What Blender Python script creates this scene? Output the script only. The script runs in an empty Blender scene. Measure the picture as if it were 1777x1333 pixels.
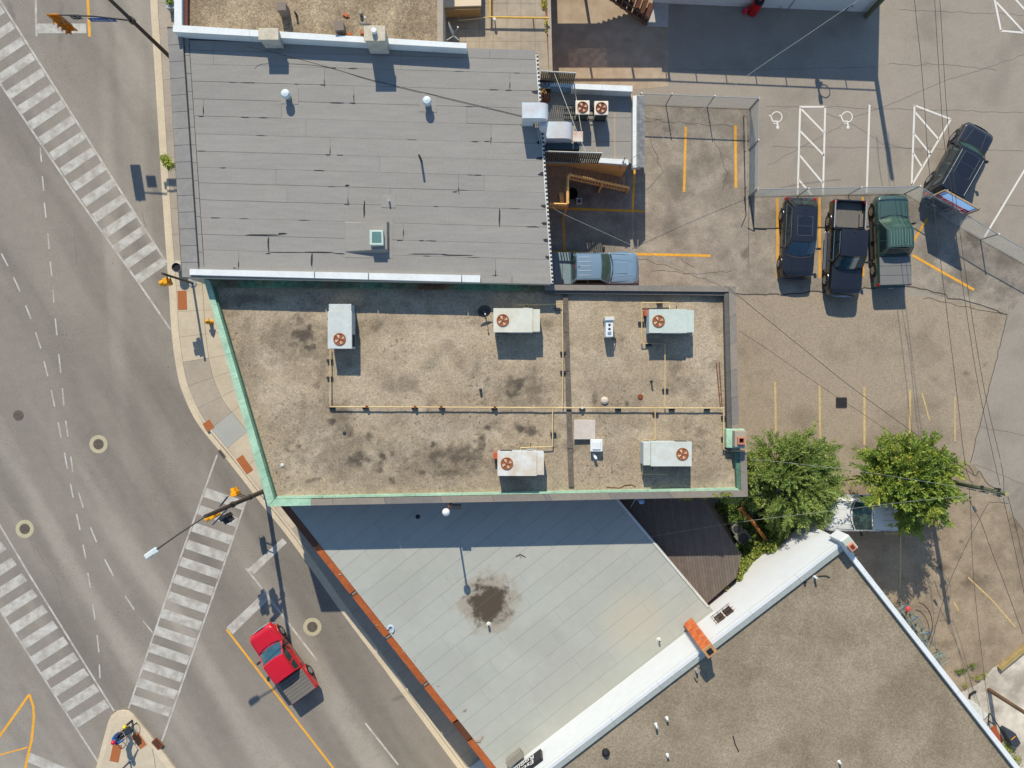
import bpy, bmesh, math, random
import numpy as np
from mathutils import Vector, Matrix

# ------------------------------------------------------------------ scene
scene = bpy.context.scene
rnd = random.Random(7)
R = math.radians
CAM_H = 45.0                 # drone height above the street, metres
FOC = 1255.0                 # focal length in pixels of the 1777 px wide photograph

cam_d = bpy.data.cameras.new('camera')
cam = bpy.data.objects.new('camera', cam_d)
scene.collection.objects.link(cam)
cam.location = (0, 0, CAM_H)
cam.rotation_euler = (0, 0, 0)
cam_d.sensor_width = 36.0
cam_d.lens = 36.0 * FOC / 1777.0
cam_d.clip_end = 2000
scene.camera = cam

SUN_EL = R(38.7)
SUN_DIR = Vector((-0.158 * math.cos(SUN_EL), 0.987 * math.cos(SUN_EL), math.sin(SUN_EL)))
world = bpy.data.worlds.new('World')
scene.world = world
world.use_nodes = True
wn = world.node_tree
bg = wn.nodes['Background']
sky = wn.nodes.new('ShaderNodeTexSky')
sky.sky_type = 'NISHITA'
sky.sun_disc = False
sky.sun_elevation = SUN_EL
sky.sun_rotation = R(-9.1)
sky.air_density = 1.0
sky.dust_density = 0.0
sky.ozone_density = 3.0
wn.links.new(sky.outputs[0], bg.inputs[0])
bg.inputs[1].default_value = 0.155
sun_d = bpy.data.lights.new('sun', 'SUN')
sun_d.energy = 4.5
sun_d.angle = R(0.5)
sun_d.color = (1.0, 0.95, 0.825)
sun = bpy.data.objects.new('sun', sun_d)
scene.collection.objects.link(sun)
sun.location = (0, 0, 60)
sun.rotation_euler = (-SUN_DIR).to_track_quat('-Z', 'Y').to_euler()
vs = scene.view_settings
vs.view_transform = 'Standard'
vs.look = 'None'
vs.gamma = 1
vs.use_curve_mapping = False
vs.exposure = 0.38

# ------------------------------------------------------------------ helpers
COL = scene.collection
ORG = {}


def W(px, py, h=0.0):
    """world point whose plan position was measured at height h"""
    k = (CAM_H - h) / FOC
    return Vector(((px - 888.5) * k, -(py - 666.5) * k, h))


def W2(px, py, h=0.0):
    p = W(px, py, h)
    return (p.x, p.y)


def tag(o, label=None, cat=None, group=None, kind=None):
    if label: o['label'] = label
    if cat: o['category'] = cat
    if group: o['group'] = group
    if kind: o['kind'] = kind
    return o


def thing(name, label, cat, loc=(0, 0, 0), rz=0.0, group=None):
    o = bpy.data.objects.new(name, None)
    COL.objects.link(o)
    o.empty_display_size = 0.2
    o.location = loc
    o.rotation_euler = (0, 0, rz)
    ORG[o] = Vector(loc)
    tag(o, label, cat, group)
    return o


def copy_tree(o, parent=None):
    c = o.copy()
    COL.objects.link(c)
    c.parent = parent
    for ch in list(o.children):
        copy_tree(ch, c)
    return c


class MB:
    def __init__(self):
        self.v = []; self.f = []; self.m = []

    def add(self, verts, faces, mi=0):
        n = len(self.v)
        self.v.extend([tuple(p) for p in verts])
        for f in faces:
            self.f.append([i + n for i in f]); self.m.append(mi)
        return self

    def hexa(self, b, t, mi=0, mtop=None):
        self.add(list(b) + list(t), [(3, 2, 1, 0), (0, 1, 5, 4), (1, 2, 6, 5), (2, 3, 7, 6), (3, 0, 4, 7)], mi)
        n = len(self.v) - 8
        self.f.append([n + 4, n + 5, n + 6, n + 7]); self.m.append(mi if mtop is None else mtop)
        return self

    def box(self, x0, x1, y0, y1, z0, z1, mi=0):
        x0, x1 = min(x0, x1), max(x0, x1); y0, y1 = min(y0, y1), max(y0, y1)
        return self.hexa([(x0, y0, z0), (x1, y0, z0), (x1, y1, z0), (x0, y1, z0)],
                         [(x0, y0, z1), (x1, y0, z1), (x1, y1, z1), (x0, y1, z1)], mi)

    def obox(self, c, size, rz=0, mi=0):
        """oriented box: c = centre of the base"""
        ca, sa = math.cos(rz), math.sin(rz)
        hx, hy = size[0] / 2, size[1] / 2
        p = [(-hx, -hy), (hx, -hy), (hx, hy), (-hx, hy)]
        q = [(c[0] + ca * x - sa * y, c[1] + sa * x + ca * y) for x, y in p]
        return self.hexa([(a, b, c[2]) for a, b in q], [(a, b, c[2] + size[2]) for a, b in q], mi)

    def prism(self, poly, z0, z1, mi=0, mside=None, bottom=False):
        a = sum(poly[i][0] * poly[(i + 1) % len(poly)][1] - poly[(i + 1) % len(poly)][0] * poly[i][1] for i in range(len(poly)))
        if a < 0: poly = poly[::-1]
        n = len(poly); ms = mi if mside is None else mside
        base = len(self.v)
        self.v.extend([(x, y, z0) for x, y in poly] + [(x, y, z1) for x, y in poly])
        self.f.append([base + n + i for i in range(n)]); self.m.append(mi)
        if bottom:
            self.f.append([base + n - 1 - i for i in range(n)]); self.m.append(ms)
        for i in range(n):
            j = (i + 1) % n
            self.f.append([base + i, base + j, base + n + j, base + n + i]); self.m.append(ms)
        return self

    def flat(self, poly, z, mi=0):
        a = sum(poly[i][0] * poly[(i + 1) % len(poly)][1] - poly[(i + 1) % len(poly)][0] * poly[i][1] for i in range(len(poly)))
        if a < 0: poly = poly[::-1]
        return self.add([(x, y, z) for x, y in poly], [tuple(range(len(poly)))], mi)

    def cyl(self, c, r, h, n=12, r2=None, mi=0, mtop=None):
        r2 = r if r2 is None else r2
        b = [(c[0] + r * math.cos(2 * math.pi * i / n), c[1] + r * math.sin(2 * math.pi * i / n), c[2]) for i in range(n)]
        t = [(c[0] + r2 * math.cos(2 * math.pi * i / n), c[1] + r2 * math.sin(2 * math.pi * i / n), c[2] + h) for i in range(n)]
        self.add(b + t, [(i, (i + 1) % n, n + (i + 1) % n, n + i) for i in range(n)] + [tuple(range(n - 1, -1, -1))], mi)
        k = len(self.v) - 2 * n
        self.f.append([k + n + i for i in range(n)]); self.m.append(mi if mtop is None else mtop)
        return self

    def lathe(self, c, prof, n=16, mi=0):
        """prof: list of (r,z)"""
        k = len(prof)
        vs_ = []
        for r, z in prof:
            for i in range(n):
                a = 2 * math.pi * i / n
                vs_.append((c[0] + r * math.cos(a), c[1] + r * math.sin(a), c[2] + z))
        fs = []
        for j in range(k - 1):
            for i in range(n):
                i2 = (i + 1) % n
                fs.append((j * n + i, j * n + i2, (j + 1) * n + i2, (j + 1) * n + i))
        fs.append(tuple((k - 1) * n + i for i in range(n)))
        return self.add(vs_, fs, mi)

    def tube(self, pts, r, n=6, mi=0, r2=None):
        pts = [Vector(p) for p in pts]
        rings = []
        m = len(pts)
        for i, p in enumerate(pts):
            d = (pts[min(i + 1, m - 1)] - pts[max(i - 1, 0)])
            if d.length < 1e-9: d = Vector((0, 0, 1))
            d.normalize()
            up = Vector((0, 0, 1)) if abs(d.z) < 0.9 else Vector((1, 0, 0))
            a = d.cross(up).normalized(); b = d.cross(a).normalized()
            rr = r if r2 is None else r + (r2 - r) * i / max(1, m - 1)
            rings.append([p + a * rr * math.cos(2 * math.pi * k / n) + b * rr * math.sin(2 * math.pi * k / n) for k in range(n)])
        vs_ = [q for ring in rings for q in ring]
        fs = []
        for i in range(m - 1):
            for k in range(n):
                k2 = (k + 1) % n
                fs.append((i * n + k, (i + 1) * n + k, (i + 1) * n + k2, i * n + k2))
        fs.append(tuple(range(n))); fs.append(tuple((m - 1) * n + n - 1 - k for k in range(n)))
        return self.add(vs_, fs, mi)

    def strip(self, pts, w, z, mi=0):
        """flat painted line along 2-D points"""
        m = len(pts)
        L, Rr = [], []
        for i in range(m):
            a = Vector(pts[max(i - 1, 0)][:2]); b = Vector(pts[min(i + 1, m - 1)][:2])
            d = (b - a).normalized(); nn = Vector((-d.y, d.x)) * w / 2
            p = Vector(pts[i][:2])
            L.append(p + nn); Rr.append(p - nn)
        vs_ = [(q.x, q.y, z) for q in L] + [(q.x, q.y, z) for q in Rr]
        return self.add(vs_, [(i, m + i, m + i + 1, i + 1) for i in range(m - 1)], mi)

    def surf(self, fn, nu, nv, mi=0, flip=False):
        vs_ = [fn(i / nu, j / nv) for j in range(nv + 1) for i in range(nu + 1)]
        fs = []
        for j in range(nv):
            for i in range(nu):
                a = j * (nu + 1) + i
                q = (a, a + 1, a + nu + 2, a + nu + 1)
                fs.append(q[::-1] if flip else q)
        return self.add(vs_, fs, mi)

    def build(self, name, mats, parent=None, org=None, smooth=False, bevel=0.0, angle=35):
        if not isinstance(mats, (list, tuple)): mats = [mats]
        if parent is not None and org is None: org = ORG.get(parent, Vector((0, 0, 0)))
        if org is None:
            xs = [p[0] for p in self.v]; ys = [p[1] for p in self.v]; zs = [p[2] for p in self.v]
            org = Vector(((min(xs) + max(xs)) / 2, (min(ys) + max(ys)) / 2, min(zs)))
        org = Vector(org)
        me = bpy.data.meshes.new(name)
        me.from_pydata([(p[0] - org.x, p[1] - org.y, p[2] - org.z) for p in self.v], [], self.f)
        for mm in mats: me.materials.append(mm)
        if len(mats) > 1: me.polygons.foreach_set('material_index', self.m)
        if smooth:
            me.shade_smooth()
            me.set_sharp_from_angle(angle=R(angle))
        me.update()
        o = bpy.data.objects.new(name, me)
        COL.objects.link(o)
        if parent is None:
            o.location = org; ORG[o] = org
        else:
            o.parent = parent; ORG[o] = org
        if bevel > 0:
            b = o.modifiers.new('bevel', 'BEVEL'); b.width = bevel; b.segments = 2; b.limit_method = 'ANGLE'
        return o


LOC = Vector((0, 0, 0))      # org for parts built in the thing's own coordinates


def build_local(mb, name, mats, parent, **kw):
    o = mb.build(name, mats, parent, org=LOC, **kw)
    ORG[o] = LOC
    return o


# ------------------------------------------------------------------ numpy noise for stains and wear
_rs = np.random.RandomState(5)
_LAT = _rs.rand(257, 257)


def vnoise(x, y):
    xi = np.floor(x).astype(int); yi = np.floor(y).astype(int)
    fx = x - xi; fy = y - yi
    fx = fx * fx * (3 - 2 * fx); fy = fy * fy * (3 - 2 * fy)
    g = lambda a, b: _LAT[a % 257, b % 257]
    return (g(xi, yi) * (1 - fx) + g(xi + 1, yi) * fx) * (1 - fy) + (g(xi, yi + 1) * (1 - fx) + g(xi + 1, yi + 1) * fx) * fy


def fbm(x, y, o=4):
    s = 0; a = 0.5; t = 0
    for i in range(o):
        s = s + a * vnoise(x * 2 ** i + 17.3 * i, y * 2 ** i + 9.1 * i); t += a; a *= 0.55
    return s / t


def blobs(x, y, lst, h, warp=0.55):
    """stain mask from measured spots: (px,py,rx,ry,strength[,angle])"""
    out = np.zeros_like(x)
    wx = (fbm(x * 1.7 + 3, y * 1.7) - .5); wy = (fbm(x * 1.7, y * 1.7 + 40) - .5)
    fine = fbm(x * 5, y * 5 + 11, 4)
    grit = np.clip(.25 + 1.5 * fbm(x * 2.3 + 60, y * 2.9 + 21, 5), .35, 1.15)
    for b in lst:
        c = W(b[0], b[1], h); k = (CAM_H - h) / FOC
        dx = x - c.x; dy = y - c.y
        if len(b) > 5:
            ca, sa = math.cos(R(b[5])), math.sin(R(b[5])); dx, dy = dx * ca + dy * sa, -dx * sa + dy * ca
        d = np.sqrt((dx / (b[2] * k) + wx * warp * 2) ** 2 + (dy / (b[3] * k) + wy * warp * 2) ** 2)
        d = d + (fine - .5) * 1.1
        m = np.clip((1.15 - d) / 0.75, 0, 1); m = m * m * (3 - 2 * m)
        out = np.maximum(out, m * b[4] * grit)
    return np.clip(out, 0, 1)


def sheet(name, corners, nu, nv, mat, attrs=None, parent=None, zfn=None):
    """finely divided four-cornered surface; corners world xyz counter-clockwise; attrs {name: fn(x,y)}"""
    A, B, C, D = [np.array(c, float) for c in corners]
    u, v = np.meshgrid(np.linspace(0, 1, nu + 1), np.linspace(0, 1, nv + 1))
    u = u.ravel()[:, None]; v = v.ravel()[:, None]
    P = A * (1 - u) * (1 - v) + B * u * (1 - v) + C * u * v + D * (1 - u) * v
    if zfn is not None: P[:, 2] += zfn(P[:, 0], P[:, 1])
    org = ORG[parent] if parent is not None else Vector((P[:, 0].mean(), P[:, 1].mean(), P[:, 2].min()))
    wx, wy = P[:, 0].copy(), P[:, 1].copy()
    P = P - np.array(org)
    i, j = np.meshgrid(np.arange(nu), np.arange(nv))
    a = (j * (nu + 1) + i).ravel()
    F = np.stack([a, a + 1, a + nu + 2, a + nu + 1], 1)
    me = bpy.data.meshes.new(name)
    me.vertices.add(len(P)); me.vertices.foreach_set('co', P.ravel())
    me.loops.add(F.size); me.loops.foreach_set('vertex_index', F.ravel())
    me.polygons.add(len(F))
    me.polygons.foreach_set('loop_start', np.arange(0, F.size, 4))
    me.polygons.foreach_set('loop_total', np.full(len(F), 4))
    me.materials.append(mat)
    me.update(calc_edges=True)
    me.validate()
    for k, fn in (attrs or {}).items():
        at = me.attributes.new(k, 'FLOAT', 'POINT')
        at.data.foreach_set('value', np.asarray(fn(wx, wy), dtype=np.float32))
    o = bpy.data.objects.new(name, me)
    COL.objects.link(o)
    if parent is None:
        o.location = org
    else:
        o.parent = parent
    ORG[o] = Vector(org)
    return o


# ------------------------------------------------------------------ materials
def srgb(r, g, b):
    f = lambda c: (c / 255) / 12.92 if c / 255 <= .04045 else ((c / 255 + .055) / 1.055) ** 2.4
    return (f(r), f(g), f(b))


MATS = {}


def lit(r, g, b):
    """base colour of a surface that shows as r,g,b in full sun"""
    c = srgb(r, g, b)
    return (c[0] / 1.36, c[1] / 1.41, c[2] / 1.50)


def mat(name, col, layers=((0.35, .10), (2.5, .07), (45, .12)), rough=0.9, spec=0.25, bump=0.0, bscale=40,
        tint=None, tint_amt=0.0, tint_scale=0.25, cells=None, stains=(), metallic=0.0, coat=0.0, coords='world', emit=None,
        transmission=0.0, stretch=None):
    if name in MATS: return MATS[name]
    m = bpy.data.materials.new(name)
    m.use_nodes = True
    nt = m.node_tree; N = nt.nodes; Lk = nt.links
    p = N['Principled BSDF']
    p.inputs['Roughness'].default_value = rough
    p.inputs['Specular IOR Level'].default_value = spec
    p.inputs['Metallic'].default_value = metallic
    if coat: p.inputs['Coat Weight'].default_value = coat; p.inputs['Coat Roughness'].default_value = 0.05
    if transmission: p.inputs['Transmission Weight'].default_value = transmission
    if coords == 'world':
        g = N.new('ShaderNodeNewGeometry'); vec = g.outputs['Position']
    else:
        g = N.new('ShaderNodeTexCoord'); vec = g.outputs['Object']
    if stretch:
        mp = N.new('ShaderNodeMapping'); mp.inputs['Scale'].default_value = stretch[:3]
        if len(stretch) > 3: mp.inputs['Rotation'].default_value = (0, 0, stretch[3])
        Lk.new(vec, mp.inputs['Vector']); vec_s = mp.outputs[0]
    else:
        vec_s = vec

    def mixnode(a, b, fac, typ='MIX'):
        x = N.new('ShaderNodeMix'); x.data_type = 'RGBA'; x.blend_type = typ
        for s, val in ((x.inputs[0], fac), (x.inputs[6], a), (x.inputs[7], b)):
            if hasattr(val, 'links'): Lk.new(val, s)
            else: s.default_value = val if not isinstance(val, tuple) else (*val[:3], 1)
        return x.outputs[2]
    cur = (*col, 1)
    if tint is not None:
        t = N.new('ShaderNodeTexNoise'); t.inputs['Scale'].default_value = tint_scale; t.inputs['Detail'].default_value = 5
        t.inputs['Roughness'].default_value = 0.6
        Lk.new(vec_s, t.inputs['Vector'])
        mr = N.new('ShaderNodeMapRange'); mr.inputs[1].default_value = .40; mr.inputs[2].default_value = .62
        mr.inputs[3].default_value = 0; mr.inputs[4].default_value = tint_amt
        Lk.new(t.outputs[0], mr.inputs[0])
        cur = mixnode(cur, tint, mr.outputs[0])
    val = None
    for sc, amt in layers:
        t = N.new('ShaderNodeTexNoise'); t.inputs['Scale'].default_value = sc
        t.inputs['Detail'].default_value = 4 if sc < 10 else 2
        Lk.new(vec_s if sc < 10 else vec, t.inputs['Vector'])
        mr = N.new('ShaderNodeMapRange'); mr.clamp = False
        mr.inputs[1].default_value = .3; mr.inputs[2].default_value = .7
        mr.inputs[3].default_value = 1 - amt; mr.inputs[4].default_value = 1 + amt
        Lk.new(t.outputs[0], mr.inputs[0])
        if val is None: val = mr.outputs[0]
        else:
            mu = N.new('ShaderNodeMath'); mu.operation = 'MULTIPLY'
            Lk.new(val, mu.inputs[0]); Lk.new(mr.outputs[0], mu.inputs[1]); val = mu.outputs[0]
    if cells:
        for sc, amt in cells:
            t = N.new('ShaderNodeTexVoronoi'); t.inputs['Scale'].default_value = sc
            Lk.new(vec, t.inputs['Vector'])
            sp = N.new('ShaderNodeSeparateColor'); Lk.new(t.outputs['Color'], sp.inputs[0])
            mr = N.new('ShaderNodeMapRange'); mr.inputs[3].default_value = 1 - amt; mr.inputs[4].default_value = 1 + amt
            Lk.new(sp.outputs[0], mr.inputs[0])
            if val is None: val = mr.outputs[0]
            else:
                mu = N.new('ShaderNodeMath'); mu.operation = 'MULTIPLY'
                Lk.new(val, mu.inputs[0]); Lk.new(mr.outputs[0], mu.inputs[1]); val = mu.outputs[0]
    for an, ac, amt in stains:
        at = N.new('ShaderNodeAttribute'); at.attribute_name = an
        mu = N.new('ShaderNodeMath'); mu.operation = 'MULTIPLY'; mu.inputs[1].default_value = amt
        Lk.new(at.outputs['Fac'], mu.inputs[0])
        cur = mixnode(cur, ac, mu.outputs[0])
    if val is not None:
        cc = N.new('ShaderNodeCombineColor')
        for k in range(3): Lk.new(val, cc.inputs[k])
        cur = mixnode(cur, cc.outputs[0], 1.0, 'MULTIPLY')
    if hasattr(cur, 'links'): Lk.new(cur, p.inputs['Base Color'])
    else: p.inputs['Base Color'].default_value = cur
    if bump:
        t = N.new('ShaderNodeTexNoise'); t.inputs['Scale'].default_value = bscale; t.inputs['Detail'].default_value = 3
        Lk.new(vec, t.inputs['Vector'])
        b = N.new('ShaderNodeBump'); b.inputs['Strength'].default_value = bump; b.inputs['Distance'].default_value = 0.02
        Lk.new(t.outputs[0], b.inputs['Height']); Lk.new(b.outputs[0], p.inputs['Normal'])
    if emit:
        p.inputs['Emission Color'].default_value = (*emit, 1); p.inputs['Emission Strength'].default_value = 1
    MATS[name] = m
    return m


def plain(name, col, rough=0.6, **kw):
    kw.setdefault('layers', ((1.3, .05), (9, .05)))
    return mat(name, col, rough=rough, **kw)


M_WHITE = plain('white painted metal', lit(232, 236, 236), .5)
M_WHITE_OLD = mat('weathered white metal', lit(222, 224, 218), layers=((1.2, .06), (6, .05), (30, .05)), rough=.55, tint=lit(190, 165, 140), tint_amt=.25, tint_scale=.9)
M_BLACK = plain('black rubber', (.012, .012, .014), .7)
M_DARK = plain('dark painted steel', (.025, .027, .03), .5)
M_GREYMETAL = plain('galvanised steel', lit(170, 175, 176), .45, metallic=.3)
M_ALU = plain('aluminium', lit(215, 218, 220), .35, metallic=.5)
M_BROWNMETAL = plain('rusty brown steel', lit(128, 72, 45), .8, layers=((3, .2), (20, .2)))
M_YELLOW = plain('signal yellow enamel', lit(250, 172, 20), .45)
M_ORANGE = plain('signal orange enamel', lit(222, 128, 22), .45)
M_RED = plain('red enamel', lit(200, 25, 30), .4)
M_BLUE = plain('sign blue enamel', lit(38, 92, 170), .45)
M_GLASS = plain('dark window glass', (.016, .030, .030), .06, spec=.6, layers=((.8, .2),))
M_TEAL = plain('blue tinted windscreen', (.018, .058, .078), .06, spec=.6, layers=((1.5, .35),), coords='object')
M_GREENGL = plain('green tinted windscreen', (.032, .070, .055), .06, spec=.6, layers=((1.5, .35),), coords='object')
M_TAR = plain('black roofing tar', (.022, .022, .023), .7, layers=((8, .3),))
M_BRICK = mat('brick wall', lit(150, 96, 72), layers=((2, .15), (14, .2)), rough=.9)
M_STUCCO = mat('pale stucco wall', lit(196, 190, 178), rough=.9)
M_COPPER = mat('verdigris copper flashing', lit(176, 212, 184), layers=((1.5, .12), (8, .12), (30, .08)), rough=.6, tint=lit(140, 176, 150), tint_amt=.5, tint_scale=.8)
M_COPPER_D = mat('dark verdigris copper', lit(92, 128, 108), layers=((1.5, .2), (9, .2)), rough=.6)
M_CONCRETE = mat('pale pavement concrete', lit(208, 194, 170), layers=((.6, .07), (5, .05), (45, .10)), rough=.95, tint=lit(186, 172, 150), tint_amt=.5, tint_scale=.5)
M_CONC_OLD = mat('worn grey concrete', lit(176, 164, 148), layers=((.6, .08), (5, .06), (45, .14)), rough=.95)
M_CONC_BLUE = mat('bluish new concrete', lit(178, 178, 172), layers=((.6, .06), (45, .12)), rough=.95)
M_KERB = mat('kerb concrete', lit(214, 198, 172), layers=((.8, .08), (6, .07), (45, .10)), rough=.95)
M_PAINT_W = mat('worn white road paint', lit(204, 200, 192), layers=((.8, .07), (6, .07), (40, .13)), rough=.85, tint=lit(163, 155, 145), tint_amt=.8, tint_scale=1.6)
M_PAINT_W2 = mat('fresh white lot paint', lit(232, 228, 220), layers=((.8, .05), (40, .08)), rough=.8)
M_PAINT_Y = mat('yellow road paint', lit(236, 172, 62), layers=((.8, .08), (5, .10), (40, .12)), rough=.85)
M_PAINT_YP = mat('faded yellow paint', lit(206, 178, 124), layers=((.8, .1), (5, .15), (40, .15)), rough=.85)
M_WOOD = mat('orange stained timber', lit(250, 196, 124), layers=((2, .12), (12, .15)), rough=.75)
M_WOOD_BR = mat('grey brown deck boards', lit(112, 88, 70), layers=((2, .15), (14, .18)), rough=.85)
M_TACTILE = mat('rust red tactile plate', lit(176, 106, 62), layers=((1, .05), (30, .15)), rough=.8)
M_RUBBERG = plain('grey vinyl', (.12, .12, .125), .6)
# ------------------------------------------------------------------ ground, road, lots
def add_specks(m, scale, lo, hi, col, amt, mscale=0.5, mlo=.45, mhi=.65):
    nt = m.node_tree; N = nt.nodes; Lk = nt.links
    p = N['Principled BSDF']
    g = N.new('ShaderNodeNewGeometry')
    t = N.new('ShaderNodeTexNoise'); t.inputs['Scale'].default_value = scale; t.inputs['Detail'].default_value = 2
    Lk.new(g.outputs['Position'], t.inputs['Vector'])
    a = N.new('ShaderNodeMapRange'); a.inputs[1].default_value = lo; a.inputs[2].default_value = hi
    Lk.new(t.outputs[0], a.inputs[0])
    t2 = N.new('ShaderNodeTexNoise'); t2.inputs['Scale'].default_value = mscale; t2.inputs['Detail'].default_value = 3
    Lk.new(g.outputs['Position'], t2.inputs['Vector'])
    b = N.new('ShaderNodeMapRange'); b.inputs[1].default_value = mlo; b.inputs[2].default_value = mhi; b.inputs[4].default_value = amt
    Lk.new(t2.outputs[0], b.inputs[0])
    mu = N.new('ShaderNodeMath'); mu.operation = 'MULTIPLY'
    Lk.new(a.outputs[0], mu.inputs[0]); Lk.new(b.outputs[0], mu.inputs[1])
    x = N.new('ShaderNodeMix'); x.data_type = 'RGBA'
    Lk.new(mu.outputs[0], x.inputs[0])
    src = p.inputs['Base Color'].links[0].from_socket
    Lk.new(src, x.inputs[6]); x.inputs[7].default_value = (*col, 1)
    Lk.new(x.outputs[2], p.inputs['Base Color'])


M_ROAD = mat('weathered road asphalt', lit(145, 137, 127), layers=((.25, .05), (1.6, .04), (28, .09), (70, .09)), rough=.92,
             cells=((16, .06),), stains=(('wear', lit(171, 163, 151), .75), ('dark', lit(98, 92, 85), .75)))
add_specks(M_ROAD, 9, .62, .70, lit(78, 72, 66), .55, .22, .48, .62)
M_LOT = mat('pale lot asphalt', lit(165, 155, 142), layers=((.25, .03), (1.2, .03), (28, .10), (70, .10)), rough=.92, cells=((16, .06),),
            tint=lit(157, 147, 134), tint_amt=.5, tint_scale=.35, stains=(('dark', lit(110, 102, 94), .6),))
M_LOTB = mat('old cracked dark asphalt', lit(168, 157, 142), layers=((.4, .07), (1.8, .10), (9, .08), (40, .16)), rough=.92, cells=((14, .10),),
             tint=lit(138, 128, 116), tint_amt=.8, tint_scale=.55, stains=(('dark', lit(78, 70, 60), .75),))
M_LOTC = mat('brown exposed aggregate asphalt', lit(168, 153, 133), layers=((.3, .03), (1.5, .03), (30, .12), (80, .14)), rough=.92, cells=((15, .14),),
             tint=lit(159, 144, 125), tint_amt=.4, tint_scale=.3, stains=(('dark', lit(104, 90, 74), .7),))
M_LOTE = mat('dirty brown asphalt', lit(166, 149, 127), layers=((.4, .07), (1.6, .07), (10, .06), (40, .14)), rough=.92, cells=((14, .10),),
             tint=lit(140, 124, 105), tint_amt=.8, tint_scale=.6, stains=(('dark', lit(84, 70, 56), .7),))
M_ALLEY = mat('stained alley concrete', lit(186, 168, 146), layers=((.4, .08), (2.0, .10), (40, .12)), rough=.92, tint=lit(160, 138, 114), tint_amt=.6, tint_scale=.8)
M_CRACK = plain('dark crack', lit(84, 77, 70), .95)
M_SEAM = plain('pale asphalt seam', lit(128, 119, 110), .95)

g = MB().flat([(-300, -300), (300, -300), (300, 300), (-300, 300)], -0.06).build('ground', M_ROAD)
tag(g, kind='structure')


def wear_fn(x, y):
    # long polished wheel paths running down the junction
    ca, sa = math.cos(R(-58)), math.sin(R(-58))
    u = x * ca + y * sa; v = -x * sa + y * ca
    a = np.clip((fbm(u * .045, v * .55, 3) - .47) * 4.5, 0, 1)
    u2 = y; v2 = x + .06 * y
    b = np.clip((fbm(u2 * .04 + 5, v2 * .7 + 3, 3) - .5) * 4, 0, 1)
    m = np.clip((-y + 2) / 14, 0, 1)
    return np.clip(a * (.35 + .65 * m) + b * (1 - m) * .6, 0, 1)


def dark_fn(x, y):
    ca, sa = math.cos(R(-58)), math.sin(R(-58))
    u = x * ca + y * sa; v = -x * sa + y * ca
    a = np.clip((fbm(u * .06 + 30, v * .6 + 7, 4) - .53) * 4, 0, 1) * .5
    a = np.maximum(a, blobs(x, y, [(440, 810, 20, 10, .6), (20, 20, 6, 30, .5, 20), (105, 30, 6, 60, .5), (700, 1210, 26, 3, .8, 15),
                                   (640, 1250, 30, 60, .35, 35), (590, 1130, 26, 80, .35, 38)], 0))
    return a


road = sheet('road', [(-48, -37, 0), (4, -37, 0), (4, 37, 0), (-48, 37, 0)], 330, 460, M_ROAD, {'wear': wear_fn, 'dark': dark_fn})
tag(road, kind='structure')
ORG[road] = Vector(road.location)


def lotdark(lst):
    return lambda x, y: np.maximum(blobs(x, y, lst, 0), np.clip((fbm(x * .5 + 9, y * .5, 4) - .56) * 4, 0, 1) * .5)


lot = sheet('parking_lot', [(4.0, -37, -.002), (46, -37, -.002), (46, 37, -.002), (4.0, 37, -.002)], 210, 370, M_LOT,
            {'dark': lotdark([(1590, 65, 9, 5, .5), (1600, 270, 40, 16, .35), (1725, 560, 60, 20, .3), (1770, 900, 50, 80, .5)])})
tag(lot, kind='structure')


def lot_sheet(name, c, z, m, n, dk):
    o = sheet(name, [W(*c[3]).to_2d().to_3d() + Vector((0, 0, z)), W(*c[2]).to_2d().to_3d() + Vector((0, 0, z)),
                     W(*c[1]).to_2d().to_3d() + Vector((0, 0, z)), W(*c[0]).to_2d().to_3d() + Vector((0, 0, z))], n[0], n[1], m, {'dark': lotdark(dk)})
    return tag(o, kind='structure')


lotc = lot_sheet('brown_lot_asphalt', [(1200, 500), (1752, 520), (1684, 806), (1200, 870)], .003, M_LOTC, (130, 90),
                 [(1625, 662, 6, 26, .35, 55), (1675, 646, 6, 5, .8), (1709, 633, 4, 4, .7), (1560, 720, 14, 12, .3), (1600, 780, 30, 16, .3), (1400, 735, 30, 25, .2), (1310, 600, 40, 20, .2)])
lotb = lot_sheet('old_lot_asphalt', [(920, 176), (1301, 189), (1299, 513), (920, 515)], .007, M_LOTB, (110, 90),
                 [(1300, 437, 10, 18, .6, -50), (1265, 310, 12, 26, .6), (1060, 330, 60, 30, .4), (1235, 480, 22, 14, .3), (1225, 290, 18, 16, .4), (1160, 225, 10, 6, .5), (1010, 345, 40, 20, .4)])
lotb2 = lot_sheet('old_lot_asphalt', [(1299, 340), (1570, 336), (1573, 497), (1299, 513)], .007, M_LOTB, (90, 50),
                  [(1420, 400, 80, 40, .25), (1520, 430, 60, 50, .35)])
lotb3 = lot_sheet('old_lot_asphalt', [(1570, 336), (1800, 470), (1752, 547), (1573, 497)], .007, M_LOTB, (70, 40),
                  [(1690, 410, 22, 20, .6), (1680, 480, 50, 20, .45), (1740, 500, 26, 24, .5)])
lote = lot_sheet('dirty_lot_asphalt', [(1380, 842), (1690, 806), (1900, 1080), (1700, 1360)], .003, M_LOTE, (110, 120),
                 [(1690, 1010, 26, 20, .6), (1770, 890, 22, 40, .7), (1640, 985, 14, 8, .5), (1668, 940, 4, 4, .8), (1710, 1000, 4, 4, .8), (1660, 960, 10, 16, .4), (1600, 1150, 20, 14, .4), (1640, 1120, 40, 12, .4)])
alley = lot_sheet('alley_concrete', [(930, -240), (1160, -240), (1160, 150), (930, 172)], .003, M_ALLEY, (50, 80), [(1045, 95, 14, 10, .5), (1070, 130, 20, 6, .3)])
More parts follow.
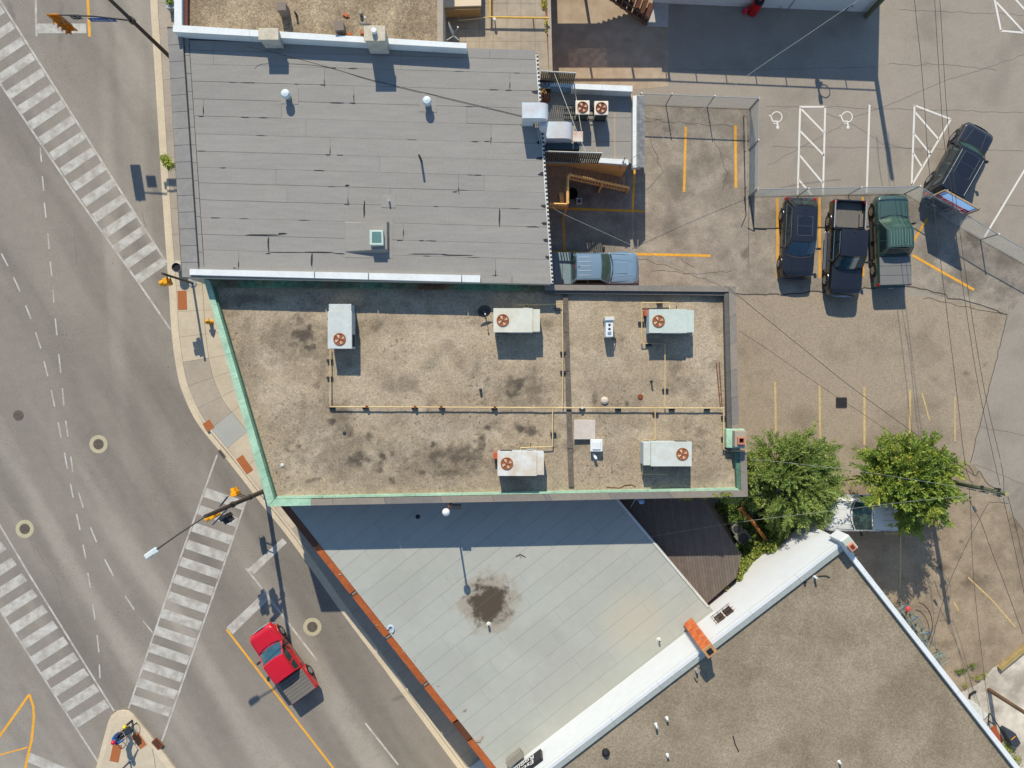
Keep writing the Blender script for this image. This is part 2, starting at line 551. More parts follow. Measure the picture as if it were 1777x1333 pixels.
M_SALT = mat('white stained concrete', lit(222, 214, 200), layers=((.5, .08), (2, .10), (30, .1)), rough=.95, tint=lit(164, 154, 142), tint_amt=.9, tint_scale=.45)
yard = MB().flat([W2(1700, 1185), W2(1722, 1160), W2(1790, 1120), W2(1900, 1400), W2(1720, 1400), W2(1655, 1208)], .009).build('yard_concrete', M_SALT)
tag(yard, kind='structure')


def crack(parent, pts, w=.035, jit=.06, m=None, z=.011, n=10, name='crack'):
    P = [Vector(W2(*p)) for p in pts]
    out = []
    for a, b in zip(P[:-1], P[1:]):
        k = max(2, int((b - a).length / .35))
        for i in range(k):
            out.append(a.lerp(b, i / k) + Vector((rnd.gauss(0, jit), rnd.gauss(0, jit))))
    out.append(P[-1])
    return MB().strip(out, w, z).build(name, m or M_CRACK, parent)


crack(lotb2, [(1278, 510), (1329, 512), (1439, 506), (1510, 500), (1572, 495), (1610, 502), (1648, 515), (1690, 527), (1748, 546)], .07, .05)
crack(lotb2, [(1600, 516), (1650, 528), (1700, 538), (1740, 542)], .03)
for c in ([(930, 212), (1010, 205), (1090, 212), (1150, 208)], [(1117, 205), (1160, 210), (1200, 216), (1280, 218)], [(1100, 445), (1180, 470), (1260, 500)],
          [(1180, 448), (1205, 465)], [(1130, 470), (1210, 476), (1270, 470)], [(1240, 240), (1262, 300), (1255, 330)], [(1130, 240), (1150, 300), (1120, 330)]):
    crack(lotb, c, .025, .05)
for c in ([(1330, 288), (1420, 240), (1480, 205), (1560, 175), (1640, 140), (1700, 122), (1777, 95)], [(1430, 195), (1490, 222), (1530, 250), (1600, 262)],
          [(1170, 120), (1300, 122), (1420, 118), (1520, 116)], [(1330, 184), (1440, 186), (1560, 190), (1777, 195)], [(1340, 255), (1500, 256), (1640, 258), (1777, 262)],
          [(1560, 17), (1640, 20), (1777, 26)], [(1540, 112), (1640, 112), (1730, 122)], [(1735, 355), (1777, 358)], [(1700, 740), (1777, 756)], [(1690, 805), (1777, 840)]):
    crack(lot, c, .022, .03, z=.004, m=M_SEAM)
crack(lotc, [(1748, 548), (1735, 600), (1717, 670), (1700, 740), (1684, 803)], .04, .02, z=.008)
for c in ([(150, 760), (160, 742), (172, 788)], [(58, 945), (78, 975), (100, 1010), (110, 1050)], [(128, 395), (134, 460)], [(196, 1195), (210, 1222)], [(60, 960), (40, 895), (14, 870)],
          [(640, 1236), (660, 1228), (676, 1224)], [(246, 370), (251, 388), (250, 398)]):
    crack(road, c, .03, .03, m=M_SEAM, z=.003)

# ------------------------------------------------------------------ painted markings
def mark(parent, name, poly, m, z=.005):
    return MB().flat([W2(*p) for p in poly], z).build(name, m, parent)


def line(parent, name, pts, w, m, z=.005):
    return MB().strip([W2(*p) for p in pts], w, z).build(name, m, parent)


PX = 1 / 27.89
# crosswalk, upper
for k in range(17):
    lx, ly = 233 - 18.5 * k, 479 - 26.75 * k; rx, ry = 281 - 17.5 * k, 447 - 27.35 * k
    mark(road, 'crosswalk_stripe', [(lx, ly), (rx, ry), (rx + 8.0, ry + 12.6), (lx + 9.2, ly + 13.6)], M_PAINT_W)
line(road, 'crosswalk_edge_line', [(-60, -94), (2.5, 5), (214, 339), (289, 456)], .12, M_PAINT_W, .006)
line(road, 'crosswalk_edge_line', [(-60, 58), (0, 145), (132, 339), (242, 493), (296, 572)], .12, M_PAINT_W, .006)
for k in range(13):
    lx, ly = 358.9 - 10.6 * k, 846.9 + 29.9 * k; rx, ry = 425.5 - 10.6 * k, 869.6 + 29.9 * k
    mark(road, 'crosswalk_stripe', [(lx, ly), (rx, ry), (rx - 6, ry + 15.4), (lx - 6, ly + 15.4)], M_PAINT_W)
line(road, 'crosswalk_edge_line', [(377, 789), (303, 996), (223, 1230)], .11, M_PAINT_W, .006)
line(road, 'crosswalk_edge_line', [(428, 866), (384, 993), (281, 1286)], .11, M_PAINT_W, .006)
for k in range(12):
    lx, ly = 125 - 17.9 * k, 1249 - 27.4 * k; rx, ry = 181 - 17.9 * k, 1214 - 27.4 * k
    mark(road, 'crosswalk_stripe', [(lx, ly), (rx, ry), (rx + 9.6, ry + 13), (lx + 9.6, ly + 14)], M_PAINT_W)
line(road, 'crosswalk_edge_line', [(-40, 846), (0, 912), (50, 996), (198, 1234)], .11, M_PAINT_W, .006)
line(road, 'crosswalk_edge_line', [(-40, 996), (0, 1059), (170, 1322)], .11, M_PAINT_W, .006)
for a in ((70, 256, 72, 281), (73.5, 306, 76, 331), (77, 352, 80, 378), (83, 405, 85.5, 432), (87, 454, 90, 479), (92, 503, 94, 526), (96, 553, 99, 582),
          (102, 614, 105.6, 647), (108.4, 674, 111, 704), (114, 730, 118, 758), (123, 792, 126.5, 819), (136.7, 855, 144.6, 881), (157, 915, 167.6, 941),
          (182, 971, 197, 1000), (217, 1034, 233, 1058), (248, 1077, 265, 1098),
          (2.5, 440, 14, 462), (23.5, 481, 35, 506), (44.6, 530, 54, 554), (62, 577, 71, 605), (76.5, 627, 83, 653), (89, 677, 95, 706), (101, 733, 106, 759.5),
          (112, 785.5, 117, 814), (122.4, 839.6, 127, 863.6), (133, 892, 139, 920), (144, 945, 149, 969), (152.5, 994, 157, 1020), (161, 1049, 165, 1075),
          (168.6, 1102, 171.7, 1132), (172.4, 1153, 173.7, 1177)):
    line(road, 'lane_dash', [a[:2], a[2:]], .09, M_PAINT_W)
line(road, 'lane_line', [(61, -200), (62, 0), (63.5, 63)], .13, M_PAINT_W, .006)
mark(road, 'stop_line', [(65, 41), (150, 41), (150, 58), (65, 58)], M_PAINT_W)
line(road, 'yellow_line', [(151, -200), (152.5, 0), (155.5, 64)], .17, M_PAINT_Y, .006)
line(road, 'yellow_line', [(-60, 1352), (0, 1277), (51, 1205)], .15, M_PAINT_Y)
line(road, 'yellow_line', [(51, 1205), (58, 1226), (59, 1245), (55, 1285), (47, 1318), (36, 1380)], .16, M_PAINT_Y, .006)
line(road, 'yellow_line', [(-40, 1320), (0, 1310), (48, 1297)], .09, M_PAINT_Y)
mark(road, 'stop_line', [(53, 1306), (125, 1337), (118, 1352), (47, 1322)], M_PAINT_W)
mark(road, 'stop_line', [(490, 934), (498, 942), (441, 996), (430, 988)], M_PAINT_W)
line(road, 'lane_line', [(427, 986), (442, 1005), (550, 1146)], .11, M_PAINT_W, .006)
line(road, 'lane_line', [(634, 1255), (691, 1327)], .11, M_PAINT_W)
mark(road, 'stop_line', [(393, 1089), (458, 1028), (466, 1040), (404, 1101)], M_PAINT_W)
line(road, 'yellow_line', [(393, 1092), (478, 1203), (580, 1335), (700, 1490)], .13, M_PAINT_Y, .006)
Z = .013
for p, w in (([(1190, 220), (1187, 333)], .15), ([(1276, 218), (1277, 326)], .16), ([(1349, 344), (1349.5, 482)], .15), ([(1422, 343), (1422.5, 482)], .15),
             ([(1497, 342), (1498, 480)], .13), ([(1584, 420), (1609, 380)], .15), ([(1583, 443), (1690, 503)], .15), ([(1103, 262), (1098, 364)], .15),
             ([(940, 361), (1118, 367)], .15), ([(977, 372), (980, 437)], .14), ([(930, 437), (1233, 444)], .16)):
    line(lotb, 'yellow_stall_line', p, w, M_PAINT_Y, Z)
for p in ([(1345, 663), (1346.5, 755)], [(1422, 668), (1423.5, 776)], [(1500, 672), (1500, 772)], [(1579, 677), (1579, 782)], [(1600, 682), (1613, 730)], [(1657, 687), (1657, 766)]):
    line(lotc, 'faded_stall_line', p, .13 if p[0][0] < 1595 else .08, M_PAINT_YP, .009)
for p in ([(1535, 926), (1563, 926), (1562, 1020)], [(1680, 1002), (1720, 1040), (1762, 1088)], [(1655, 1045), (1664, 1060)]):
    line(lote, 'faded_stall_line', p, .09, M_PAINT_YP, .009)
Zl = .006
for p in ([(1388.5, 186), (1384, 342)], [(1432, 185), (1428, 342)], [(1387, 185.5), (1433, 185.5)], [(1391, 190), (1430, 230)], [(1389, 228), (1430, 270)],
          [(1388, 270), (1428, 318)], [(1386, 312), (1410, 340)], [(1509, 182), (1504, 335)], [(1587, 182), (1582, 322)], [(1587, 183), (1650, 207)], [(1650, 207), (1582, 322)],
          [(1588, 195), (1629, 242)], [(1586, 232), (1615, 268)], [(1585, 266), (1600, 290)], [(1722, -20), (1737, 54)], [(1736, 53.5), (1790, 58)], [(1729, 4), (1777, 56)],
          [(1756, -8), (1790, 30)], [(1784, 285), (1708, 412)]):
    line(lot, 'white_stall_line', p, .115, M_PAINT_W2, Zl)


def wheelchair(px, py):
    mb = MB()
    def P(x, y): return W2(px + x, py + y)
    mb.flat([(W(px + 2.5, py + 13).x + .10 * math.cos(a), W(px + 2.5, py + 13).y + .10 * math.sin(a)) for a in [i * math.pi / 5 for i in range(10)]], .0063)
    arc = [P(1 + 9 * math.cos(a), -5 + 9 * math.sin(a)) for a in [R(-160 + i * 20) for i in range(13)]]
    mb.strip(arc, .07, .0061)
    mb.strip([P(2.5, 12), P(1.8, 2)], .10, .0066)
    mb.strip([P(1.8, 2.5), P(-6, 2.5)], .08, .0069)
    mb.strip([P(-6, 3), P(-10, -8)], .08, .0072)
    mb.strip([P(-10, -8), P(-13, -7)], .07, .0075)
    mb.strip([P(2, 6), P(-5, 6)], .06, .0078)
    return mb.build('wheelchair_symbol', M_PAINT_W2, lot)


wheelchair(1347, 208); wheelchair(1469, 208)

# ------------------------------------------------------------------ kerb, gutter, pavement
KP = [(256, -260), (258, -120), (260.7, 0), (270.4, 153), (281, 330), (288, 432), (293.4, 508), (298.5, 585), (309, 655), (321.5, 693), (339, 729), (362, 760), (393, 797),
      (423.6, 836), (452, 873), (495, 926), (538, 985), (596, 1067), (660, 1152), (690, 1193), (794, 1333), (900, 1475)]


def resample(P, step):
    Q = []
    n = len(P)
    for i in range(n - 1):
        p0, p1, p2, p3 = P[max(i - 1, 0)], P[i], P[i + 1], P[min(i + 2, n - 1)]
        for t in [j / 12 for j in range(12)]:
            Q.append(0.5 * ((2 * p1) + (-p0 + p2) * t + (2 * p0 - 5 * p1 + 4 * p2 - p3) * t * t + (-p0 + 3 * p1 - 3 * p2 + p3) * t ** 3))
    Q.append(P[-1])
    out = [Q[0]]; acc = 0
    for a, b in zip(Q[:-1], Q[1:]):
        d = (b - a).length
        while acc + d >= step:
            t = (step - acc) / d
            a = a.lerp(b, t); out.append(a); d = (b - a).length; acc = 0
        acc += d
    return out


KL = resample([Vector(W2(*p)) for p in KP], .4)
NRM = []
for i in range(len(KL)):
    d = (KL[min(i + 1, len(KL) - 1)] - KL[max(i - 1, 0)]).normalized()
    NRM.append(Vector((-d.y, d.x)))
off = lambda i, o: KL[i] + NRM[i] * o
pave = MB().add([(off(i, .5).x, off(i, .5).y, .10) for i in range(len(KL))] + [(off(i, 9).x, off(i, 9).y, .10) for i in range(len(KL))],
                [(i, i + 1, len(KL) + i + 1, len(KL) + i) for i in range(len(KL) - 1)]).build('pavement', M_CONC_OLD)
tag(pave, kind='structure')
ORG[pave] = Vector(pave.location)
SL = 4
for i in range(0, len(KL) - SL, SL):
    j = i + SL
    rng = range(i, j + 1)
    # gutter pan
    a = [off(k, 0.0) for k in rng]; b = [off(k, .36) for k in rng]
    g0 = MB(); n = len(a)
    g0.add([(p.x, p.y, .006) for p in a] + [(p.x, p.y, -.004 + .004) for p in b], [(k, k + 1, n + k + 1, n + k) for k in range(n - 1)])
    g0.build('gutter_slab', M_KERB, pave)
    k0 = MB()
    prof = [(.36, 0), (.37, .12), (.39, .135), (.52, .135)]
    rows = [[off(k, o) for k in rng] for o, z in prof]
    vs_ = [(p.x, p.y, z) for (o, z), row in zip(prof, rows) for p in row]
    k0.add(vs_, [(r * n + k, r * n + k + 1, (r + 1) * n + k + 1, (r + 1) * n + k) for r in range(3) for k in range(n - 1)])
    k0.build('kerb_stone', M_KERB, pave)
    cy = off(i, 1)
    py_img = 666.5 - cy.y * 27.89
    for (o0, o1) in ((.535, 2.15), (2.17, 3.9), (3.92, 6.0)):
        m = M_CONCRETE
        if o0 < 1 and 590 < py_img < 715: m = M_CONC_OLD
        if o0 < 1 and 715 <= py_img < 752: m = M_CONC_BLUE
        if py_img < 440: m = M_CONC_OLD
        if py_img > 880: m = M_CONC_OLD
        a = [off(k, o0) for k in rng]; b = [off(k, o1) for k in rng]
        # narrow joint at the ends
        d0 = (a[1] - a[0]).normalized() * .012
        a[0] = a[0] + d0; b[0] = b[0] + d0
        s = MB(); dz = rnd.uniform(-.003, .004)
        n = len(a)
        s.add([(p.x, p.y, .135 + dz) for p in a] + [(p.x, p.y, .135 + dz) for p in b] + [(p.x, p.y, .09) for p in a] + [(p.x, p.y, .09) for p in b],
              [(k, k + 1, n + k + 1, n + k) for k in range(n - 1)] + [(k + 1, k, 2 * n + k, 2 * n + k + 1) for k in range(n - 1)] + [(n + k, n + k + 1, 3 * n + k + 1, 3 * n + k) for k in range(n - 1)]
              + [(0, n, 3 * n, 2 * n), (n - 1, 3 * n - 1, 4 * n - 1, 2 * n - 1)])
        s.build('pavement_slab', m, pave)

IS = [(140, 1440), (168, 1333), (182, 1279), (190, 1250), (195, 1240), (204, 1233.5), (214, 1231.5), (224, 1233), (232, 1239), (263, 1276), (306, 1333), (390, 1440)]
isl = MB()
P = [Vector(W2(*p)) for p in IS]
cen = Vector(W2(225, 1360))
isl.prism([tuple(p) for p in P], 0, .12)
isl = isl.build('traffic_island', M_KERB)
tag(isl, kind='structure'); ORG[isl] = Vector(isl.location)
MB().prism([tuple(cen + (p - cen) * s) for p, s in zip(P, [.9, .88, .86, .86, .865, .87, .875, .875, .87, .87, .86, .9])], .115, .128).build('island_slab', M_CONCRETE, isl)
crack(isl, [(266, 1298), (270, 1316), (272, 1340)], .025, .01, z=.132)

M_IRON = plain('cast iron', lit(104, 94, 86), .7, layers=((6, .2), (30, .2)))
M_COLLAR = mat('pale manhole collar', lit(190, 180, 150), layers=((2, .06), (30, .1)), rough=.95)


def manhole(px, py, label, collar=True):
    c = W(px, py, 0)
    t = thing('manhole', label, 'manhole', c, 0, 'manholes in the road')
    def ring(r0, r1, z0, z1):
        return MB().lathe((0, 0, 0), [(r1, 0), (r1, z1), (r0, z1), (r0, z0)], 28)
    if collar: build_local(ring(.32, .57, .004, .008), 'collar', M_COLLAR, t)
    build_local(ring(.27, .33, .006, .011), 'frame', M_IRON, t)
    cv = MB().cyl((0, 0, .002), .268, .007, 24)
    for i in range(-3, 4): cv.box(-.2, .2, i * .06 - .012, i * .06 + .012, .009, .013)
    cv2 = build_local(cv, 'cover', M_IRON, t)
    return t


manhole(171, 771, 'manhole with pale collar right of the double dashed lane lines')
manhole(43, 918, 'manhole with pale collar near the left edge crosswalk')
manhole(542, 1088, 'manhole with pale collar beside the red pickup truck')
manhole(32, 721, 'dark manhole without a pale collar at the left edge', False)


def grate(px, py, sx, sy, rz, label, z, m=M_IRON, bars=6):
    c = W(px, py, 0); c.z = z
    t = thing('drain_grate', label, 'drain', c, rz)
    build_local(MB().box(-sx / 2, sx / 2, -sy / 2, sy / 2, 0, .004), 'sump', M_BLACK, t)
    fr = MB()
    for s in (-1, 1):
        fr.box(-sx / 2, sx / 2, s * sy / 2 - .03, s * sy / 2 + .03, .002, .014); fr.box(s * sx / 2 - .03, s * sx / 2 + .03, -sy / 2 + .03, sy / 2 - .03, .002, .014)
    build_local(fr, 'frame', m, t)
    for i in range(bars):
        y = -sy / 2 + sy * (i + .5) / bars
        build_local(MB().box(-sx / 2 + .03, sx / 2 - .03, y - sy / bars * .22, y + sy / bars * .22, .004, .012), 'bar', m, t)


grate(1460, 699, .64, .62, 0, 'square dark drain grate in the empty parking stalls', .004, plain('dark iron', lit(62, 56, 54), .7))
grate(275, 1289, .62, .42, R(-48), 'rusty kerbside drain grate by the traffic island', .128, M_BROWNMETAL, 4)
grate(385, 788, .55, .16, R(-51), 'narrow kerb drain slot beside the curved gutter', .008, M_IRON, 2)


def tactile(px, py, sx, sy, rz, label, z=.14):
    c = W(px, py, 0); c.z = z
    t = thing('tactile_plate', label, 'tactile plate', c, rz, 'tactile plates at the crossings')
    build_local(MB().box(-sx / 2, sx / 2, -sy / 2, sy / 2, 0, .008), 'plate', M_TACTILE, t)
    d = MB()
    nx, ny = int(sx / .12), int(sy / .12)
    for i in range(nx):
        for j in range(ny):
            d.cyl((-sx / 2 + sx * (i + .5) / nx, -sy / 2 + sy * (j + .5) / ny, .008), .025, .006, 6, .018)
    o = build_local(d, 'domes', M_TACTILE, t); tag(o, kind='stuff')


tactile(318, 521.5, .56, 1.18, R(2), 'rust red tactile plate below the pedestrian signal at crosswalk end')
tactile(363.5, 738.5, .52, .58, R(33), 'small square rust red tactile plate on the curved kerb')
tactile(426, 806, .5, 1.15, R(35), 'rust red tactile plate beside the green roof corner')
tactile(203, 1305, .56, 1.1, R(-12), 'rust red tactile plate on the island below the cyclist', .13)
tactile(243, 1283, .5, 1.0, R(35), 'rust red tactile plate in the cyclist\'s shadow', .13)
# ------------------------------------------------------------------ buildings
def clip(poly, n, d):
    """keep the side of a convex 2-D polygon where n.p >= d"""
    out = []
    for i in range(len(poly)):
        a, b = poly[i], poly[(i + 1) % len(poly)]
        da = a[0] * n[0] + a[1] * n[1] - d; db = b[0] * n[0] + b[1] * n[1] - d
        if da >= 0: out.append(a)
        if (da >= 0) != (db >= 0):
            t = da / (da - db); out.append((a[0] + (b[0] - a[0]) * t, a[1] + (b[1] - a[1]) * t))
    return out


def add_blob(m, cx, cy, r, col, amt, soft=.35, warp=.9, wscale=1.2, fine=6):
    nt = m.node_tree; N = nt.nodes; Lk = nt.links; p = N['Principled BSDF']
    g = N.new('ShaderNodeNewGeometry')
    t = N.new('ShaderNodeTexNoise'); t.inputs['Scale'].default_value = wscale; t.inputs['Detail'].default_value = 6; t.inputs['Roughness'].default_value = .65
    Lk.new(g.outputs['Position'], t.inputs['Vector'])
    s = N.new('ShaderNodeVectorMath'); s.operation = 'SUBTRACT'; s.inputs[1].default_value = (cx, cy, 0)
    mz = N.new('ShaderNodeVectorMath'); mz.operation = 'MULTIPLY'; mz.inputs[1].default_value = (1 / r, 1 / r, 0)
    ln = N.new('ShaderNodeVectorMath'); ln.operation = 'LENGTH'
    Lk.new(g.outputs['Position'], s.inputs[0]); Lk.new(s.outputs[0], mz.inputs[0]); Lk.new(mz.outputs[0], ln.inputs[0])
    ad = N.new('ShaderNodeMath'); ad.operation = 'MULTIPLY_ADD'; ad.inputs[1].default_value = warp; 
    Lk.new(t.outputs[0], ad.inputs[0]); Lk.new(ln.outputs['Value'], ad.inputs[2])
    mr = N.new('ShaderNodeMapRange'); mr.interpolation_type = 'SMOOTHSTEP'
    mr.inputs[1].default_value = 1 + warp * .5 + soft; mr.inputs[2].default_value = 1 + warp * .5 - soft; mr.inputs[3].default_value = 0; mr.inputs[4].default_value = amt
    Lk.new(ad.outputs[0], mr.inputs[0])
    x = N.new('ShaderNodeMix'); x.data_type = 'RGBA'
    Lk.new(mr.outputs[0], x.inputs[0]); Lk.new(p.inputs['Base Color'].links[0].from_socket, x.inputs[6]); x.inputs[7].default_value = (*col, 1)
    Lk.new(x.outputs[2], p.inputs['Base Color'])


def lerp2(a, b, t): return (a[0] + (b[0] - a[0]) * t, a[1] + (b[1] - a[1]) * t)


def coping(parent, O, I, h, z0, z1, ts, m, name='coping_panel', gap=.012, jz=.004):
    """row of separate cap pieces between an outer and an inner edge measured at height h"""
    for a, b in zip(ts[:-1], ts[1:]):
        o0, o1 = W2(*lerp2(O[0], O[1], a), h), W2(*lerp2(O[0], O[1], b), h)
        i0, i1 = W2(*lerp2(I[0], I[1], a), h), W2(*lerp2(I[0], I[1], b), h)
        L = math.dist(o0, o1); e = gap / max(L, .1)
        o1, i1 = lerp2(o0, o1, 1 - e), lerp2(i0, i1, 1 - e)
        mm = m(len(ts)) if callable(m) else m
        MB().prism([o0, o1, i1, i0], z0, z1 + rnd.uniform(-jz, jz)).build(name, mm, parent)


def even(n): return [i / n for i in range(n + 1)]


# ---- upper building with the long grey membrane roof
M_MEMB = [mat('grey roofing membrane %d' % i, tuple(c * s for c in lit(157, 153, 147)), layers=((.5, .05), (3, .05), (14, .05), (60, .10)), rough=.9,
              stretch=(.25, 1.6, 1, R(-1.5))) for i, s in enumerate((1.0, .985, 1.015, .97))]
M_MEMB_D = mat('darker edge membrane', lit(146, 143, 139), layers=((.4, .08), (3, .08), (60, .10)), rough=.9)
HU = 6.95
ub = thing('flat_roof_building', 'long building with grey membrane strip roof and white coping, upper left', 'building', W(620, 290, 0))
MB().prism([W2(292, 47, HU), W2(930, 93, HU), W2(956.5, 492, HU), W2(316, 480, HU)], 0, HU - .04).build('wall', M_STUCCO, ub)
base_poly = [W2(290, 46, HU), W2(931, 92, HU), W2(957.5, 493, HU), W2(315, 481, HU)]
MB().prism(base_poly, HU - .04, HU - .008).build('roof', plain('dark felt', lit(84, 81, 79), .9), ub)
ys = [70, 87, 111, 141, 171.5, 201, 232, 262, 290, 317, 346.5, 377, 406.5, 433, 466]
splits = [[371, 500, 696, 850], [371, 696], [563, 885], [614], [353, 489, 810], [531, 852], [573], [659], [479, 796, 840], [604, 678], [632, 867], [700], [466], [414, 542, 860]]


def xl(y): return 329 + (y - 80) * 26 / 385


def xr(y): return 930 + (y - 95) * 27 / 397


for r in range(len(ys) - 1):
    y0, y1 = ys[r], ys[r + 1]
    sl = lambda x: 17 * (x - 335) / 600
    xs = [xl(y0)] + splits[r] + [xr(y0 + 17)]
    for a, b in zip(xs[:-1], xs[1:]):
        g_ = .2
        j = rnd.uniform(-.5, .5)
        q = [(a + g_, y0 + sl(a) + g_), (b - g_, y0 + sl(b) + g_), (b - g_ + (1.7 if b == xs[-1] else 0), y1 + sl(b) - g_ + j * .5), (a + g_ + (1.7 if a == xs[0] else 0), y1 + sl(a) - g_ + j * .5)]
        MB().prism([W2(*p, HU) for p in q], HU - .008, HU + rnd.uniform(.001, .006)).build('membrane_sheet', rnd.choice(M_MEMB), ub)
# border sheets left, sloped apron of single pieces
for i in range(15):
    y0 = 50 + i * 29.0; y1 = y0 + 28.3
    if i == 14: y1 = 481
    xa0, xb0 = 290 + (y0 - 47) * .0605, 318 + (y0 - 64) * .068
    xa1, xb1 = 290 + (y1 - 47) * .0605, 318 + (y1 - 64) * .068
    b = [W(xa0, y0, HU), W(xb0, y0, HU), W(xb1, y1, HU), W(xa1, y1, HU)]
    mb = MB(); mb.hexa([p + Vector((0, 0, -.05)) for p in b][::-1], [b[3] + Vector((0, 0, .0)), b[2] + Vector((0, 0, .13)), b[1] + Vector((0, 0, .13)), b[0]])
    mb.build('apron_sheet', M_MEMB_D, ub)
for i in range(13):
    y0 = 66 + i * 31; y1 = min(y0 + 30.3, 466)
    q = [(319.5 + (y0 - 64) * .068, y0), (328 + (y0 - 80) * .067, y0), (328 + (y1 - 80) * .067, y1), (319.5 + (y1 - 64) * .068, y1)]
    MB().prism([W2(*p, HU) for p in q], HU - .008, HU + .004).build('membrane_sheet', M_MEMB[1], ub)
for i in range(9):
    a = 345 + i * 68; b = a + 67
    q = [(a, 463.5 + (a - 345) * .019), (min(b, 957), 463.5 + (b - 345) * .019), (min(b, 957), 482 + (b - 345) * .018), (a, 482 + (a - 345) * .018)]
    MB().prism([W2(*p, HU) for p in q], HU - .008, HU + .011).build('membrane_sheet', M_MEMB[i % 3], ub)
sm = MB()
def smear(px, py, L, wd, ang=0):
    c = W(px, py, HU); n = 9; pts = []
    for i in range(n):
        a = 2 * math.pi * i / n; rr = rnd.uniform(.55, 1.15)
        x = math.cos(a) * L / 2 * rr; y = math.sin(a) * wd / 2 * rr
        pts.append((c.x + x * math.cos(ang) - y * math.sin(ang), c.y + x * math.sin(ang) + y * math.cos(ang)))
    sm.flat(pts, HU + .013 + rnd.uniform(0, .002))
for r in range(2, len(ys) - 1):
    for s in splits[r]:
        if rnd.random() < .55:
            y = ys[r] + 17 * (s - 335) / 600
            smear(s, y + rnd.uniform(15, 28), .06, .5, rnd.gauss(0, .05))
            smear(s - rnd.uniform(0, 8), y + 30, .35, .06)
    for k in range(rnd.randint(2, 4)):
        x = rnd.uniform(340, 930)
        smear(x, ys[r] + 17 * (x - 335) / 600, rnd.uniform(.25, .9), rnd.uniform(.03, .07), -.028)
for a in ((541, 453, .12, 1.0), (500, 438, 2.2, .06), (550, 438, 2.0, .09), (740, 441, 2.4, .06), (790, 443, 2.0, .08), (632, 362, .12, .9), (867, 378, .1, 1.0), (466, 424, .1, .9), (455, 408, 2.4, .09), (602, 322, .3, .12), (490, 406, .6, .1)):
    smear(a[0], a[1], a[2], a[3])
for y in (160, 248, 275, 302, 358, 388, 417, 447):
    smear(938 + (y - 250) * .07, y, .55, .22)
tag(sm.build('tar_smears', M_TAR, ub), kind='stuff')
# eave trim on the east side: drip edge with lugs
for i in range(14):
    y0 = 95 + i * 28.4; y1 = y0 + 27.8
    q = [(929 + (y0 - 92) * .068, y0), (933.5 + (y0 - 92) * .068, y0), (933.5 + (y1 - 92) * .068, y1), (929 + (y1 - 92) * .068, y1)]
    MB().prism([W2(*p, HU) for p in q], HU - .10, HU + .02).build('drip_edge', M_WHITE_OLD, ub)
    for k in range(4):
        yy = y0 + 3.5 + k * 7
        c = W(932 + (yy - 92) * .068, yy, HU)
        MB().box(c.x - .05, c.x + .05, c.y - .045, c.y + .045, HU + .021, HU + .04).build('eave_bracket', M_DARK, ub)
# white coping along the lower edge, four lengths
coping(ub, [(329, 467), (835, 478)], [(329, 477), (835, 490)], 7.15, 6.9, 7.15, [0, .43, .615, .935, 1], M_WHITE, gap=.05)
# patches
for (x0, y0, x1, y1) in ((459, 328, 498, 351), (488, 151, 518, 181), (728, 162, 758, 195), (662, 336, 687, 361), (598, 378, 682, 448)):
    MB().prism([W2(x0, y0, HU), W2(x1, y0 + 1, HU), W2(x1, y1, HU), W2(x0, y1 - 1, HU)], HU, HU + .019).build('membrane_patch', M_MEMB[2], ub)

# skylight on its sloping kerb
sk = thing('skylight', 'square glazed skylight on sloping membrane kerb on the grey roof', 'skylight', W(640, 415, HU))
b = [W(599, 439, HU), W(674, 440, HU), W(676, 386, HU), W(598, 384, HU)]
t_ = [W(600.5, 436, HU + .06), W(671.5, 432, HU + .4), W(671, 385, HU + .4), W(599, 387, HU + .06)]
MB().hexa(b, t_).build('kerb', M_MEMB[0], sk)
MB().prism([W2(642, 426, HU + .55), W2(666, 426, HU + .55), W2(665, 400, HU + .55), W2(642, 400, HU + .55)], HU + .3, HU + .66).build('frame', plain('pale green frame', lit(200, 215, 205), .5), sk, bevel=.02)
MB().prism([W2(645.5, 421, HU + .66), W2(662, 421, HU + .66), W2(661.5, 402.5, HU + .66), W2(645.5, 402.5, HU + .66)], HU + .655, HU + .675).build('pane', plain('teal skylight glass', lit(104, 138, 134), .1, spec=.6), sk)


def roof_vent(px, py, h, r, hh, label):
    c = W(px, py, h)
    t = thing('roof_vent', label, 'roof vent', c, 0, 'white mushroom vents on the grey roof')
    build_local(MB().cyl((0, 0, 0), r * .72, hh * .8, 14, mi=0), 'stack', M_GREYMETAL, t, smooth=True)
    build_local(MB().lathe((0, 0, hh * .62), [(r * .8, 0), (r, .04), (r, .2), (r * .8, .27), (r * .3, .30), (.01, .31)], 18), 'cap', plain('pale blue white cap', lit(214, 228, 232), .4), t, smooth=True)


roof_vent(501, 170, HU, .23, .62, 'white mushroom vent on grey roof, left one of two')
roof_vent(743, 182, HU, .23, .62, 'white mushroom vent on grey roof, right one of two')


def pipe_thing(name, label, cat, pts, r, m, n=8, group=None, caps=None):
    o = MB().tube(pts, r, n).build(name, m, smooth=True)
    return tag(o, label, cat, group)


pipe_thing('vent_pipe', 'tall black stack pipe standing on the grey roof', 'pipe', [W(731.5, 280, HU), W(731, 279, HU) + Vector((0, 0, .9))], .06, M_DARK)
pipe_thing('vent_pipe', 'short shiny vent pipe in a square patch on the grey roof', 'pipe', [W(676, 350, HU), W(676, 350, HU) + Vector((0, 0, .3))], .045, M_ALU)

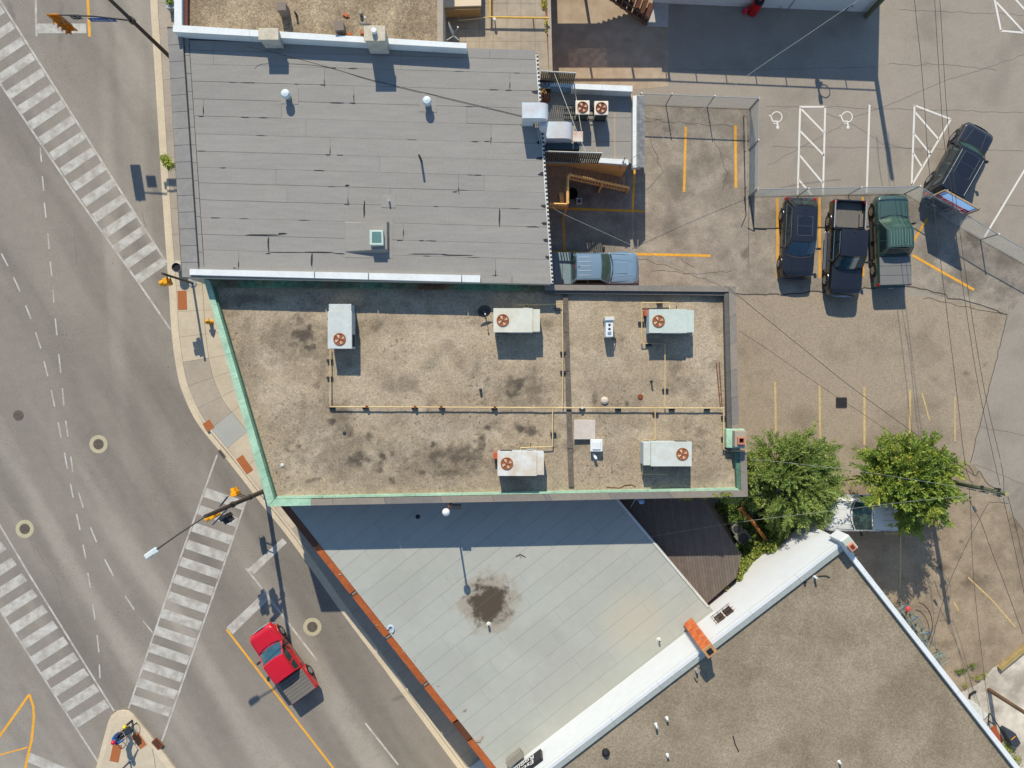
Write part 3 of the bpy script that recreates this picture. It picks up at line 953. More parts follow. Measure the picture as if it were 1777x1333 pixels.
# ---- gravel roofed building above it, with white coping and two stone chimneys
M_GRAV_T = mat('rough brown roof gravel', lit(148, 130, 106), layers=((.5, .10), (2, .12), (12, .18), (50, .22)), rough=.95, cells=((11, .22), (24, .16)), tint=lit(184, 166, 138), tint_amt=.75, tint_scale=.45, bump=.6, bscale=22)
tb = thing('gravel_roof_building', 'gravel roofed building with white coping at the top edge', 'building', W(540, -60, 0))
MB().prism([W2(303, -260, 7.6), W2(303, 50, 7.6), W2(763, 78, 7.6), W2(763, -260, 7.6)], 0, 7.15).build('wall', M_STUCCO, tb)
MB().prism([W2(304, -260, 7.2), W2(304, 52, 7.2), W2(763, 80, 7.2), W2(763, -260, 7.2)], 7.14, 7.2).build('roof', M_GRAV_T, tb)
coping(tb, [(300, 43), (810, 75)], [(300, 55), (810, 84)], 7.6, 6.85, 7.6, [0, .26, .36, .66, .72, 1], M_WHITE)
coping(tb, [(302, -250), (302, 43)], [(315, -250), (315, 44)], 7.6, 7.15, 7.58, even(3), M_WHITE)
coping(tb, [(316, -250), (316, 43)], [(324, -250), (324, 44)], 7.5, 7.15, 7.38, even(2), plain('dark red flashing', lit(104, 60, 50), .7), 'flashing')
coping(tb, [(757, -250), (759, 72)], [(767, -250), (769, 72)], 7.3, 7.0, 7.3, even(2), M_CONC_OLD)
for px, py, w, d, lab, cap in ((467, 61, .95, .55, 'pale stone chimney block on white coping, left one of two', False), (654, 68, 1.0, .72, 'taller stone chimney with white flue pipe on white coping', True)):
    c = W(px, py, 7.9)
    t = thing('chimney', lab, 'chimney', (c.x, c.y, 7.0))
    build_local(MB().box(-w / 2, w / 2, -d / 2, d / 2, 0, .95 if not cap else 1.45), 'shaft', plain('dirty stone', lit(196, 194, 184), .9, layers=((2, .12), (12, .12))), t, bevel=.03)
    build_local(MB().box(-w / 2 - .04, w / 2 + .04, -d / 2 - .03, d / 2 + .03, .952 if not cap else 1.452, 1.03 if not cap else 1.53), 'cap_slab', plain('cap stone', lit(206, 196, 176), .9, layers=((2, .12), (12, .12))), t, bevel=.02)
    if cap: build_local(MB().cyl((.0, .05, 1.53), .13, .25, 12), 'flue', M_WHITE, t, smooth=True)


def roof_box(name, px, py, h, sx, sy, hz, rz, label, cat, m, mt=None, bevel=.02):
    c = W(px, py, h + hz); 
    t = thing(name, label, cat, (c.x, c.y, h), rz)
    build_local(MB().box(-sx / 2, sx / 2, -sy / 2, sy / 2, 0, hz), 'casing', m, t, bevel=bevel)
    build_local(MB().box(-sx / 2 - .02, sx / 2 + .02, -sy / 2 - .02, sy / 2 + .02, hz + .002, hz + .04), 'lid', mt or m, t, bevel=.01)
    return t


M_GREYBROWN = plain('weathered grey box', lit(140, 126, 114), .8)
roof_box('roof_hatch', 488, 11, 7.2, .45, .42, .75, R(3), 'small grey box vent on the top gravel roof, left one', 'roof hatch', M_GREYBROWN)
roof_box('roof_hatch', 588, 45, 7.2, .46, .46, .55, R(5), 'small grey box vent beside the stone chimney', 'roof hatch', M_GREYBROWN)
pipe_thing('vent_pipe', 'small dark stub pipe between the grey box vents', 'pipe', [W(515, 27, 7.2), W(515, 27, 7.2) + Vector((0, 0, .35))], .06, M_DARK)
pipe_thing('vent_pipe', 'pale stub pipe on the top gravel roof near the dish', 'pipe', [W(627, 25, 7.2), W(627, 25, 7.2) + Vector((0, 0, .25))], .09, M_CONC_OLD)
for px, py, s in ((600, 27, .16), (606, 60, .13), (627, 57, .12), (637, 62, .1)):
    mb = MB(); c = W(px, py, 7.2); mb.obox((c.x, c.y, 7.19), (s * 1.6, s, .09), rnd.uniform(0, 3)); mb.obox((c.x + s, c.y - .05, 7.19), (s * .8, s * .6, .06), rnd.uniform(0, 3))
    tag(mb.build('brick_rubble', plain('orange brick', lit(196, 112, 70), .9), bevel=.01), 'broken orange brick piece lying on the top gravel roof', 'brick', 'broken bricks on the top gravel roof')


def dish(px, py, h, mast, rad, rz, tilt, label, m):
    c = W(px, py, h)
    t = thing('satellite_dish', label, 'satellite dish', c, rz)
    build_local(MB().tube([(0, 0, 0), (0, 0, mast), (0, .12, mast + .1)], .03, 8), 'mast', M_GREYMETAL, t, smooth=True)
    mb = MB(); n = 20
    prof = [(rad * k / 5, rad * .22 * (k / 5) ** 2) for k in range(6)]
    vs_ = [(0, 0, 0)]
    for r_, z_ in prof[1:]:
        vs_ += [(r_ * math.cos(2 * math.pi * i / n), r_ * math.sin(2 * math.pi * i / n), z_) for i in range(n)]
    fs = [(0, 1 + i, 1 + (i + 1) % n) for i in range(n)]
    for k in range(4):
        for i in range(n):
            a = 1 + k * n; fs.append((a + i, a + n + i, a + n + (i + 1) % n, a + (i + 1) % n))
    Mx = Matrix.Translation((0, .15, mast + .12)) @ Matrix.Rotation(R(tilt), 4, 'X')
    mb.add([Mx @ Vector(p) for p in vs_], fs)
    o = build_local(mb, 'reflector', m, t, smooth=True)
    sd = o.modifiers.new('thick', 'SOLIDIFY'); sd.thickness = .012
    build_local(MB().tube([Mx @ Vector((0, -rad * .95, rad * .2)), Mx @ Vector((0, -.05, rad * 1.05))], .015, 6), 'feed_arm', M_GREYMETAL, t)
    build_local(MB().cyl(Mx @ Vector((0, -.03, rad * 1.0)), .04, .09, 8), 'receiver', M_WHITE, t)
    return t


dish(638, 48, 7.2, .4, .36, R(180), 70, 'pale satellite dish edge-on beside the stone chimney', M_GREYMETAL)

# ---- low concrete roof with tan air handler
HM = 4.0
M_ROOFC = mat('stained concrete roof slabs', lit(186, 172, 152), layers=((.5, .08), (2.2, .10), (12, .07), (45, .10)), rough=.95, tint=lit(150, 138, 120), tint_amt=.7, tint_scale=.5)
mbd = thing('concrete_roof_building', 'low building with pale concrete slab roof and yellow gas pipe', 'building', W(860, -40, 0))
k4 = (CAM_H - HM) / FOC
MB().prism([W2(735, -260, HM), W2(735, 130, HM), W2(955, 130, HM), W2(943, -260, HM)], 0, HM - .03).build('wall', M_BRICK, mbd)
for i in range(9):
    for j in range(9):
        x0 = 735 + i * 24.2; y0 = -60 + j * 22
        ox = max(0, (y0) * .05)
        q = [(x0, y0), (x0 + 23.8, y0), (x0 + 23.8, y0 + 21.7), (x0, y0 + 21.7)]
        if x0 + 23.8 > 944 + y0 * .03: q = [(x0, y0), (945 + y0 * .06, y0), (945 + (y0 + 21.7) * .06, y0 + 21.7), (x0, y0 + 21.7)]
        MB().prism([W2(*p, HM) for p in q], HM - .04, HM + rnd.uniform(-.004, .004)).build('roof_slab', M_ROOFC, mbd)
coping(mbd, [(943, -250), (953, 125)], [(949, -250), (959, 125)], HM + .1, HM - .2, HM + .10, even(6), M_CONC_OLD)
ac = thing('air_handler', 'tan rooftop air handler by the yellow gas pipe', 'air handler', W(801, -10, HM))
MB().prism([W2(770, -60, 4.9), W2(833, -60, 4.9), W2(833, 16, 4.9), W2(770, 18, 4.9)], HM + .1, 4.9).build('casing', plain('tan sheet metal', lit(186, 148, 102), .6), ac, bevel=.02)
MB().prism([W2(768, -62, 5.0), W2(835, -62, 5.0), W2(835, 10, 5.0), W2(768, 12, 5.0)], 4.902, 5.0).build('top_panel', plain('cream top panel', lit(228, 208, 180), .6), ac, bevel=.015)
c = W(826, 12, 4.6)
MB().box(c.x - .16, c.x + .16, c.y - .03, c.y - .008 + .0, 4.25, 4.75).build('louvre', M_DARK, ac)
MB().prism([W2(772, -55, HM), W2(831, -55, HM), W2(831, 14, HM), W2(772, 14, HM)], HM, HM + .1).build('base', M_DARK, ac)
M_GASY = mat('yellow gas pipe paint', lit(228, 182, 84), layers=((2, .1), (10, .1)), rough=.6)
M_GASO = mat('faded yellow gas pipe', lit(224, 200, 152), layers=((1.2, .08), (8, .12)), rough=.7, tint=lit(204, 168, 110), tint_amt=.5, tint_scale=1.0)
gp = thing('gas_pipe', 'yellow gas pipe crossing the pale concrete roof', 'gas pipe', W(850, 30, HM))
MB().tube([W(850.5, -80, HM + .4), W(850.5, 29, HM + .4)], .055, 8).build('pipe', M_GASY, gp, smooth=True)
MB().tube([W(848, 30, HM + .4), W(953, 31.5, HM + .4)], .055, 8).build('pipe', M_GASY, gp, smooth=True)
MB().tube([W(794, 24, HM + .35), W(796, 36, HM + .3), W(838, 31, HM + .38), W(850, 30, HM + .4)], .03, 8).build('pipe', M_GASO, gp, smooth=True)
for px in (858, 925):
    MB().tube([W(px, 31, HM), W(px, 31, HM + .4)], .035, 6).build('support', M_GREYMETAL, gp)
MB().cyl(W(858, 34, HM + .38), .09, .1, 10).build('regulator', M_WHITE_OLD, gp, smooth=True)
dish(788, 62, HM + 2.6, .5, .42, R(110), 80, 'grey satellite dish on a tripod arm beside the white coping', M_GREYMETAL)
MB_ = MB().tube([W(772, 72, 6.6), W(788, 62, 6.6)], .03, 6).tube([W(796, 70, 6.6), W(788, 62, 6.6)], .03, 6)
tag(MB_.build('dish_tripod', M_GREYMETAL), 'thin grey tripod legs carrying the satellite dish', 'tripod')

# ---- timber balcony and stair behind the alley (its deck lies above the picture edge)
bal = thing('timber_balcony', 'dark timber balcony deck above the alley, just beyond the top edge', 'balcony', (5.2, 25.2, 0))
for i in range(14):
    y = 23.86 + i * .19
    MB().box(1.4, 9.1, y, y + .17, 3.3, 3.4).build('deck_board', M_WOOD_BR, bal)
for x in (1.6, 4.2, 6.8, 9.0):
    MB().box(x - .06, x + .06, 23.9, 24.02, 3.4, 4.05).build('railing_post', M_WOOD_BR, bal)
    MB().box(x - .08, x + .08, 26.2, 26.36, 0, 3.3).build('post', M_WOOD_BR, bal)
MB().box(1.5, 9.08, 23.9, 24.0, 4.05, 4.13).build('handrail', M_WOOD_BR, bal)
st = thing('timber_stair', 'dark brown timber stair with sloping handrail in the alley', 'stair', W(1060, 20, 0))
A0, A1 = W(1000, -44, 2.6), W(1122, 44, 0)
d = (A1 - A0).to_2d(); Ls = d.length; d.normalize(); nrm = Vector((-d.y, d.x))
M_STB = mat('red brown boards', lit(96, 60, 44), layers=((2, .2), (14, .2)), rough=.85)
for i in range(13):
    t = (i + .5) / 13; p = A0.to_2d().lerp(A1.to_2d(), t); z = 2.5 * (1 - t) + .08
    MB().hexa([(*(p - d * .16 - nrm * .02), z - .12), (*(p + d * .16 - nrm * .02), z - .12), (*(p + d * .16 + nrm * 1.3), z - .12), (*(p - d * .16 + nrm * 1.3), z - .12)],
              [(*(p - d * .16 - nrm * .02), z), (*(p + d * .16 - nrm * .02), z), (*(p + d * .16 + nrm * 1.3), z), (*(p - d * .16 + nrm * 1.3), z)]).build('tread', M_STB, st)
MB().tube([(*A0.to_2d(), 3.3), (*A1.to_2d(), .8)], .04, 6).build('handrail', M_WOOD_BR, st)
MB().tube([(*A0.to_2d(), 2.55), (*A1.to_2d(), .1)], .09, 4).build('stringer', M_WOOD_BR, st)
for t in (.3, .62, .95):
    p = A0.to_2d().lerp(A1.to_2d(), t)
    MB().box(p.x - .04, p.x + .04, p.y - .04, p.y + .04, max(0, 2.4 * (1 - t)), 2.5 * (1 - t) + .85).build('post', M_WOOD_BR, st)
pad = MB().prism([W2(1118, 46), W2(1159.5, 48), W2(1160, 2), W2(1134, 2)], 0, .05).build('concrete_pad', mat('pale pad', lit(190, 184, 176), rough=.95), alley)
MB().flat([W2(985, 84), W2(1052, 84), W2(1054, 118), W2(988, 116)], .007).build('pale_patch', mat('light patch', lit(206, 180, 150), layers=((.8, .2), (3, .2), (30, .1)), rough=.95), alley)  # paler quad over the alley floor

# ---- white walled building, upper right
wb = thing('white_wall_building', 'building with plain pale wall at the upper right edge', 'building', W(1330, -60, 0))
MB().prism([W2(1132, 5), W2(1503, 21), W2(1510, -300), W2(1132, -300)], 0, 3.35).build('wall', mat('pale grey paint', lit(226, 228, 224), layers=((.6, .04), (4, .04)), rough=.85), wb)
MB().prism([W2(1130, 6), W2(1504.5, 22.5), W2(1512, -300), W2(1130, -300)], 3.35, 3.48).build('roof_edge', M_DARK, wb)
for i in range(8):
    x, y = 1136 + i * 52, 5.5 + i * 2.25
    MB().tube([W(x, y, 0).to_2d().to_3d() + Vector((0, .06, 3.48)), W(x, y, 0).to_2d().to_3d() + Vector((0, .06, 4.0))], .035, 6).build('railing_post', M_GREYMETAL, wb)
MB().tube([W(1132, 5, 0).to_2d().to_3d() + Vector((0, .06, 4.0)), W(1500, 21, 0).to_2d().to_3d() + Vector((0, .06, 4.0))], .035, 6).build('railing', M_GREYMETAL, wb)
MB().tube([W(1352, 17), W(1352, 17) + Vector((.0, .02, .3))], .02, 6).build('wall_pipe', M_GREYMETAL, wb)
mb = MB(); c = W(1368, 14.2) + Vector((0, -.03, 0))
tag(MB().tube([c, c + Vector((0, -.02, 1.1))], .035, 8).build('wall_pipe', M_GREYMETAL), 'thin grey downpipe fixed to the pale wall', 'pipe')
c = W(1466, 19) + Vector((0, -.04, .1))
tag(MB().tube([c + Vector((0, 0, 0)), c + Vector((0, 0, .5)), c + Vector((.12, 0, .62)), c + Vector((.22, 0, .5))], .03, 8).build('wall_hose', M_DARK), 'bent dark hose end on the pale wall near its corner', 'hose')
an = thing('antenna_mast', 'dark roof antenna with ring frame at the pale building edge', 'antenna', W(1408, 16) + Vector((-.4, .35, 3.48)))
build_local(MB().tube([(0, 0, 0), (0, 0, 1.5)], .06, 8), 'mast', M_DARK, an)
build_local(MB().tube([(.35 + .33 * math.cos(a), 0, .95 + .33 * math.sin(a)) for a in [i * math.pi / 8 for i in range(17)]], .03, 6), 'ring', M_DARK, an)
build_local(MB().cyl((0, 0, .45), .16, .2, 10).cyl((.02, 0, 1.2), .12, .35, 10), 'drum', M_DARK, an, smooth=True)
build_local(MB().box(-.02, .3, -.05, .05, .5, .6), 'bracket', M_DARK, an)
rd = thing('red_drum', 'red upright canister with black lid against the pale wall', 'canister', W(1305, 22))
rd.scale = (1.35, 1.35, 1.35)
build_local(MB().lathe((0, 0, 0), [(.2, 0), (.23, .05), (.23, .85), (.2, .95), (.01, .97)], 18), 'body', M_RED, rd, smooth=True)
build_local(MB().lathe((0, 0, .965), [(.21, 0), (.21, .12), (.17, .15), (.01, .15)], 18), 'lid', M_BLACK, rd, smooth=True)
build_local(MB().cyl((0, 0, 1.12), .07, .03, 12), 'knob', plain('pink red plastic', lit(214, 60, 90), .4), rd)
build_local(MB().obox((-.38, -.02, 0), (.14, .2, .35), R(20)).obox((-.3, 0, .3), (.28, .07, .07), 0), 'side_foot', plain('pink red plastic', lit(214, 60, 90), .4), rd, bevel=.02)
# ---- central building with gravel roof and green copper edge
HC, HP = 5.8, 6.2
M_GRAVEL = mat('tan roof gravel', lit(183, 166, 141), layers=((.5, .06), (2, .07), (10, .11), (45, .16)), rough=.95, cells=((14, .14), (28, .14)), tint=lit(160, 143, 121), tint_amt=.7, tint_scale=.5,
               stains=(('pale', lit(202, 186, 163), .55), ('dark', lit(86, 77, 67), .95)), bump=.5, bscale=25)
add_specks(M_GRAVEL, 6, .60, .68, lit(96, 84, 70), .7, .35, .42, .62)
cb = thing('gravel_roof_building', 'large central building with tan gravel roof and green copper edging', 'building', W(830, 680, 0))
OUT = [(353, 484), (465, 879), (1298, 862), (1296, 783), (1283, 783), (1277, 497)]
MB().prism([W2(*p, HP) for p in [(356, 486), (467, 876), (1296, 860), (1294, 785), (1281, 785), (1275, 499)]], 0, HC - .05).build('wall', M_BRICK, cb)
DK = [(600, 792, 115, 42, .45), (785, 797, 150, 40, .5), (560, 735, 95, 45, .38), (890, 680, 70, 50, .42), (515, 590, 70, 52, .45), (770, 735, 130, 30, .28), (700, 835, 200, 18, .3), (1060, 720, 60, 110, .22), (1200, 820, 70, 30, .3), (430, 640, 30, 110, .25), (528, 580, 30, 26, .95), (537, 568, 9, 8, 1), (543, 600, 8, 10, .9), (520, 560, 7, 7, .9), (510, 600, 18, 12, .7), (652, 566, 16, 12, .65), (590, 735, 34, 40, .5), (577, 732, 12, 15, 1), (606, 748, 16, 14, .75),
      (598, 720, 18, 14, .7), (640, 760, 9, 11, .8), (612, 800, 42, 17, .85, 8), (662, 792, 8, 9, 1), (680, 786, 6, 6, .8), (658, 812, 9, 12, .95), (745, 795, 30, 30, .45), (790, 790, 70, 24, .8), (753, 773, 7, 8, 1), (838, 768, 9, 18, .95),
      (826, 800, 20, 30, .7), (775, 820, 34, 9, .7), (735, 819, 10, 6, .9), (895, 672, 26, 24, .85), (925, 680, 20, 30, .55), (680, 834, 7, 8, .95), (540, 834, 18, 5, .9, 10), (430, 520, 60, 12, .5), (915, 745, 30, 14, .8),
      (905, 743, 8, 8, 1), (845, 742, 8, 6, .9), (518, 774, 6, 5, .8), (505, 783, 8, 4, .6), (1033, 690, 7, 16, .7), (1088, 700, 4, 9, .8), (1190, 735, 16, 14, .35), (1230, 820, 26, 12, .5), (1010, 760, 12, 40, .3), (400, 545, 30, 12, .35),
      (770, 720, 40, 5, .3), (900, 505, 60, 5, .5), (700, 560, 60, 5, .2), (560, 640, 14, 26, .4), (1215, 750, 12, 10, .45), (965, 760, 10, 20, .3), (1250, 650, 6, 40, .3), (550, 668, 10, 10, .6), (845, 660, 6, 6, .6), (440, 600, 10, 60, .25)]
PL = [(480, 690, 60, 40, .7), (545, 735, 16, 14, .9), (500, 800, 40, 20, .6), (560, 815, 12, 12, 1), (535, 812, 8, 12, 1), (640, 690, 60, 60, .5), (720, 640, 80, 50, .4), (705, 780, 16, 20, .8), (600, 840, 40, 8, .8), (770, 840, 50, 8, .5), (800, 750, 40, 10, .6), (655, 733, 6, 6, 1), (460, 560, 20, 30, .5)]


def gdark(x, y):
    base = np.clip((fbm(x * .9 + 4, y * .9 + 2, 5) - .56) * 4, 0, 1) * .5
    edge = np.abs(fbm(x * .55 + 31, y * .8 + 5, 4) - .5)
    base = np.maximum(base, np.clip((.035 - edge) / .035, 0, 1) * .38 * fbm(x * 1.5 + 8, y * 1.5, 3))
    return np.maximum(base, blobs(x, y, DK, HC, .5))


def gpale(x, y):
    a = np.clip((fbm(x * .6 + 70, y * .75 + 40, 5) - .5) * 5, 0, 1) * .8
    return np.maximum(a, blobs(x, y, PL, HC, .5))


sheet('roof', [W(468, 874, HC), W(1290, 858, HC), W(1264, 500, HC), W(360, 488, HC)], 250, 120, M_GRAVEL, {'dark': gdark, 'pale': gpale}, cb,
      zfn=lambda x, y: (fbm(x * 1.2, y * 1.2, 3) - .5) * .05)
M_PANEL = [mat('taupe coping panel %d' % i, lit(*c), layers=((1, .07), (6, .08), (40, .06)), rough=.6) for i, c in enumerate(((142, 133, 124), (134, 128, 122), (150, 140, 128)))]
M_PANEL_D = mat('dark grey flashing and shade', lit(104, 100, 96), layers=((1, .08), (6, .1)), rough=.6)
coping(cb, [(353, 483), (465, 879)], [(364, 487), (475.5, 867)], HP, HC - .3, HP, even(9), M_COPPER)
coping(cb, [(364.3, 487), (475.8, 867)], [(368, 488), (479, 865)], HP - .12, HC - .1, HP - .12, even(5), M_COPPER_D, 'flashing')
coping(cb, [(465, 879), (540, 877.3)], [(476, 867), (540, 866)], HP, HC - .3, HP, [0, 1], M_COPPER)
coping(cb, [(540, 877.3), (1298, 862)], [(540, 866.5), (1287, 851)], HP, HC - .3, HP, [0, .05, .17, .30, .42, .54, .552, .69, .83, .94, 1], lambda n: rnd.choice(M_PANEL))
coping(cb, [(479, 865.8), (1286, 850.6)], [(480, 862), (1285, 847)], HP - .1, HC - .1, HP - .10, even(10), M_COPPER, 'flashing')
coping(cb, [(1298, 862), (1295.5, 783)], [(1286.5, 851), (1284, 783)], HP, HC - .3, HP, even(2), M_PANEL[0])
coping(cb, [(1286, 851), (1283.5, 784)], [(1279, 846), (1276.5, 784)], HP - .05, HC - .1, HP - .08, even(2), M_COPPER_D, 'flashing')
coping(cb, [(1283, 783), (1277, 497)], [(1271, 783), (1265, 505)], HP, HC - .3, HP, even(6), lambda n: rnd.choice(M_PANEL))
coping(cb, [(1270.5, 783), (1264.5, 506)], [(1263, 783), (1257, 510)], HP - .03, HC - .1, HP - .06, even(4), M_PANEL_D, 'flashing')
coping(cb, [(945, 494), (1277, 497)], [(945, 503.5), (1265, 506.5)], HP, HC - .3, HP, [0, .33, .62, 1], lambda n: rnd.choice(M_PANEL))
coping(cb, [(945, 503.8), (1264, 507)], [(945, 509), (1258, 513)], HP - .1, HC - .1, HP - .12, even(3), M_PANEL_D, 'flashing')  # dark strip paints the shadow line along the coping
M_RUSTG = mat('rust streaked shaded copper', lit(96, 140, 112), layers=((.8, .3), (5, .3)), rough=.7, tint=lit(112, 66, 44), tint_amt=.9, tint_scale=.35)  # copper toned down as shade below the white coping, with rust streaks
coping(cb, [(364, 484), (945, 493)], [(366, 497), (945, 504)], HP, HC - .3, HP - .02, even(9), M_RUSTG)
coping(cb, [(977, 510), (987, 846)], [(985.5, 510), (996, 846)], HC + .12, HC - .1, HC + .11, even(5), mat('dark joint felt', lit(112, 104, 95), layers=((1, .2), (7, .25)), rough=.9), 'joint_cover', gap=.03)
# green copper box with terracotta flue at the east edge
cf = thing('chimney', 'green copper clad chimney box with terracotta flue on the east parapet', 'chimney', W(1282, 762, HC))
MB().prism([W2(1263, 745, 6.6), W2(1295, 745, 6.6), W2(1295, 779, 6.6), W2(1263, 778, 6.6)], HC - .2, 6.35).build('copper_base', M_COPPER, cf, bevel=.03)
MB().prism([W2(1276, 748, 6.9), W2(1296, 748, 6.9), W2(1296, 776, 6.9), W2(1276, 776, 6.9)], 6.35, 6.85).build('shaft', M_CONC_OLD, cf, bevel=.02)
cc = W(1287, 765, 7.0)
mb = MB(); s_, i_ = .19, .12
for a in ((-s_, -i_, -s_, s_), (i_, s_, -s_, s_), (-i_, i_, -s_, -i_), (-i_, i_, i_, s_)): mb.box(cc.x + a[0], cc.x + a[1], cc.y + a[2], cc.y + a[3], 6.85, 7.0)
mb.build('flue', plain('terracotta', lit(212, 132, 104), .8), cf)
MB().box(cc.x - i_, cc.x + i_, cc.y - i_, cc.y + i_, 6.85, 6.86).build('flue_hole', M_BLACK, cf)  # black slab in the flue opening

# ---- grey triangular roof
HG = 3.8
M_GREY = mat('light grey roof coating', lit(181, 182, 173), layers=((.3, .035), (2, .03), (30, .05)), rough=.8, spec=.3)
M_GREY2 = mat('light grey roof coating b', lit(178, 180, 171), layers=((.3, .035), (2, .03), (30, .05)), rough=.8, spec=.3)
M_SEAMG = plain('roof seam', lit(156, 156, 150), .9)
gc = W(848, 1045, HG)
for m_ in (M_GREY, M_GREY2):
    add_blob(m_, gc.x, gc.y, 1.6, lit(164, 150, 132), .75, .25, 2.0, 1.3)
    add_blob(m_, gc.x - .03, gc.y, 1.1, lit(80, 69, 56), .97, .3, 2.6, 1.8)
    for bx_, by_, br_ in ((1000, 1190, 2.2), (690, 1040, 1.6), (930, 1110, 1.3), (780, 1170, 1.8)):
        p_ = W(bx_, by_, HG); add_blob(m_, p_.x, p_.y, br_, lit(166, 166, 157), .35, .35, 2.2, .7)
    p_ = W(1098, 1075, HG); add_blob(m_, p_.x, p_.y, 1.6, lit(196, 186, 164), .5, .6, .8, .6)
gb = thing('grey_roof_building', 'wedge shaped building with light grey coated roof and rust red eave', 'building', W(870, 1030, 0))
GP = [(478, 850), (1062, 850), (1229.5, 1051), (870, 1338), (864.5, 1338)]
gpoly = [W2(*p, HG) for p in GP] + [W2(864.5, 1338, HG)]
gpoly = [W2(480, 852, HG), W2(1064, 852, HG), W2(1229, 1051, HG), W2(700, 1480, HG)]
gpoly = [W2(481, 852, HG), W2(1062, 852, HG), W2(1247, 1071, HG), W2(922, 1342, HG), W2(886, 1364, HG)]
MB().prism(gpoly, 0, HG - .02).build('wall', M_BRICK, gb)
MB().prism(gpoly, HG - .02, HG - .006).build('roof', M_SEAMG, gb)
a0, a1 = Vector(W2(985, 1256, HG)), Vector(W2(1229.5, 1062, HG))
dd = (a1 - a0).normalized(); nn = Vector((-dd.y, dd.x))
d0 = a0.dot(nn)
pw = .93
for i in range(-1, 24):
    lo, hi = d0 + i * pw + .008, d0 + (i + 1) * pw - .008
    pl = clip(clip(gpoly, nn, lo), -nn, -hi)
    if len(pl) < 3: continue
    us = [dd.dot(Vector(p)) for p in pl]
    cuts = [min(us) - 1]
    x = min(us) + rnd.uniform(1.5, 5)
    while x < max(us) - .6: cuts.append(x); x += rnd.uniform(4.5, 6.0)
    cuts.append(max(us) + 1)
    for a, b in zip(cuts[:-1], cuts[1:]):
        q = clip(clip(pl, dd, a + .005), -dd, -(b - .005))
        if len(q) >= 3:
            MB().prism(q, HG - .006, HG + rnd.uniform(.000, .005)).build('membrane_sheet', rnd.choice((M_GREY, M_GREY, M_GREY2)), gb)
# rust red sloping eave, single lengths
M_EAVE = mat('rust red eave metal', lit(192, 106, 54), layers=((.8, .12), (5, .14), (20, .1)), rough=.6, tint=lit(150, 74, 38), tint_amt=.6, tint_scale=.8)
M_EAVE_D = mat('dark brown and shaded eave metal', lit(104, 62, 42), layers=((.8, .12), (5, .14)), rough=.6)
e0, e1 = (504, 882), (866, 1339.3)
ed = (Vector(W2(*e1, HG)) - Vector(W2(*e0, HG))).normalized(); en = Vector((ed.y, -ed.x))
if en.x > 0: en = -en
for a, b, m_ in ((-.06, .135, M_EAVE_D), (.137, .31, M_EAVE), (.322, .475, M_EAVE), (.487, .655, M_EAVE), (.668, .80, M_EAVE), (.806, .87, M_EAVE_D), (.875, 1.04, M_EAVE)):  # dark first length paints the shade cast by the taller building
    p, q = Vector(W2(*lerp2(e0, e1, a), HG)), Vector(W2(*lerp2(e0, e1, b), HG))
    p2, q2 = p + en * .40, q + en * .40
    MB().hexa([(*p, HG - .45), (*q, HG - .45), (*q2, HG - .45), (*p2, HG - .45)][::-1], [(*p2, HG - .06), (*q2, HG - .06), (*q, HG + .03), (*p, HG + .03)][::1]).build('eave_panel', m_, gb)
for t in (.316, .481, .661):
    p = Vector(W2(*lerp2(e0, e1, t), HG))
    MB().obox((*(p + en * .17), HG - .4), (.3, .12, .36), math.atan2(en.y, en.x)).build('eave_joint', M_GREYBROWN, gb)
for a, b, m_ in ((.11, .19, M_WHITE_OLD), (.44, .55, M_WHITE_OLD), (.70, .97, M_EAVE_D), (.30, .34, M_DARK), (.36, .40, M_DARK)):
    p, q = Vector(W2(*lerp2(e0, e1, a), HG)) + en * .46, Vector(W2(*lerp2(e0, e1, b), HG)) + en * .46
    MB().hexa([(*p, 2.5), (*q, 2.5), (*(q + en * .07), 2.5), (*(p + en * .07), 2.5)][::-1], [(*(p + en * .07), 3.25), (*(q + en * .07), 3.25), (*q, 3.25), (*p, 3.25)]).build('sign_board', m_, gb)
coping(gb, [(1064, 856), (1231, 1053)], [(1061, 858), (1228, 1055)], HG + .05, HG - .2, HG + .05, even(3), M_WHITE_OLD, 'roof_edge')
# ---- low dark ribbed roof behind it
HB = 3.05
lb = thing('lean_to', 'low lean-to with dark brown ribbed roof beside the ivy', 'lean-to', W(1180, 950, 0))
LP = [W2(1040, 852, HB), W2(1214, 858, HB), W2(1287, 962, HB), W2(1278, 1002, HB), W2(1222, 1052, HB)]
MB().prism(LP, 0, HB - .04).build('wall', M_BRICK, lb)
M_BRN = [mat('dark brown roofing %d' % i, lit(*c), layers=((.5, .08), (3, .1), (30, .12)), rough=.85) for i, c in enumerate(((114, 104, 96), (111, 101, 93), (117, 106, 98)))]
na = Vector((math.cos(R(8)), math.sin(R(8))))
us = [na.dot(Vector(p)) for p in LP]
u = min(us)
while u < max(us):
    q = clip(clip(LP, na, u + .006), -na, -(u + .158))
    if len(q) >= 3: MB().prism(q, HB - .04, HB + rnd.uniform(-.006, .006)).build('roof_rib', rnd.choice(M_BRN), lb)
    u += .164

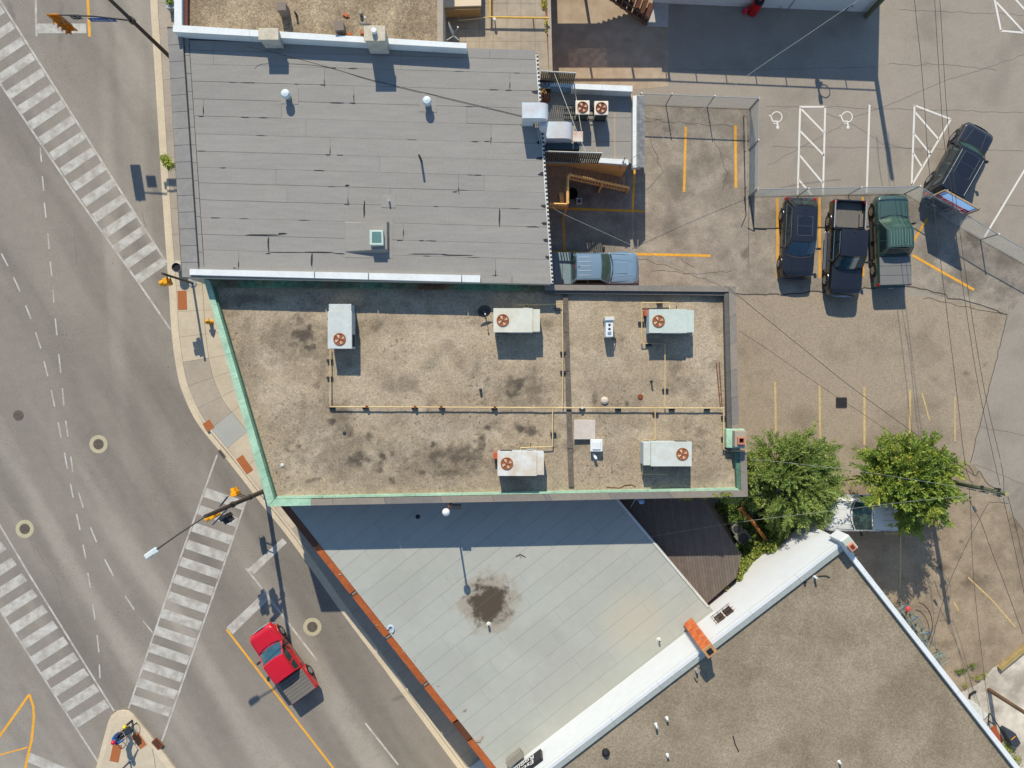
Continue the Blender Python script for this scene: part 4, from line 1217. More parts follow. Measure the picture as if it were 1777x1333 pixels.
# ---- white walled building, lower right
HW, HWR = 6.7, 6.42
M_WALLW = mat('white painted parapet wall', lit(224, 227, 230), layers=((.4, .02), (2, .025), (20, .03)), rough=.8)
M_GRAV_B = mat('brown ballast gravel', lit(161, 147, 126), layers=((.25, .05), (.9, .06), (6, .05), (40, .10)), rough=.95, cells=((15, .16), (28, .15)), tint=lit(138, 124, 104), tint_amt=.85, tint_scale=.34, bump=.5, bscale=25)
db = thing('white_parapet_building', 'building with white painted wall and brown gravel roof, lower right', 'building', W(1350, 1180, 0))
DP = [(1463, 940), (1790, 1358), (1500, 1720), (560, 1632)]
T1, T2 = Vector(W2(949, 1333, HW)), Vector(W2(1463, 938, HW))
ds = (T1 - T2).normalized(); TL = T2 + ds * 34
r1, r2 = Vector(W2(1467, 945, HW)), Vector(W2(1774, 1338, HW))
dr = (r2 - r1).normalized(); TR = r1 + dr * 30
MB().prism([tuple(T2), tuple(TR), tuple(TL + dr * 18), tuple(TL)], 0, HW - .3).build('wall', M_WALLW, db)
MB().prism([tuple(T2), tuple(TR), tuple(TL + dr * 18), tuple(TL)], HW - .3, HWR).build('roof', M_GRAV_B, db)
wn_ = Vector((-ds.y, ds.x));
if wn_.y < 0: wn_ = -wn_          # outward normal of the white wall
inn = -wn_
for i in range(11):
    a, b = T2 + ds * (i * 3.1), T2 + ds * (i * 3.1 + 3.09)
    MB().prism([tuple(a), tuple(b), tuple(b + inn * .17), tuple(a + inn * .17)], HW - .3, HW + .0 + rnd.uniform(-.003, .003)).build('parapet_block', M_WALLW, db)
    a2, b2 = a + inn * .185, b + inn * .185
    MB().hexa([(*a2, HWR), (*b2, HWR), (*(b2 + inn * .3), HWR - .02), (*(a2 + inn * .3), HWR - .02)], [(*a2, HW - .012), (*b2, HW - .012), (*(b2 + inn * .3), HWR + .18), (*(a2 + inn * .3), HWR + .18)]).build('flashing', mat('pale grey green flashing', lit(190, 194, 186), layers=((1, .06), (8, .08)), rough=.7), db)
rn = Vector((dr.y, -dr.x))
if rn.x < 0: rn = -rn
for i in range(9):
    a, b = r1 + dr * (i * 3.3), r1 + dr * (i * 3.3 + 3.28)
    MB().prism([tuple(a + rn * .03), tuple(b + rn * .03), tuple(b - rn * .22), tuple(a - rn * .22)], HWR, HW - .05 + rnd.uniform(-.004, .004)).build('coping_panel', M_WHITE, db)


def wallpt(px, h, out=0.0):
    """point on the white wall face seen at image column px at height h"""
    a = T2; k = (CAM_H - h) / FOC; x = (px - 888.5) * k
    t = (x - a.x) / ds.x
    p = a + ds * t + wn_ * out
    return Vector((p.x, p.y, h))


def wallbox(mb, c, L, hh, th, z0):
    """box on the wall: centre point c on the face, length along wall, thickness outwards"""
    p, q = c - ds.to_3d() * L / 2, c + ds.to_3d() * L / 2
    p, q = p.to_2d(), q.to_2d()
    mb.prism([tuple(p), tuple(q), tuple(q + wn_ * th), tuple(p + wn_ * th)], z0, z0 + hh, bottom=True)
    return mb


wi = thing('barred_window', 'dark barred window in the white wall above the lean-to', 'window', wallpt(1256, 5.0))
wc = wallpt(1256, 5.0)
wallbox(MB(), wc, 1.15, .95, .012, 4.5).build('pane', M_GLASS, wi)
for k in (-.58, 0, .58): wallbox(MB(), wc + ds.to_3d() * k, .07, 1.05, .05, 4.45).build('frame', M_WHITE_OLD, wi)
for k in (-3, -1, 1, 3):
    p = wc + ds.to_3d() * k * .17 + wn_.to_3d() * .1
    MB().tube([(p.x, p.y, 4.35), (p.x, p.y, 5.6)], .012, 5).build('bar', M_BROWNMETAL, wi)
for z in (4.45, 5.05, 5.5):
    p, q = wc - ds.to_3d() * .68 + wn_.to_3d() * .1, wc + ds.to_3d() * .68 + wn_.to_3d() * .1
    MB().tube([(p.x, p.y, z), (q.x, q.y, z)], .014, 5).build('cross_bar', M_BROWNMETAL, wi)

ch = thing('brick_chimney', 'orange brick chimney stack rising against the white wall', 'chimney', wallpt(1203, 4.0))
cw = wallpt(1203, 4.0)
M_BR_O = [mat('orange brick %d' % i, lit(*c), layers=((8, .1), (40, .1)), rough=.9) for i, c in enumerate(((216, 106, 52), (202, 96, 48), (224, 124, 66), (190, 104, 70)))]
p0 = cw.to_2d()
MB().prism([tuple(p0 - ds * .26 + wn_ * .0), tuple(p0 + ds * .26), tuple(p0 + ds * .26 + wn_ * .44), tuple(p0 - ds * .26 + wn_ * .44)], HG, 7.85).build('core', plain('mortar', lit(190, 160, 130), .95), ch)
brick_me = {}
for row in range(44):
    z = HG + .005 + row * .092
    for side in range(2):
        for k in range(2):
            if side == 0:
                c0 = p0 + ds * (-.14 + k * .28 + (.05 if row % 2 else -.05)) + wn_ * .445; L = .25; ax = ds
            else:
                s = 1 if k else -1
                c0 = p0 + ds * s * .265 + wn_ * (.22 + (.04 if row % 2 else -.04)); L = .26; ax = wn_
            key = (side, rnd.randint(0, 3))
            if key not in brick_me:
                me = MB().box(-L / 2, L / 2, -.012, .012, 0, .08).build('brick', M_BR_O[key[1]], ch, org=LOC)
                brick_me[key] = me.data; bpy.data.objects.remove(me)
            o = bpy.data.objects.new('brick', brick_me[key]); COL.objects.link(o); o.parent = ch
            o.location = Vector((c0.x, c0.y, z)) - ORG[ch]; o.rotation_euler = (0, 0, math.atan2(ax.y, ax.x))
pc = p0 + wn_ * .22
MB().obox((pc.x, pc.y, 7.85), (.62, .54, .1), math.atan2(ds.y, ds.x)).build('cap', mat('dirty cap', lit(196, 150, 104), rough=.9), ch, bevel=.02)
MB().obox((pc.x, pc.y, 7.951), (.3, .26, .05), math.atan2(ds.y, ds.x)).build('flue', M_BLACK, ch)

wch = thing('chimney', 'white rendered chimney with terracotta flue at the white wall corner', 'chimney', W(1462, 935, HW))
ang = math.atan2(dr.y, dr.x)
cA = W(1449, 932, HW).to_2d() ; cA = T2 + dr * .1 + wn_ * .0
MB().obox((cA.x + .05, cA.y - .02, HWR - .6), (.86, .56, 1.35), ang).build('shaft', M_WALLW, wch, bevel=.04)
MB().obox((cA.x + .05, cA.y - .02, HWR + .752), (.80, .50, .08), ang).build('cap', mat('greenish render', lit(196, 204, 190), rough=.85), wch, bevel=.05)
fq = Vector((cA.x + .13, cA.y - .12))
MB().obox((fq.x, fq.y, HWR + .832), (.40, .36, .12), ang).build('flue', plain('terracotta rim', lit(216, 150, 126), .8), wch, bevel=.02)
MB().obox((fq.x, fq.y, HWR + .953), (.24, .20, .012), ang).build('flue_hole', plain('orange soot', lit(120, 56, 20), .9), wch)  # darker orange slab over the flue opening


def text_mesh(body, size, m, name, parent, mx, extrude=.006, align='CENTER'):
    cu = bpy.data.curves.new(name, 'FONT'); cu.body = body; cu.size = size; cu.extrude = extrude; cu.align_x = align; cu.align_y = 'CENTER'
    tmp = bpy.data.objects.new('tmp_text', cu); COL.objects.link(tmp)
    dg = bpy.context.evaluated_depsgraph_get()
    me = bpy.data.meshes.new_from_object(tmp.evaluated_get(dg))
    bpy.data.objects.remove(tmp); bpy.data.curves.remove(cu)
    me.name = name
    me.materials.clear(); me.materials.append(m)
    o = bpy.data.objects.new(name, me); COL.objects.link(o)
    o.parent = parent
    o.matrix_local = mx
    return o


sg = thing('sign_box', 'black sign box with white letters on the white wall, bottom edge', 'sign', wallpt(915, 4.8))
sc0 = wallpt(911, 5.2)
wallbox(MB(), sc0, 2.5, 1.0, .2, 4.72).build('box', plain('black sign face', (.015, .015, .017), .4), sg, bevel=.02)
base = sc0 + wn_.to_3d() * .206
xax = (ds).to_3d(); zax = wn_.to_3d(); yax = zax.cross(xax)
if yax.z < 0: xax = -xax; yax = zax.cross(xax)
Rm = Matrix((xax, yax, zax)).transposed().to_4x4()
for s, z in (('Escape', 5.45), ('Rooms', 4.97)):
    pos = Vector((base.x, base.y, z)) - ORG[sg]
    text_mesh(s, .56, plain('white sign vinyl', lit(235, 235, 235), .5), 'lettering', sg, Matrix.Translation(pos) @ Rm)
roof_box('vent_box', 893, 1318, HG, 1.0, .35, .5, math.atan2(dd.y, dd.x), 'grey brown metal box at the foot of the white wall, bottom edge', 'vent box', plain('grey brown metal', lit(150, 146, 134), .7))

# ---- shop windows and doors on the street sides
def shopfront(parent, p, q, z0, z1, n, door=1):
    p, q = Vector(p), Vector(q); d = (q - p); L = d.length; d.normalize(); nn = Vector((d.y, -d.x))
    if nn.x > 0: nn = -nn
    w = L / n
    for i in range(n):
        a, b = p + d * (w * i + .25), p + d * (w * (i + 1) - .25)
        za = .16 if i % 4 == door else z0
        MB().prism([tuple(a), tuple(b), tuple(b + nn * .06), tuple(a + nn * .06)], za - .08, z1 + .08, bottom=True).build('door_frame' if i % 4 == door else 'window_frame', M_DARK, parent)
        a2, b2 = a + d * .08 + nn * .062, b - d * .08 + nn * .062
        MB().prism([tuple(a2), tuple(b2), tuple(b2 + nn * .012), tuple(a2 + nn * .012)], za, z1, bottom=True).build('door_pane' if i % 4 == door else 'window_pane', M_GLASS, parent)


shopfront(ub, W2(292, 47, HU), W2(316, 480, HU), .8, 2.7, 6)
shopfront(ub, W2(292, 47, HU), W2(316, 480, HU), 4.2, 5.6, 7, 9)
shopfront(cb, W2(356, 486, HP), W2(467, 876, HP), .8, 2.9, 5)
shopfront(gb, W2(481, 852, HG), W2(886, 1364, HG), .7, 2.4, 6)

# ---- small rear building
HS = 3.1
M_SHING = [mat('grey shingle %d' % i, lit(*c), layers=((3, .1), (30, .12)), rough=.9) for i, c in enumerate(((150, 150, 150), (138, 139, 141), (160, 159, 157)))]
sb = thing('rear_extension', 'small rear extension with white parapet and shingle edge behind the grey roof', 'building', W(1020, 220, 0))
MB().prism([W2(925, 150, HS), W2(1097, 158, HS), W2(1092, 283, HS), W2(925, 283, HS)], 0, HS - .02).build('wall', mat('orange tan plywood', lit(246, 190, 118), layers=((1, .06), (6, .08)), rough=.8), sb)
for i, (x0, x1) in enumerate(((936, 968), (968, 1001), (1001, 1035), (1035, 1067), (1067, 1096))):
    for j, (y0, y1) in enumerate(((152, 205), (205, 246), (246, 284))):
        MB().prism([W2(x0 + .4, y0, HS), W2(x1 - .4, y0, HS), W2(x1 - .4, y1 - .6, HS), W2(x0 + .4, y1 - .6, HS)], HS - .02, HS + rnd.uniform(0, .004)).build('membrane_sheet', rnd.choice(M_MEMB), sb)
coping(sb, [(992, 145), (1098, 149)], [(992, 154), (1098, 159)], 3.85, HS, 3.85, even(2), M_WHITE)
coping(sb, [(936, 141), (992, 145)], [(936, 151), (992, 154)], 3.75, HS, 3.7, even(1), mat('blue grey paint', lit(120, 150, 180), rough=.7))
coping(sb, [(1098, 166), (1098, 291)], [(1104.5, 166), (1104, 291)], 3.3, 2.9, 3.3, even(2), M_WHITE)
coping(sb, [(1038, 274), (1091, 277)], [(1038, 282), (1091, 286)], 3.35, HS, 3.35, even(1), M_WHITE)
coping(sb, [(942, 274), (1038, 274)], [(942, 281), (1038, 282)], 3.3, HS, 3.25, even(1), M_WHITE_OLD)
MB().prism([W2(1103, 166, 2.9), W2(1117, 166, 2.9), W2(1113, 291, 2.9), W2(1103, 291, 2.9)], 2.5, 2.94, bottom=True).build('soffit', M_WHITE_OLD, sb)
for i in range(3):
    for j in range(18):
        y0 = 167 + j * 6.9; y1 = y0 + 6.7; x0 = 1104.8 + i * 4.5; x1 = x0 + 4.8
        za, zb = 3.25 - i * .10, 3.25 - (i + 1) * .10
        z0, z1 = za + .02, zb + .02
        MB().hexa([W(x0, y1, 3.15 - i * .10).to_2d().to_3d() + Vector((0, 0, z0 - .03)), W(x1, y1, 3.15 - i * .10).to_2d().to_3d() + Vector((0, 0, z1 - .03)), W(x1, y0, 3.15 - i * .10).to_2d().to_3d() + Vector((0, 0, z1 - .03)), W(x0, y0, 3.15 - i * .10).to_2d().to_3d() + Vector((0, 0, z0 - .03))],
                  [W(x0, y1, 3.15 - i * .10).to_2d().to_3d() + Vector((0, 0, z0)), W(x1, y1, 3.15 - i * .10).to_2d().to_3d() + Vector((0, 0, z1)), W(x1, y0, 3.15 - i * .10).to_2d().to_3d() + Vector((0, 0, z1)), W(x0, y0, 3.15 - i * .10).to_2d().to_3d() + Vector((0, 0, z0))]).build('shingle', rnd.choice(M_SHING), sb)


def slat_screen(x0, x1, y0, y1, zb, zt, n, label, m):
    a, b = W(x0, y0, zb).to_2d(), W(x1, y1, zb).to_2d()
    t = thing('slat_screen', label, 'slat screen', (a.x, a.y, zb), 0, 'slatted metal screens on the rear extension')
    d = (b - a); L = d.length; d.normalize()
    for i in range(n):
        p = a + d * L * (i + .5) / n
        MB().obox((p.x, p.y, zb + .1), (.05, .09, zt - zb - .16), math.atan2(d.y, d.x) + R(35)).build('slat', m, t)
    for z in (zb + .1, (zb + zt) / 2, zt):
        MB().tube([(a.x, a.y, z), (b.x, b.y, z)], .035, 4).build('rail', M_WHITE_OLD if z == zt else m, t)


M_SLAT = plain('grey brown slat', lit(128, 120, 106), .7)
slat_screen(937, 995, 147, 150, HS, 4.9, 17, 'dark slatted screen at the north edge of the rear extension', M_SLAT)
slat_screen(944, 1038, 281, 284, HS, 5.0, 26, 'dark slatted screen along the stair side of the rear extension', M_SLAT)
# ------------------------------------------------------------------ rooftop equipment
M_UNIT = mat('pale unit enamel', lit(216, 220, 212), layers=((.8, .03), (5, .05), (30, .03)), rough=.55, tint=lit(190, 186, 168), tint_amt=.4, tint_scale=.9)
M_UNIT_S = mat('pale blue unit side', lit(196, 208, 212), layers=((.8, .04), (5, .05)), rough=.55)
M_RUSTF = mat('rusted fan steel', lit(158, 98, 62), layers=((6, .2), (30, .2)), rough=.8)
M_BLADE = mat('pinkish fan blade', lit(218, 184, 160), layers=((5, .15),), rough=.7)
M_FANDARK = plain('dark fan well', lit(70, 40, 26), .9)


def fan(t, cx, cy, z, r, ring=M_RUSTF, blade=M_BLADE):
    build_local(MB().cyl((cx, cy, z + .001), r, .006, 24), 'fan_well', M_FANDARK, t)
    n = 24
    build_local(MB().lathe((cx, cy, z), [(r * 1.0, 0), (r * 1.10, .0), (r * 1.10, .04), (r * .94, .045), (r * .92, .012)], n), 'fan_ring', ring, t, smooth=True)
    for k in range(4):
        a = math.pi / 2 * k + .4
        p = []
        for rr, da in ((.18, -.25), (.86, -.32), (.9, .3), (.2, .45)):
            p.append((cx + r * rr * math.cos(a + da), cy + r * rr * math.sin(a + da)))
        mb = MB(); mb.hexa([(*p[0], z + .010), (*p[1], z + .010), (*p[2], z + .022), (*p[3], z + .022)], [(*p[0], z + .016), (*p[1], z + .016), (*p[2], z + .03), (*p[3], z + .03)])
        build_local(mb, 'fan_blade', blade, t)
    build_local(MB().cyl((cx, cy, z + .008), r * .24, .035, 10), 'fan_hub', ring, t)
    g_ = MB()
    for k in range(4):
        a = math.pi / 4 * k
        g_.tube([(cx + r * math.cos(a), cy + r * math.sin(a), z + .043), (cx - r * math.cos(a), cy - r * math.sin(a), z + .043)], .008, 4)
    build_local(g_, 'fan_guard', ring, t)


M_UNITS = [mat('unit enamel %d' % i, lit(*c), layers=((.8, .03), (5, .05), (30, .03)), rough=.55, tint=lit(*d), tint_amt=a, tint_scale=s) for i, (c, d, a, s) in enumerate((((208, 214, 212), (188, 190, 184), .5, 1.3), ((222, 222, 208), (206, 198, 176), .5, .9), ((206, 216, 208), (182, 196, 186), .4, .8), ((226, 226, 220), (200, 172, 136), .55, 1.7), ((214, 220, 214), (196, 190, 170), .4, 1.1)))]
_unit = [0]


def hvac(px, py, h, L, Wd, H, rz, label, fx=.33, endw=.38, group='packaged air conditioners on the central roof', endh=.9):
    c = W(px, py, h + H + .15)
    t = thing('air_conditioner', label, 'air conditioner', (c.x, c.y, h), rz, group)
    M_UNIT = M_UNITS[_unit[0] % 5]; _unit[0] += 1
    for s in (-1, 1):
        build_local(MB().box(-L / 2 + .05, L / 2 - .05, s * Wd * .42 - .05, s * Wd * .42 + .05, 0, .15), 'base_rail', M_DARK, t)
    x0 = -L / 2 + endw
    build_local(MB().box(x0 + .004, L / 2, -Wd / 2, Wd / 2, .15, .15 + H - .05), 'casing', M_UNIT_S, t, bevel=.015)
    build_local(MB().box(-L / 2, x0, -Wd / 2 + .03, Wd / 2 - .03, .15, .15 + H * endh), 'end_compartment', M_UNIT_S, t, bevel=.02)
    build_local(MB().box(-L / 2 - .01, x0 - .01, -Wd / 2 + .02, Wd / 2 - .02, .152 + H * endh, .18 + H * endh), 'end_lid', M_UNIT, t, bevel=.012)
    build_local(MB().box(x0 - .005, L / 2 + .025, -Wd / 2 - .025, Wd / 2 + .025, .153 + H - .05, .15 + H), 'top_panel', M_UNIT, t, bevel=.012)
    fan(t, L / 2 - fx - .14, .0, .15 + H, .30)
    lv = MB()
    for k in range(7): lv.box(L / 2 - .75, L / 2 - .1, -Wd / 2 - .012, -Wd / 2 - .002, .3 + k * .09, .35 + k * .09)
    build_local(lv, 'louvres', M_DARK, t)
    lv = MB()
    for k in range(7): lv.box(L / 2 - .75, L / 2 - .1, Wd / 2 + .002, Wd / 2 + .012, .3 + k * .09, .35 + k * .09)
    build_local(lv, 'louvres', M_DARK, t)
    build_local(MB().box(x0 + .2, x0 + .5, -Wd / 2 - .09, -Wd / 2 - .002, .35, .8), 'control_box', M_GREYMETAL, t, bevel=.01)
    build_local(MB().tube([(x0 + .3, -Wd / 2 - .05, .35), (x0 + .3, -Wd / 2 - .1, .1), (x0 + .3, -Wd / 2 - .35, .03)], .02, 6), 'conduit', M_DARK, t)
    return t


hvac(589.5, 566, HC, 2.32, 1.22, 1.0, R(-90), 'pale air conditioner standing lengthwise in the upper left of the tan gravel roof')
hvac(897, 556, HC, 2.42, 1.22, 1.0, R(180), 'pale air conditioner left of the roof joint, near the upper edge')
hvac(1166, 557.5, HC, 2.35, 1.2, 1.0, R(180), 'pale air conditioner in the upper right corner of the gravel roof')
hvac(904, 804.5, HC, 2.42, 1.26, 1.0, R(180), 'pale air conditioner left of the roof joint, at the lower edge')
hvac(1158.5, 788, HC, 2.5, 1.25, 1.0, R(0), 'pale air conditioner in the lower right corner of the gravel roof')
# details around them
M_ORANGEB = plain('orange red switch box', lit(196, 96, 62), .7)
for px, py, lab in ((867, 543, 'small orange switch box beside the left upper air conditioner'), (1125, 543, 'small orange switch box beside the right upper air conditioner'), (863, 791, 'small orange switch box beside the lower left air conditioner')):
    roof_box('switch_box', px - 3, py, HC, .2, .3, .45, 0, lab, 'switch box', M_ORANGEB)
dish(842, 545, HC, .35, .36, R(20), 35, 'dark satellite dish beside the left upper air conditioner', M_DARK)
sl = thing('exhaust_unit', 'slim white exhaust unit with two square holes on the gravel roof', 'exhaust unit', W(1054, 570, HC))
build_local(MB().box(-.2, .2, -.52, .42, .05, .85), 'casing', M_WHITE, sl, bevel=.03)
build_local(MB().box(-.25, .25, .35, .55, .0, .95), 'back_plate', M_WHITE_OLD, sl, bevel=.02)
for y in (.12, -.10): build_local(MB().box(-.06, .06, y - .06, y + .06, .845, .857), 'opening', M_BLACK, sl)
build_local(MB().box(-.1, .1, -.42, -.24, .845, .857), 'nameplate', plain('blue grey plate', lit(130, 150, 165), .5), sl)
build_local(MB().tube([(.1, -.5, .7), (.25, -.62, .5), (.42, -.6, .2), (.45, -.55, .02)], .03, 6), 'hose', M_DARK, sl)
hb = thing('roof_hatch', 'flat square pale roof hatch right of the roof joint', 'roof hatch', W(1014, 745, HC))
build_local(MB().box(-.55, .55, -.5, .5, 0, .22), 'kerb', M_WHITE_OLD, hb, bevel=.01)
build_local(MB().box(-.58, .58, -.53, .53, .222, .27), 'lid', mat('dusty pale lid', lit(208, 196, 184), layers=((1.5, .06), (8, .07)), rough=.7), hb, bevel=.015)
vb = thing('exhaust_hood', 'white square exhaust hood below the pale roof hatch', 'exhaust hood', W(1033.5, 772, HC))
build_local(MB().box(-.25, .25, -.25, .25, 0, .32), 'kerb', M_WHITE_OLD, vb)
build_local(MB().box(-.33, .33, -.33, .33, .322, .44), 'hood', M_WHITE, vb, bevel=.03)
build_local(MB().box(-.22, .22, -.22, .22, .442, .50), 'cap', M_WHITE, vb, bevel=.03)
pipe_thing('vent_pipe', 'short white pipe lying tilted below the exhaust hood', 'pipe', [W(1030, 788, HC + .1), W(1035, 797, HC + .35)], .075, M_WHITE)
mb = MB().lathe(W(1049, 695, HC), [(.22, 0), (.2, .1), (.1, .16), (.01, .17)], 9)
tag(mb.build('stone_block', plain('chalky lump', lit(214, 202, 184), .9)), 'pale lump of mortar beside the main gas pipe', 'rubble')
for i, (px, py, r_, h_, lab) in enumerate(((1111, 689, .13, .06, 'round rusty roof drain near the right roof gas pipe'), (598, 752, .09, .05, 'round dark roof drain in the stained patch'), (490, 807, .09, .06, 'small white roof cap near the green corner'), (834, 677, .07, .3, 'thin dark vent stub right of the roof centre'), (1130, 662, .05, .4, 'thin dark vent stub near the right gas pipe'))):
    c = W(px, py, HC); m_ = (M_BROWNMETAL, M_DARK, M_WHITE_OLD, M_DARK, M_DARK)[i]
    tag(MB().lathe(c, [(r_ * 1.3, 0), (r_, .02), (r_, h_), (.01, h_ + .01)], 12).build('roof_drain' if h_ < .1 else 'vent_stub', m_), lab, 'roof drain' if h_ < .1 else 'vent')
for a, b, lab in (((1243, 630), (1250, 705), 'rusty rod lying beside the east parapet, left one'), ((1248, 628), (1253, 705), 'rusty rod lying beside the east parapet, right one')):
    tag(MB().tube([W(*a, HC + .03), W(*b, HC + .04)], .022, 6).build('steel_rod', M_BROWNMETAL), lab, 'rod')
hose = [W(1052, 845, HC + .02), W(1062, 846, HC + .02), W(1075, 847, HC + .02), W(1085, 842, HC + .02), W(1096, 841, HC + .02), W(1103, 845, HC + .02)]
tag(MB().tube(hose, .02, 5).build('loose_cable', M_BROWNMETAL), 'loose brown cable near the lower roof edge', 'cable')

# gas pipe network on the gravel roof
gz = HC + .24
gp = thing('gas_pipe', 'faded yellow gas pipe network branching across the gravel roof', 'gas pipe', W(915, 707, HC))
def gpipe(pts, r=.030):
    MB().tube([W(x, y, z if z else gz) for x, y, z in pts], r, 6).build('pipe', M_GASO, gp, smooth=True)
gpipe([(572, 706, 0), (700, 706.5, 0), (900, 707.5, 0), (1257, 708.5, 0)], .036)
gpipe([(573, 603, 0), (573, 706, 0)])
gpipe([(976, 527, 0), (977, 620, 0), (976.5, 707, 0)])
gpipe([(897, 529, 0), (976, 528, 0)])
gpipe([(959, 708, 0), (959, 775, 0)]); gpipe([(959, 775, 0), (903, 777, 0), (903, 783, HC + .5)])
gpipe([(1113.5, 526, 0), (1114, 596, 0), (1154, 597, 0), (1154, 708, 0)]); gpipe([(1113, 526, 0), (1162, 525, 0), (1162, 536, HC + .5)])
gpipe([(1137, 709, 0), (1137, 763, 0), (1114.5, 763, 0), (1115, 823, 0), (1158, 823, 0)])
gpipe([(1256, 708, 0), (1256, 780, 0), (1262, 782, 0), (1296, 783, HP + .15)], .036)
for px, py in ((573, 625), (573, 655), (577, 707), (635, 707), (720, 707), (767, 707), (858, 708), (977, 645), (977, 612), (1010, 708), (1072, 709), (1137, 717), (1165, 709), (1226, 709), (1256, 723), (1256, 760), (960, 752), (967, 536), (1112, 560), (1144, 525), (1125, 598), (1154, 676)):
    c = W(px, py, HC)
    MB().box(c.x - .16, c.x + .16, c.y - .09, c.y + .05, HC - .02, HC + .17).build('support_block', M_DARK, gp, bevel=.015)
for px, py in ((637, 706), (721, 706.5), (766, 706.5), (859, 707), (1010, 707.5)):
    MB().cyl(W(px, py, gz - .05), .08, .12, 8).build('coupling', M_BROWNMETAL if px < 860 else M_WHITE_OLD, gp)

# globe lamp on a bracket on the central building's lower wall
gl = thing('globe_lamp', 'white globe lamp on a brown pole above the shaded grey roof', 'lamp', W(790, 866, HP - .2))
MB().box(W(784, 870, 5.9).x, W(800, 870, 5.9).x, W(790, 879, 5.9).y - .12, W(790, 876, 5.9).y, 5.75, 6.05).build('wall_plate', M_DARK, gl)
g0 = W(774, 889, 8.0)
MB().tube([(g0.x, g0.y, 5.3), (g0.x, g0.y, 7.85)], .055, 8).build('pole', M_BROWNMETAL, gl, smooth=True)
MB().tube([(g0.x + .25, g0.y + .35, 5.85), (g0.x, g0.y, 5.85)], .04, 8).build('bracket', M_BROWNMETAL, gl, smooth=True)
gs = MB(); n = 16
gs.lathe((g0.x, g0.y, g0.z - .2), [(.2 * math.sin(math.pi * k / 10) + .001, .2 - .2 * math.cos(math.pi * k / 10)) for k in range(11)], 18)
gs.build('globe', plain('opal globe', lit(236, 236, 232), .25), gl, smooth=True)
ut = thing('globe_lamp', 'pale blue shaded lamp on the dark wall above the lean-to', 'lamp', W(1113, 867, 5.2))
MB().tube([W(1104, 866, 5.0), W(1110, 868, 5.0), W(1113, 869.5, 5.0)], .04, 6).build('bracket', M_GREYMETAL, ut)
MB().lathe(W(1113, 869.5, 4.9), [(.14, 0), (.16, .08), (.1, .2), (.01, .22)], 14).build('shade', plain('pale blue shade', lit(150, 185, 225), .4), ut, smooth=True)
tag(MB().tube([W(1092, 884, HB + .3), W(1103, 866, 5.0)], .02, 6).build('wall_conduit', M_GREYMETAL), 'thin grey conduit on the shaded wall above the lean-to', 'conduit')

# things on the grey roof
for px, py, h_, lab in ((848, 1083, .35, 'small white vent pipe in the dirty puddle stain'), (1143, 1110, .3, 'small dark vent pipe near the white wall'), (725, 897, .14, 'small round roof drain in the shaded grey roof')):
    c = W(px, py, HG); t = thing('vent_pipe', lab, 'pipe', c)
    build_local(MB().lathe((0, 0, 0), [(.14, 0), (.08, .03), (.065, .05), (.065, h_)], 10), 'stack', M_WHITE_OLD if py > 1000 else M_DARK, t, smooth=True)
    build_local(MB().cyl((0, 0, h_ - .02), .05, .03, 10), 'mouth', M_BLACK, t)
pts = [W(678 + 5 * math.cos(a), 1092 - 6 * math.sin(a), HG + .05) for a in [R(-60 + 30 * k) for k in range(9)]]
tag(MB().tube(pts, .07, 6).build('foil_duct', plain('pale blue foil', lit(186, 206, 226), .4), smooth=True), 'curled pale blue foil duct at the rust red eave', 'duct')
for px, py, s in ((700, 1130, .05), (720, 1146, .04), (806, 1232, .09), (830, 1285, .12), (836, 1279, .08), (903, 966, .06), (590, 997, .06), (655, 1085, .04), (760, 1190, .05)):
    c = W(px, py, HG); mb = MB(); mb.obox((c.x, c.y, HG + .003), (s * 2.2, s, s * .6), rnd.uniform(0, 3)); mb.obox((c.x + s * .8, c.y + s * .4, HG + .003), (s, s * .8, s * .4), rnd.uniform(0, 3))
    tag(mb.build('debris', plain('pale debris', lit(176, 160, 146), .9)), 'small scrap lying on the grey roof near its edges', 'scrap', 'scraps on the grey roof')
tag(MB().tube([W(895, 966, HG + .02), W(903, 962, HG + .03), (W(912, 967, HG + .02))], .02, 5).build('loose_cable', M_DARK), 'short dark cable end lying on the grey roof', 'cable')

# pipes on the brown ballast roof
for px, py, hh, m_, lab in ((1208, 1163, .32, M_GREYMETAL, 'small steel vent pipe near the brick chimney on the brown roof'), (1157, 1246, .3, M_WHITE, 'small white vent pipe, upper of the lower left group on the brown roof'), (1138, 1257, .42, M_WHITE, 'tall white vent pipe in the lower left of the brown roof'),
                            (1158, 1310, .26, M_WHITE, 'white vent pipe at the bottom edge of the brown roof'), (1413, 1001, .42, M_WHITE, 'white vent pipe near the upper corner of the brown roof'), (1456, 1322, .24, M_WHITE, 'white vent pipe alone at the bottom centre of the brown roof'),
                            (1396, 1009, .2, M_DARK, 'dark vent stub beside the white pipe at the roof corner')):
    c = W(px, py, HWR); t = thing('vent_pipe', lab, 'pipe', c)
    build_local(MB().lathe((0, 0, 0), [(.12, -.02), (.07, .02), (.06, .05), (.06, hh)], 10), 'stack', m_, t, smooth=True)
    build_local(MB().cyl((0, 0, hh - .02), .045, .03, 10), 'mouth', M_BLACK if m_ is M_DARK else M_GREYMETAL, t)
mb = MB(); c = W(1051, 1305, HWR + .02)
mb.lathe(c, [(.2, -.02), (.22, .1), (.14, .22), (.05, .3), (.01, .31)], 9)
tag(mb.build('black_bag', M_BLACK), 'lumpy black bag on the brown gravel roof', 'bag')
ring = [W(1060 + 5 * math.cos(a), 1299 + 5 * math.sin(a), HWR + .02) for a in [i * math.pi / 6 for i in range(12)]]
tag(MB().tube(ring, .015, 5).build('wire_loop', M_CONC_OLD), 'thin pale wire loop beside the black bag', 'wire')
